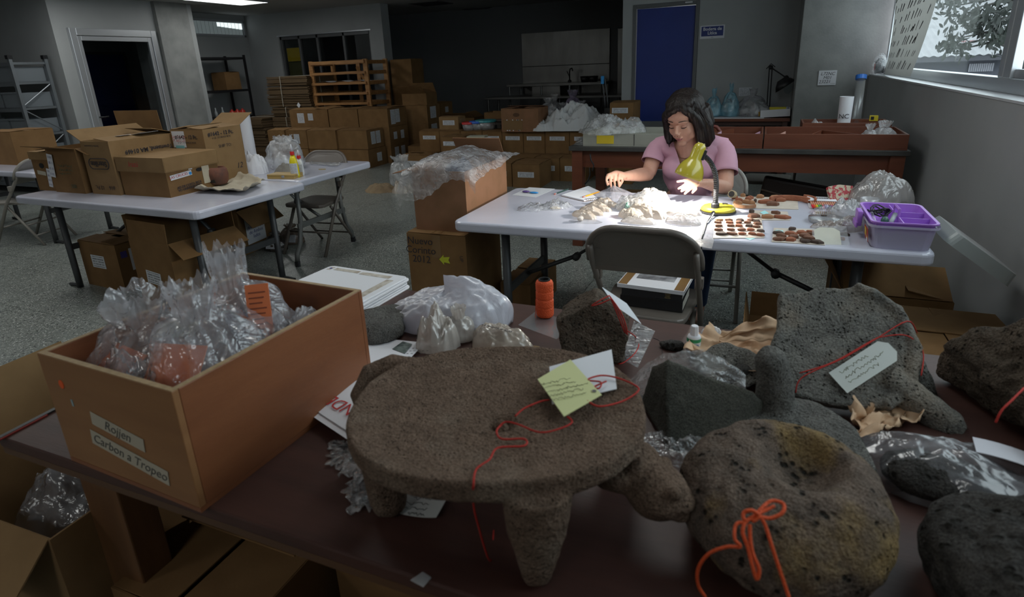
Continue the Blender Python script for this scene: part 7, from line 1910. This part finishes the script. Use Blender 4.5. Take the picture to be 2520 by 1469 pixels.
# her left hand: open under the lamp, fingers spread downward
hl = at(1709, 450, Y=3.275)
body.tube([wl(wrL), wl(wrL.lerp(hl, .55)), wl(hl)], [.027, .033, .034], 16, ry=[.023, .022, .020])
LF = [((1696, 441, 3.245), (1681, 445, 3.225), (1667, 447, 3.22)), ((1694, 449, 3.235), (1681, 458, 3.205), (1670, 464, 3.20)), ((1696, 456, 3.235), (1686, 465, 3.205), (1677, 471, 3.20)), ((1702, 462, 3.24), (1693, 470, 3.215), (1685, 477, 3.21))]
for k, f3 in enumerate(LF):
    P3 = [at(x, y, Y=yy) for x, y, yy in f3]
    body.tube([wl(hl), wl(P3[0])], [.022, .0125], 12); finger(P3, .0103 if k else .0098)
finger([hl + Vector((.004, .0, -.012)), at(1712, 466, Y=3.25), at(1704, 474, Y=3.24)], .0108)
SKIN = mat('skin', (.56, .31, .225), .5, col2=(.50, .26, .185), vs=14, spec=.35)
bm_ = remesh(body, 'body', .0042, 5)
obj('body', bm_, SKIN, person)
# face details that follow the head
def hchild(name, mb, m, smooth=True):
    return mb.build(name, m, person, smooth=smooth, M=Matrix.Translation(-WO) @ MH)
LIP = mat('lip', (.42, .145, .13), .45)
hchild('upper_lip', MB().tube([(-.0175, -.0885, -.0595), (-.006, -.0985, -.0565), (0, -.0985, -.0585), (.006, -.0985, -.0565), (.0175, -.0885, -.0595)], [.0012, .0034, .003, .0034, .0012], 10), LIP)
hchild('lower_lip', MB().tube([(-.0165, -.0885, -.0635), (0, -.0980, -.0675), (.0165, -.0885, -.0635)], [.0012, .0046, .0012], 10), LIP)
hchild('mouth_line', MB().tube([(-.018, -.0890, -.0612), (0, -.1005, -.0622), (.018, -.0890, -.0612)], .0011, 6), mat('mouth_dark', (.16, .04, .04), .6))
for s in (-1, 1):
    hchild('eyebrow', MB().tube([(s * .053, -.0655, .0215), (s * .040, -.0815, .0300), (s * .026, -.0890, .0305), (s * .0145, -.0910, .0280)], [.0008, .0018, .0022, .0015], 8), mat('brow_hair', (.035, .02, .015), .8))
    hchild('eyelid', MB().ball((s * .0305, -.0752, .0010), (.0152, .0118, .0082), 16), mat('eyelid_skin', (.42, .215, .155), .5))
    hchild('eyelashes', MB().tube([(s * .0175, -.0840, -.0050), (s * .025, -.0872, -.0062), (s * .033, -.0868, -.0064), (s * .0445, -.0792, -.0044)], [.0009, .0017, .0018, .0011], 6), mat('lash', (.02, .012, .01), .7))
    hchild('nostril', MB().ball((s * .0062, -.1120, -.0352), (.0030, .0030, .0018), 8), mat('nostril_dark', (.12, .04, .03), .8))
# hair
HAIR = mat('dark_hair', (.007, .0045, .004), .45, col2=(.013, .008, .0065), vs=9, stretch=(9, 9, .8), bump=.6, bs=14, spec=.2)
hm = MB()
def hh_(c, r, n=20): hm.ball(c, r, n)
hm.ball((0, .026, .044), (.090, .104, .092), 32)
hm.ball((.006, -.030, .098), (.070, .060, .038), 24)
# swept front: part on her left side, hair falls over both temples
hm.tube([(.028, -.068, .105), (-.012, -.086, .090), (-.050, -.068, .060), (-.078, -.030, .010), (-.086, -.012, -.045), (-.090, -.018, -.100), (-.094, -.030, -.128)], [.020, .020, .022, .024, .024, .022, .010], 16)
hm.tube([(.024, -.066, .106), (.052, -.066, .076), (.072, -.036, .025), (.078, -.016, -.040), (.080, -.016, -.105), (.076, -.020, -.150)], [.020, .020, .024, .028, .030, .014], 16)
hm.tube([(-.070, .02, .03), (-.086, .020, -.05), (-.090, .012, -.115), (-.100, -.004, -.140)], [.032, .034, .030, .012], 16)
hm.tube([(.070, .03, .03), (.088, .026, -.05), (.092, .020, -.125), (.086, .010, -.160)], [.032, .038, .036, .014], 16)
hm.tube([(0, .085, .03), (0, .095, -.06), (0, .085, -.14)], [.06, .062, .035], 18)
hm.tube([(.05, .07, .02), (.06, .075, -.07), (.055, .06, -.15)], [.05, .05, .03], 16); hm.tube([(-.05, .07, .02), (-.06, .075, -.07), (-.055, .06, -.14)], [.05, .05, .03], 16)
def hdisp(c):
    a = math.atan2(c[1] - .02, c[0])
    return .0042 * noise.noise(Vector((a * 9, c[2] * 7, 1))) + .0022 * noise.noise(Vector((a * 26, c[2] * 9, 5)))
me = remesh(hm, 'hair', .0042, 3, hdisp)
obj('hair', me, HAIR, person, M=Matrix.Translation(-WO) @ MH)
rh = random.Random(9)
for k in range(26):
    s = -1 if k % 2 else 1; off = rh.uniform(-.02, .03)
    x = s * (.086 + rh.uniform(-.006, .012)); y = off
    hs_ = MB().tube([(x * .80, y - .01, .06), (x, y, 0), (x * 1.05, y - .004, -.07), (x * 1.06 + rh.uniform(-.012, .012), y - rh.uniform(0, .03), -.125 - rh.uniform(0, .035))], [.004, .005, .004, .001], 6)
    hs_.build('hair_strand', HAIR, person, smooth=True, M=Matrix.Translation(-WO) @ MH)
# T-shirt
sh = MB()
sh.add(*(lambda q: (q.v, q.f))(MB().ball((0, 0, 0), (.178, .118, .215), 30)), Matrix.Translation(wl((-.372, 3.735, .860))))
sh.add(*(lambda q: (q.v, q.f))(MB().ball((0, 0, 0), (.205, .088, .070), 26)), Matrix.Translation(wl((-.385, 3.725, .972))))
for s in (-1, 1): sh.ball(wl((-.385 + s * .075, 3.665, .865)), (.078, .070, .072), 20)
sh.tube([wl((-.372, 3.74, .80)), wl((-.37, 3.75, .70)), wl((-.37, 3.77, .60))], [.168, .170, .185], 26, ry=[.115, .118, .14])
for shd, el, k in ((shR, elR, .55), (shL, elL, .62)):
    pass
sh.tube([wl(shR), wl((-.48, 3.72, 1.015)), wl((-.40, 3.72, 1.02)), wl((-.29, 3.72, 1.015)), wl(shL)], [.056, .052, .05, .052, .056], 16)
SHIRT = mat('pink_shirt', (.55, .31, .40), .85, col2=(.50, .275, .36), vs=10, bump=.18, bs=9)
def sdisp(c):
    return .005 * noise.noise(Vector((c[0] * 9, c[1] * 9, c[2] * 16))) + .003 * noise.noise(Vector((c[0] * 26 + c[2] * 14, c[1] * 20, c[2] * 10)))
me = remesh(sh, 'shirt', .006, 4, sdisp)
bm = bmesh.new(); bm.from_mesh(me)
nk = wl((-.395, 3.66, 1.0)); vb = wl(at(1674, 408, Y=3.60))
zt = 1.03
for sgn in (-1, 1):
    e = Vector((nk.x + sgn * .088, 0, zt)); q0 = Vector((vb.x, 0, vb.z)); d = (e - q0)
    fr = [f for f in bm.faces if f.calc_center_median().y < .03 and f.calc_center_median().z > vb.z - .02]
    gm = list({v for f in fr for v in f.verts}) + list({q for f in fr for q in f.edges}) + fr
    bmesh.ops.bisect_plane(bm, geom=gm, plane_co=q0, plane_no=Vector((d.z, 0, -d.x)).normalized(), dist=1e-5)
kill = []
for f in bm.faces:
    c = f.calc_center_median()
    if c.y < .03 and c.z > vb.z:
        q = (c.z - vb.z) / (zt - vb.z); xl = vb.x + (nk.x - .088 - vb.x) * q; xr = vb.x + (nk.x + .088 - vb.x) * q
        if xl < c.x < xr: kill.append(f); continue
    if (c - wl((-.392, 3.70, 1.03))).length < .085 and c.z > .985: kill.append(f)
bmesh.ops.delete(bm, geom=kill, context='FACES')
bm.to_mesh(me); bm.free()
obj('t_shirt', me, SHIRT, person, solid=.004)
for shd, el, k, inn in ((shR, elR, .56, 1), (shL, elL, .64, -1)):
    e = shd.lerp(el, k); i0 = shd + Vector((inn * .085, 0, .002))
    pts = [i0, shd + Vector((inn * .01, 0, .004)), shd.lerp(el, k * .4), shd.lerp(el, k * .8), e]
    mbs = MB().tube([wl(p) for p in pts], [.058, .066, .0655, .066, .0680], 28, caps=False)
    mbs.build('sleeve', SHIRT, person, smooth=True, solid=.004, sub=1)
# trousers
tr = MB()
tr.ball(wl((-.375, 3.80, .57)), (.205, .165, .165), 22)
for s in (-1, 1): tr.tube([wl((-.375 + s * .10, 3.76, .52)), wl((-.375 + s * .12, 3.42, .525)), wl((-.375 + s * .12, 3.345, .47)), wl((-.375 + s * .11, 3.40, .24)), wl((-.375 + s * .11, 3.42, .09))], [.112, .09, .082, .068, .055], 16)
obj('trousers', remesh(tr, 'trousers', .010, 3), mat('blue_jeans', (.03, .06, .14), .85), person)
# the film she lifts
pn = at(1510, 456, Y=3.335)
def lift(u, v):
    a = -.9 + 3.6 * u
    q = v ** 1.3
    base = at(1455 + 120 * u, 482 + 30 * math.sin(u * 3.14), z=WZ + .003)
    p = pn.lerp(base, q)
    return (p.x + .012 * noise.noise(Vector((u * 8, v * 2, 1))) * v, p.y + .012 * noise.noise(Vector((u * 8, v * 2, 6))) * v, max(WZ + .001, p.z + .01 * noise.noise(Vector((u * 7, v * 3, 3))) * v))
tag(MB().grid(lift, 40, 20).build('lifted_film', film('lifted_film', (.82, .82, .90), .5, bs=10, bump=.3), smooth=True), 'translucent plastic film the woman lifts with one hand', 'film')
# ------------------------------------------------------------------ writing becomes plain meshes
dg = bpy.context.evaluated_depsgraph_get()
for o in [q for q in SC.objects if q.type == 'FONT']:
    me = bpy.data.meshes.new_from_object(o.evaluated_get(dg)); cu = o.data
    n = bpy.data.objects.new('lettering_mesh', me); COL.objects.link(n)
    n.parent = o.parent; n.matrix_local = o.matrix_local.copy()
    bpy.data.objects.remove(o); bpy.data.curves.remove(cu); n.name = 'lettering'
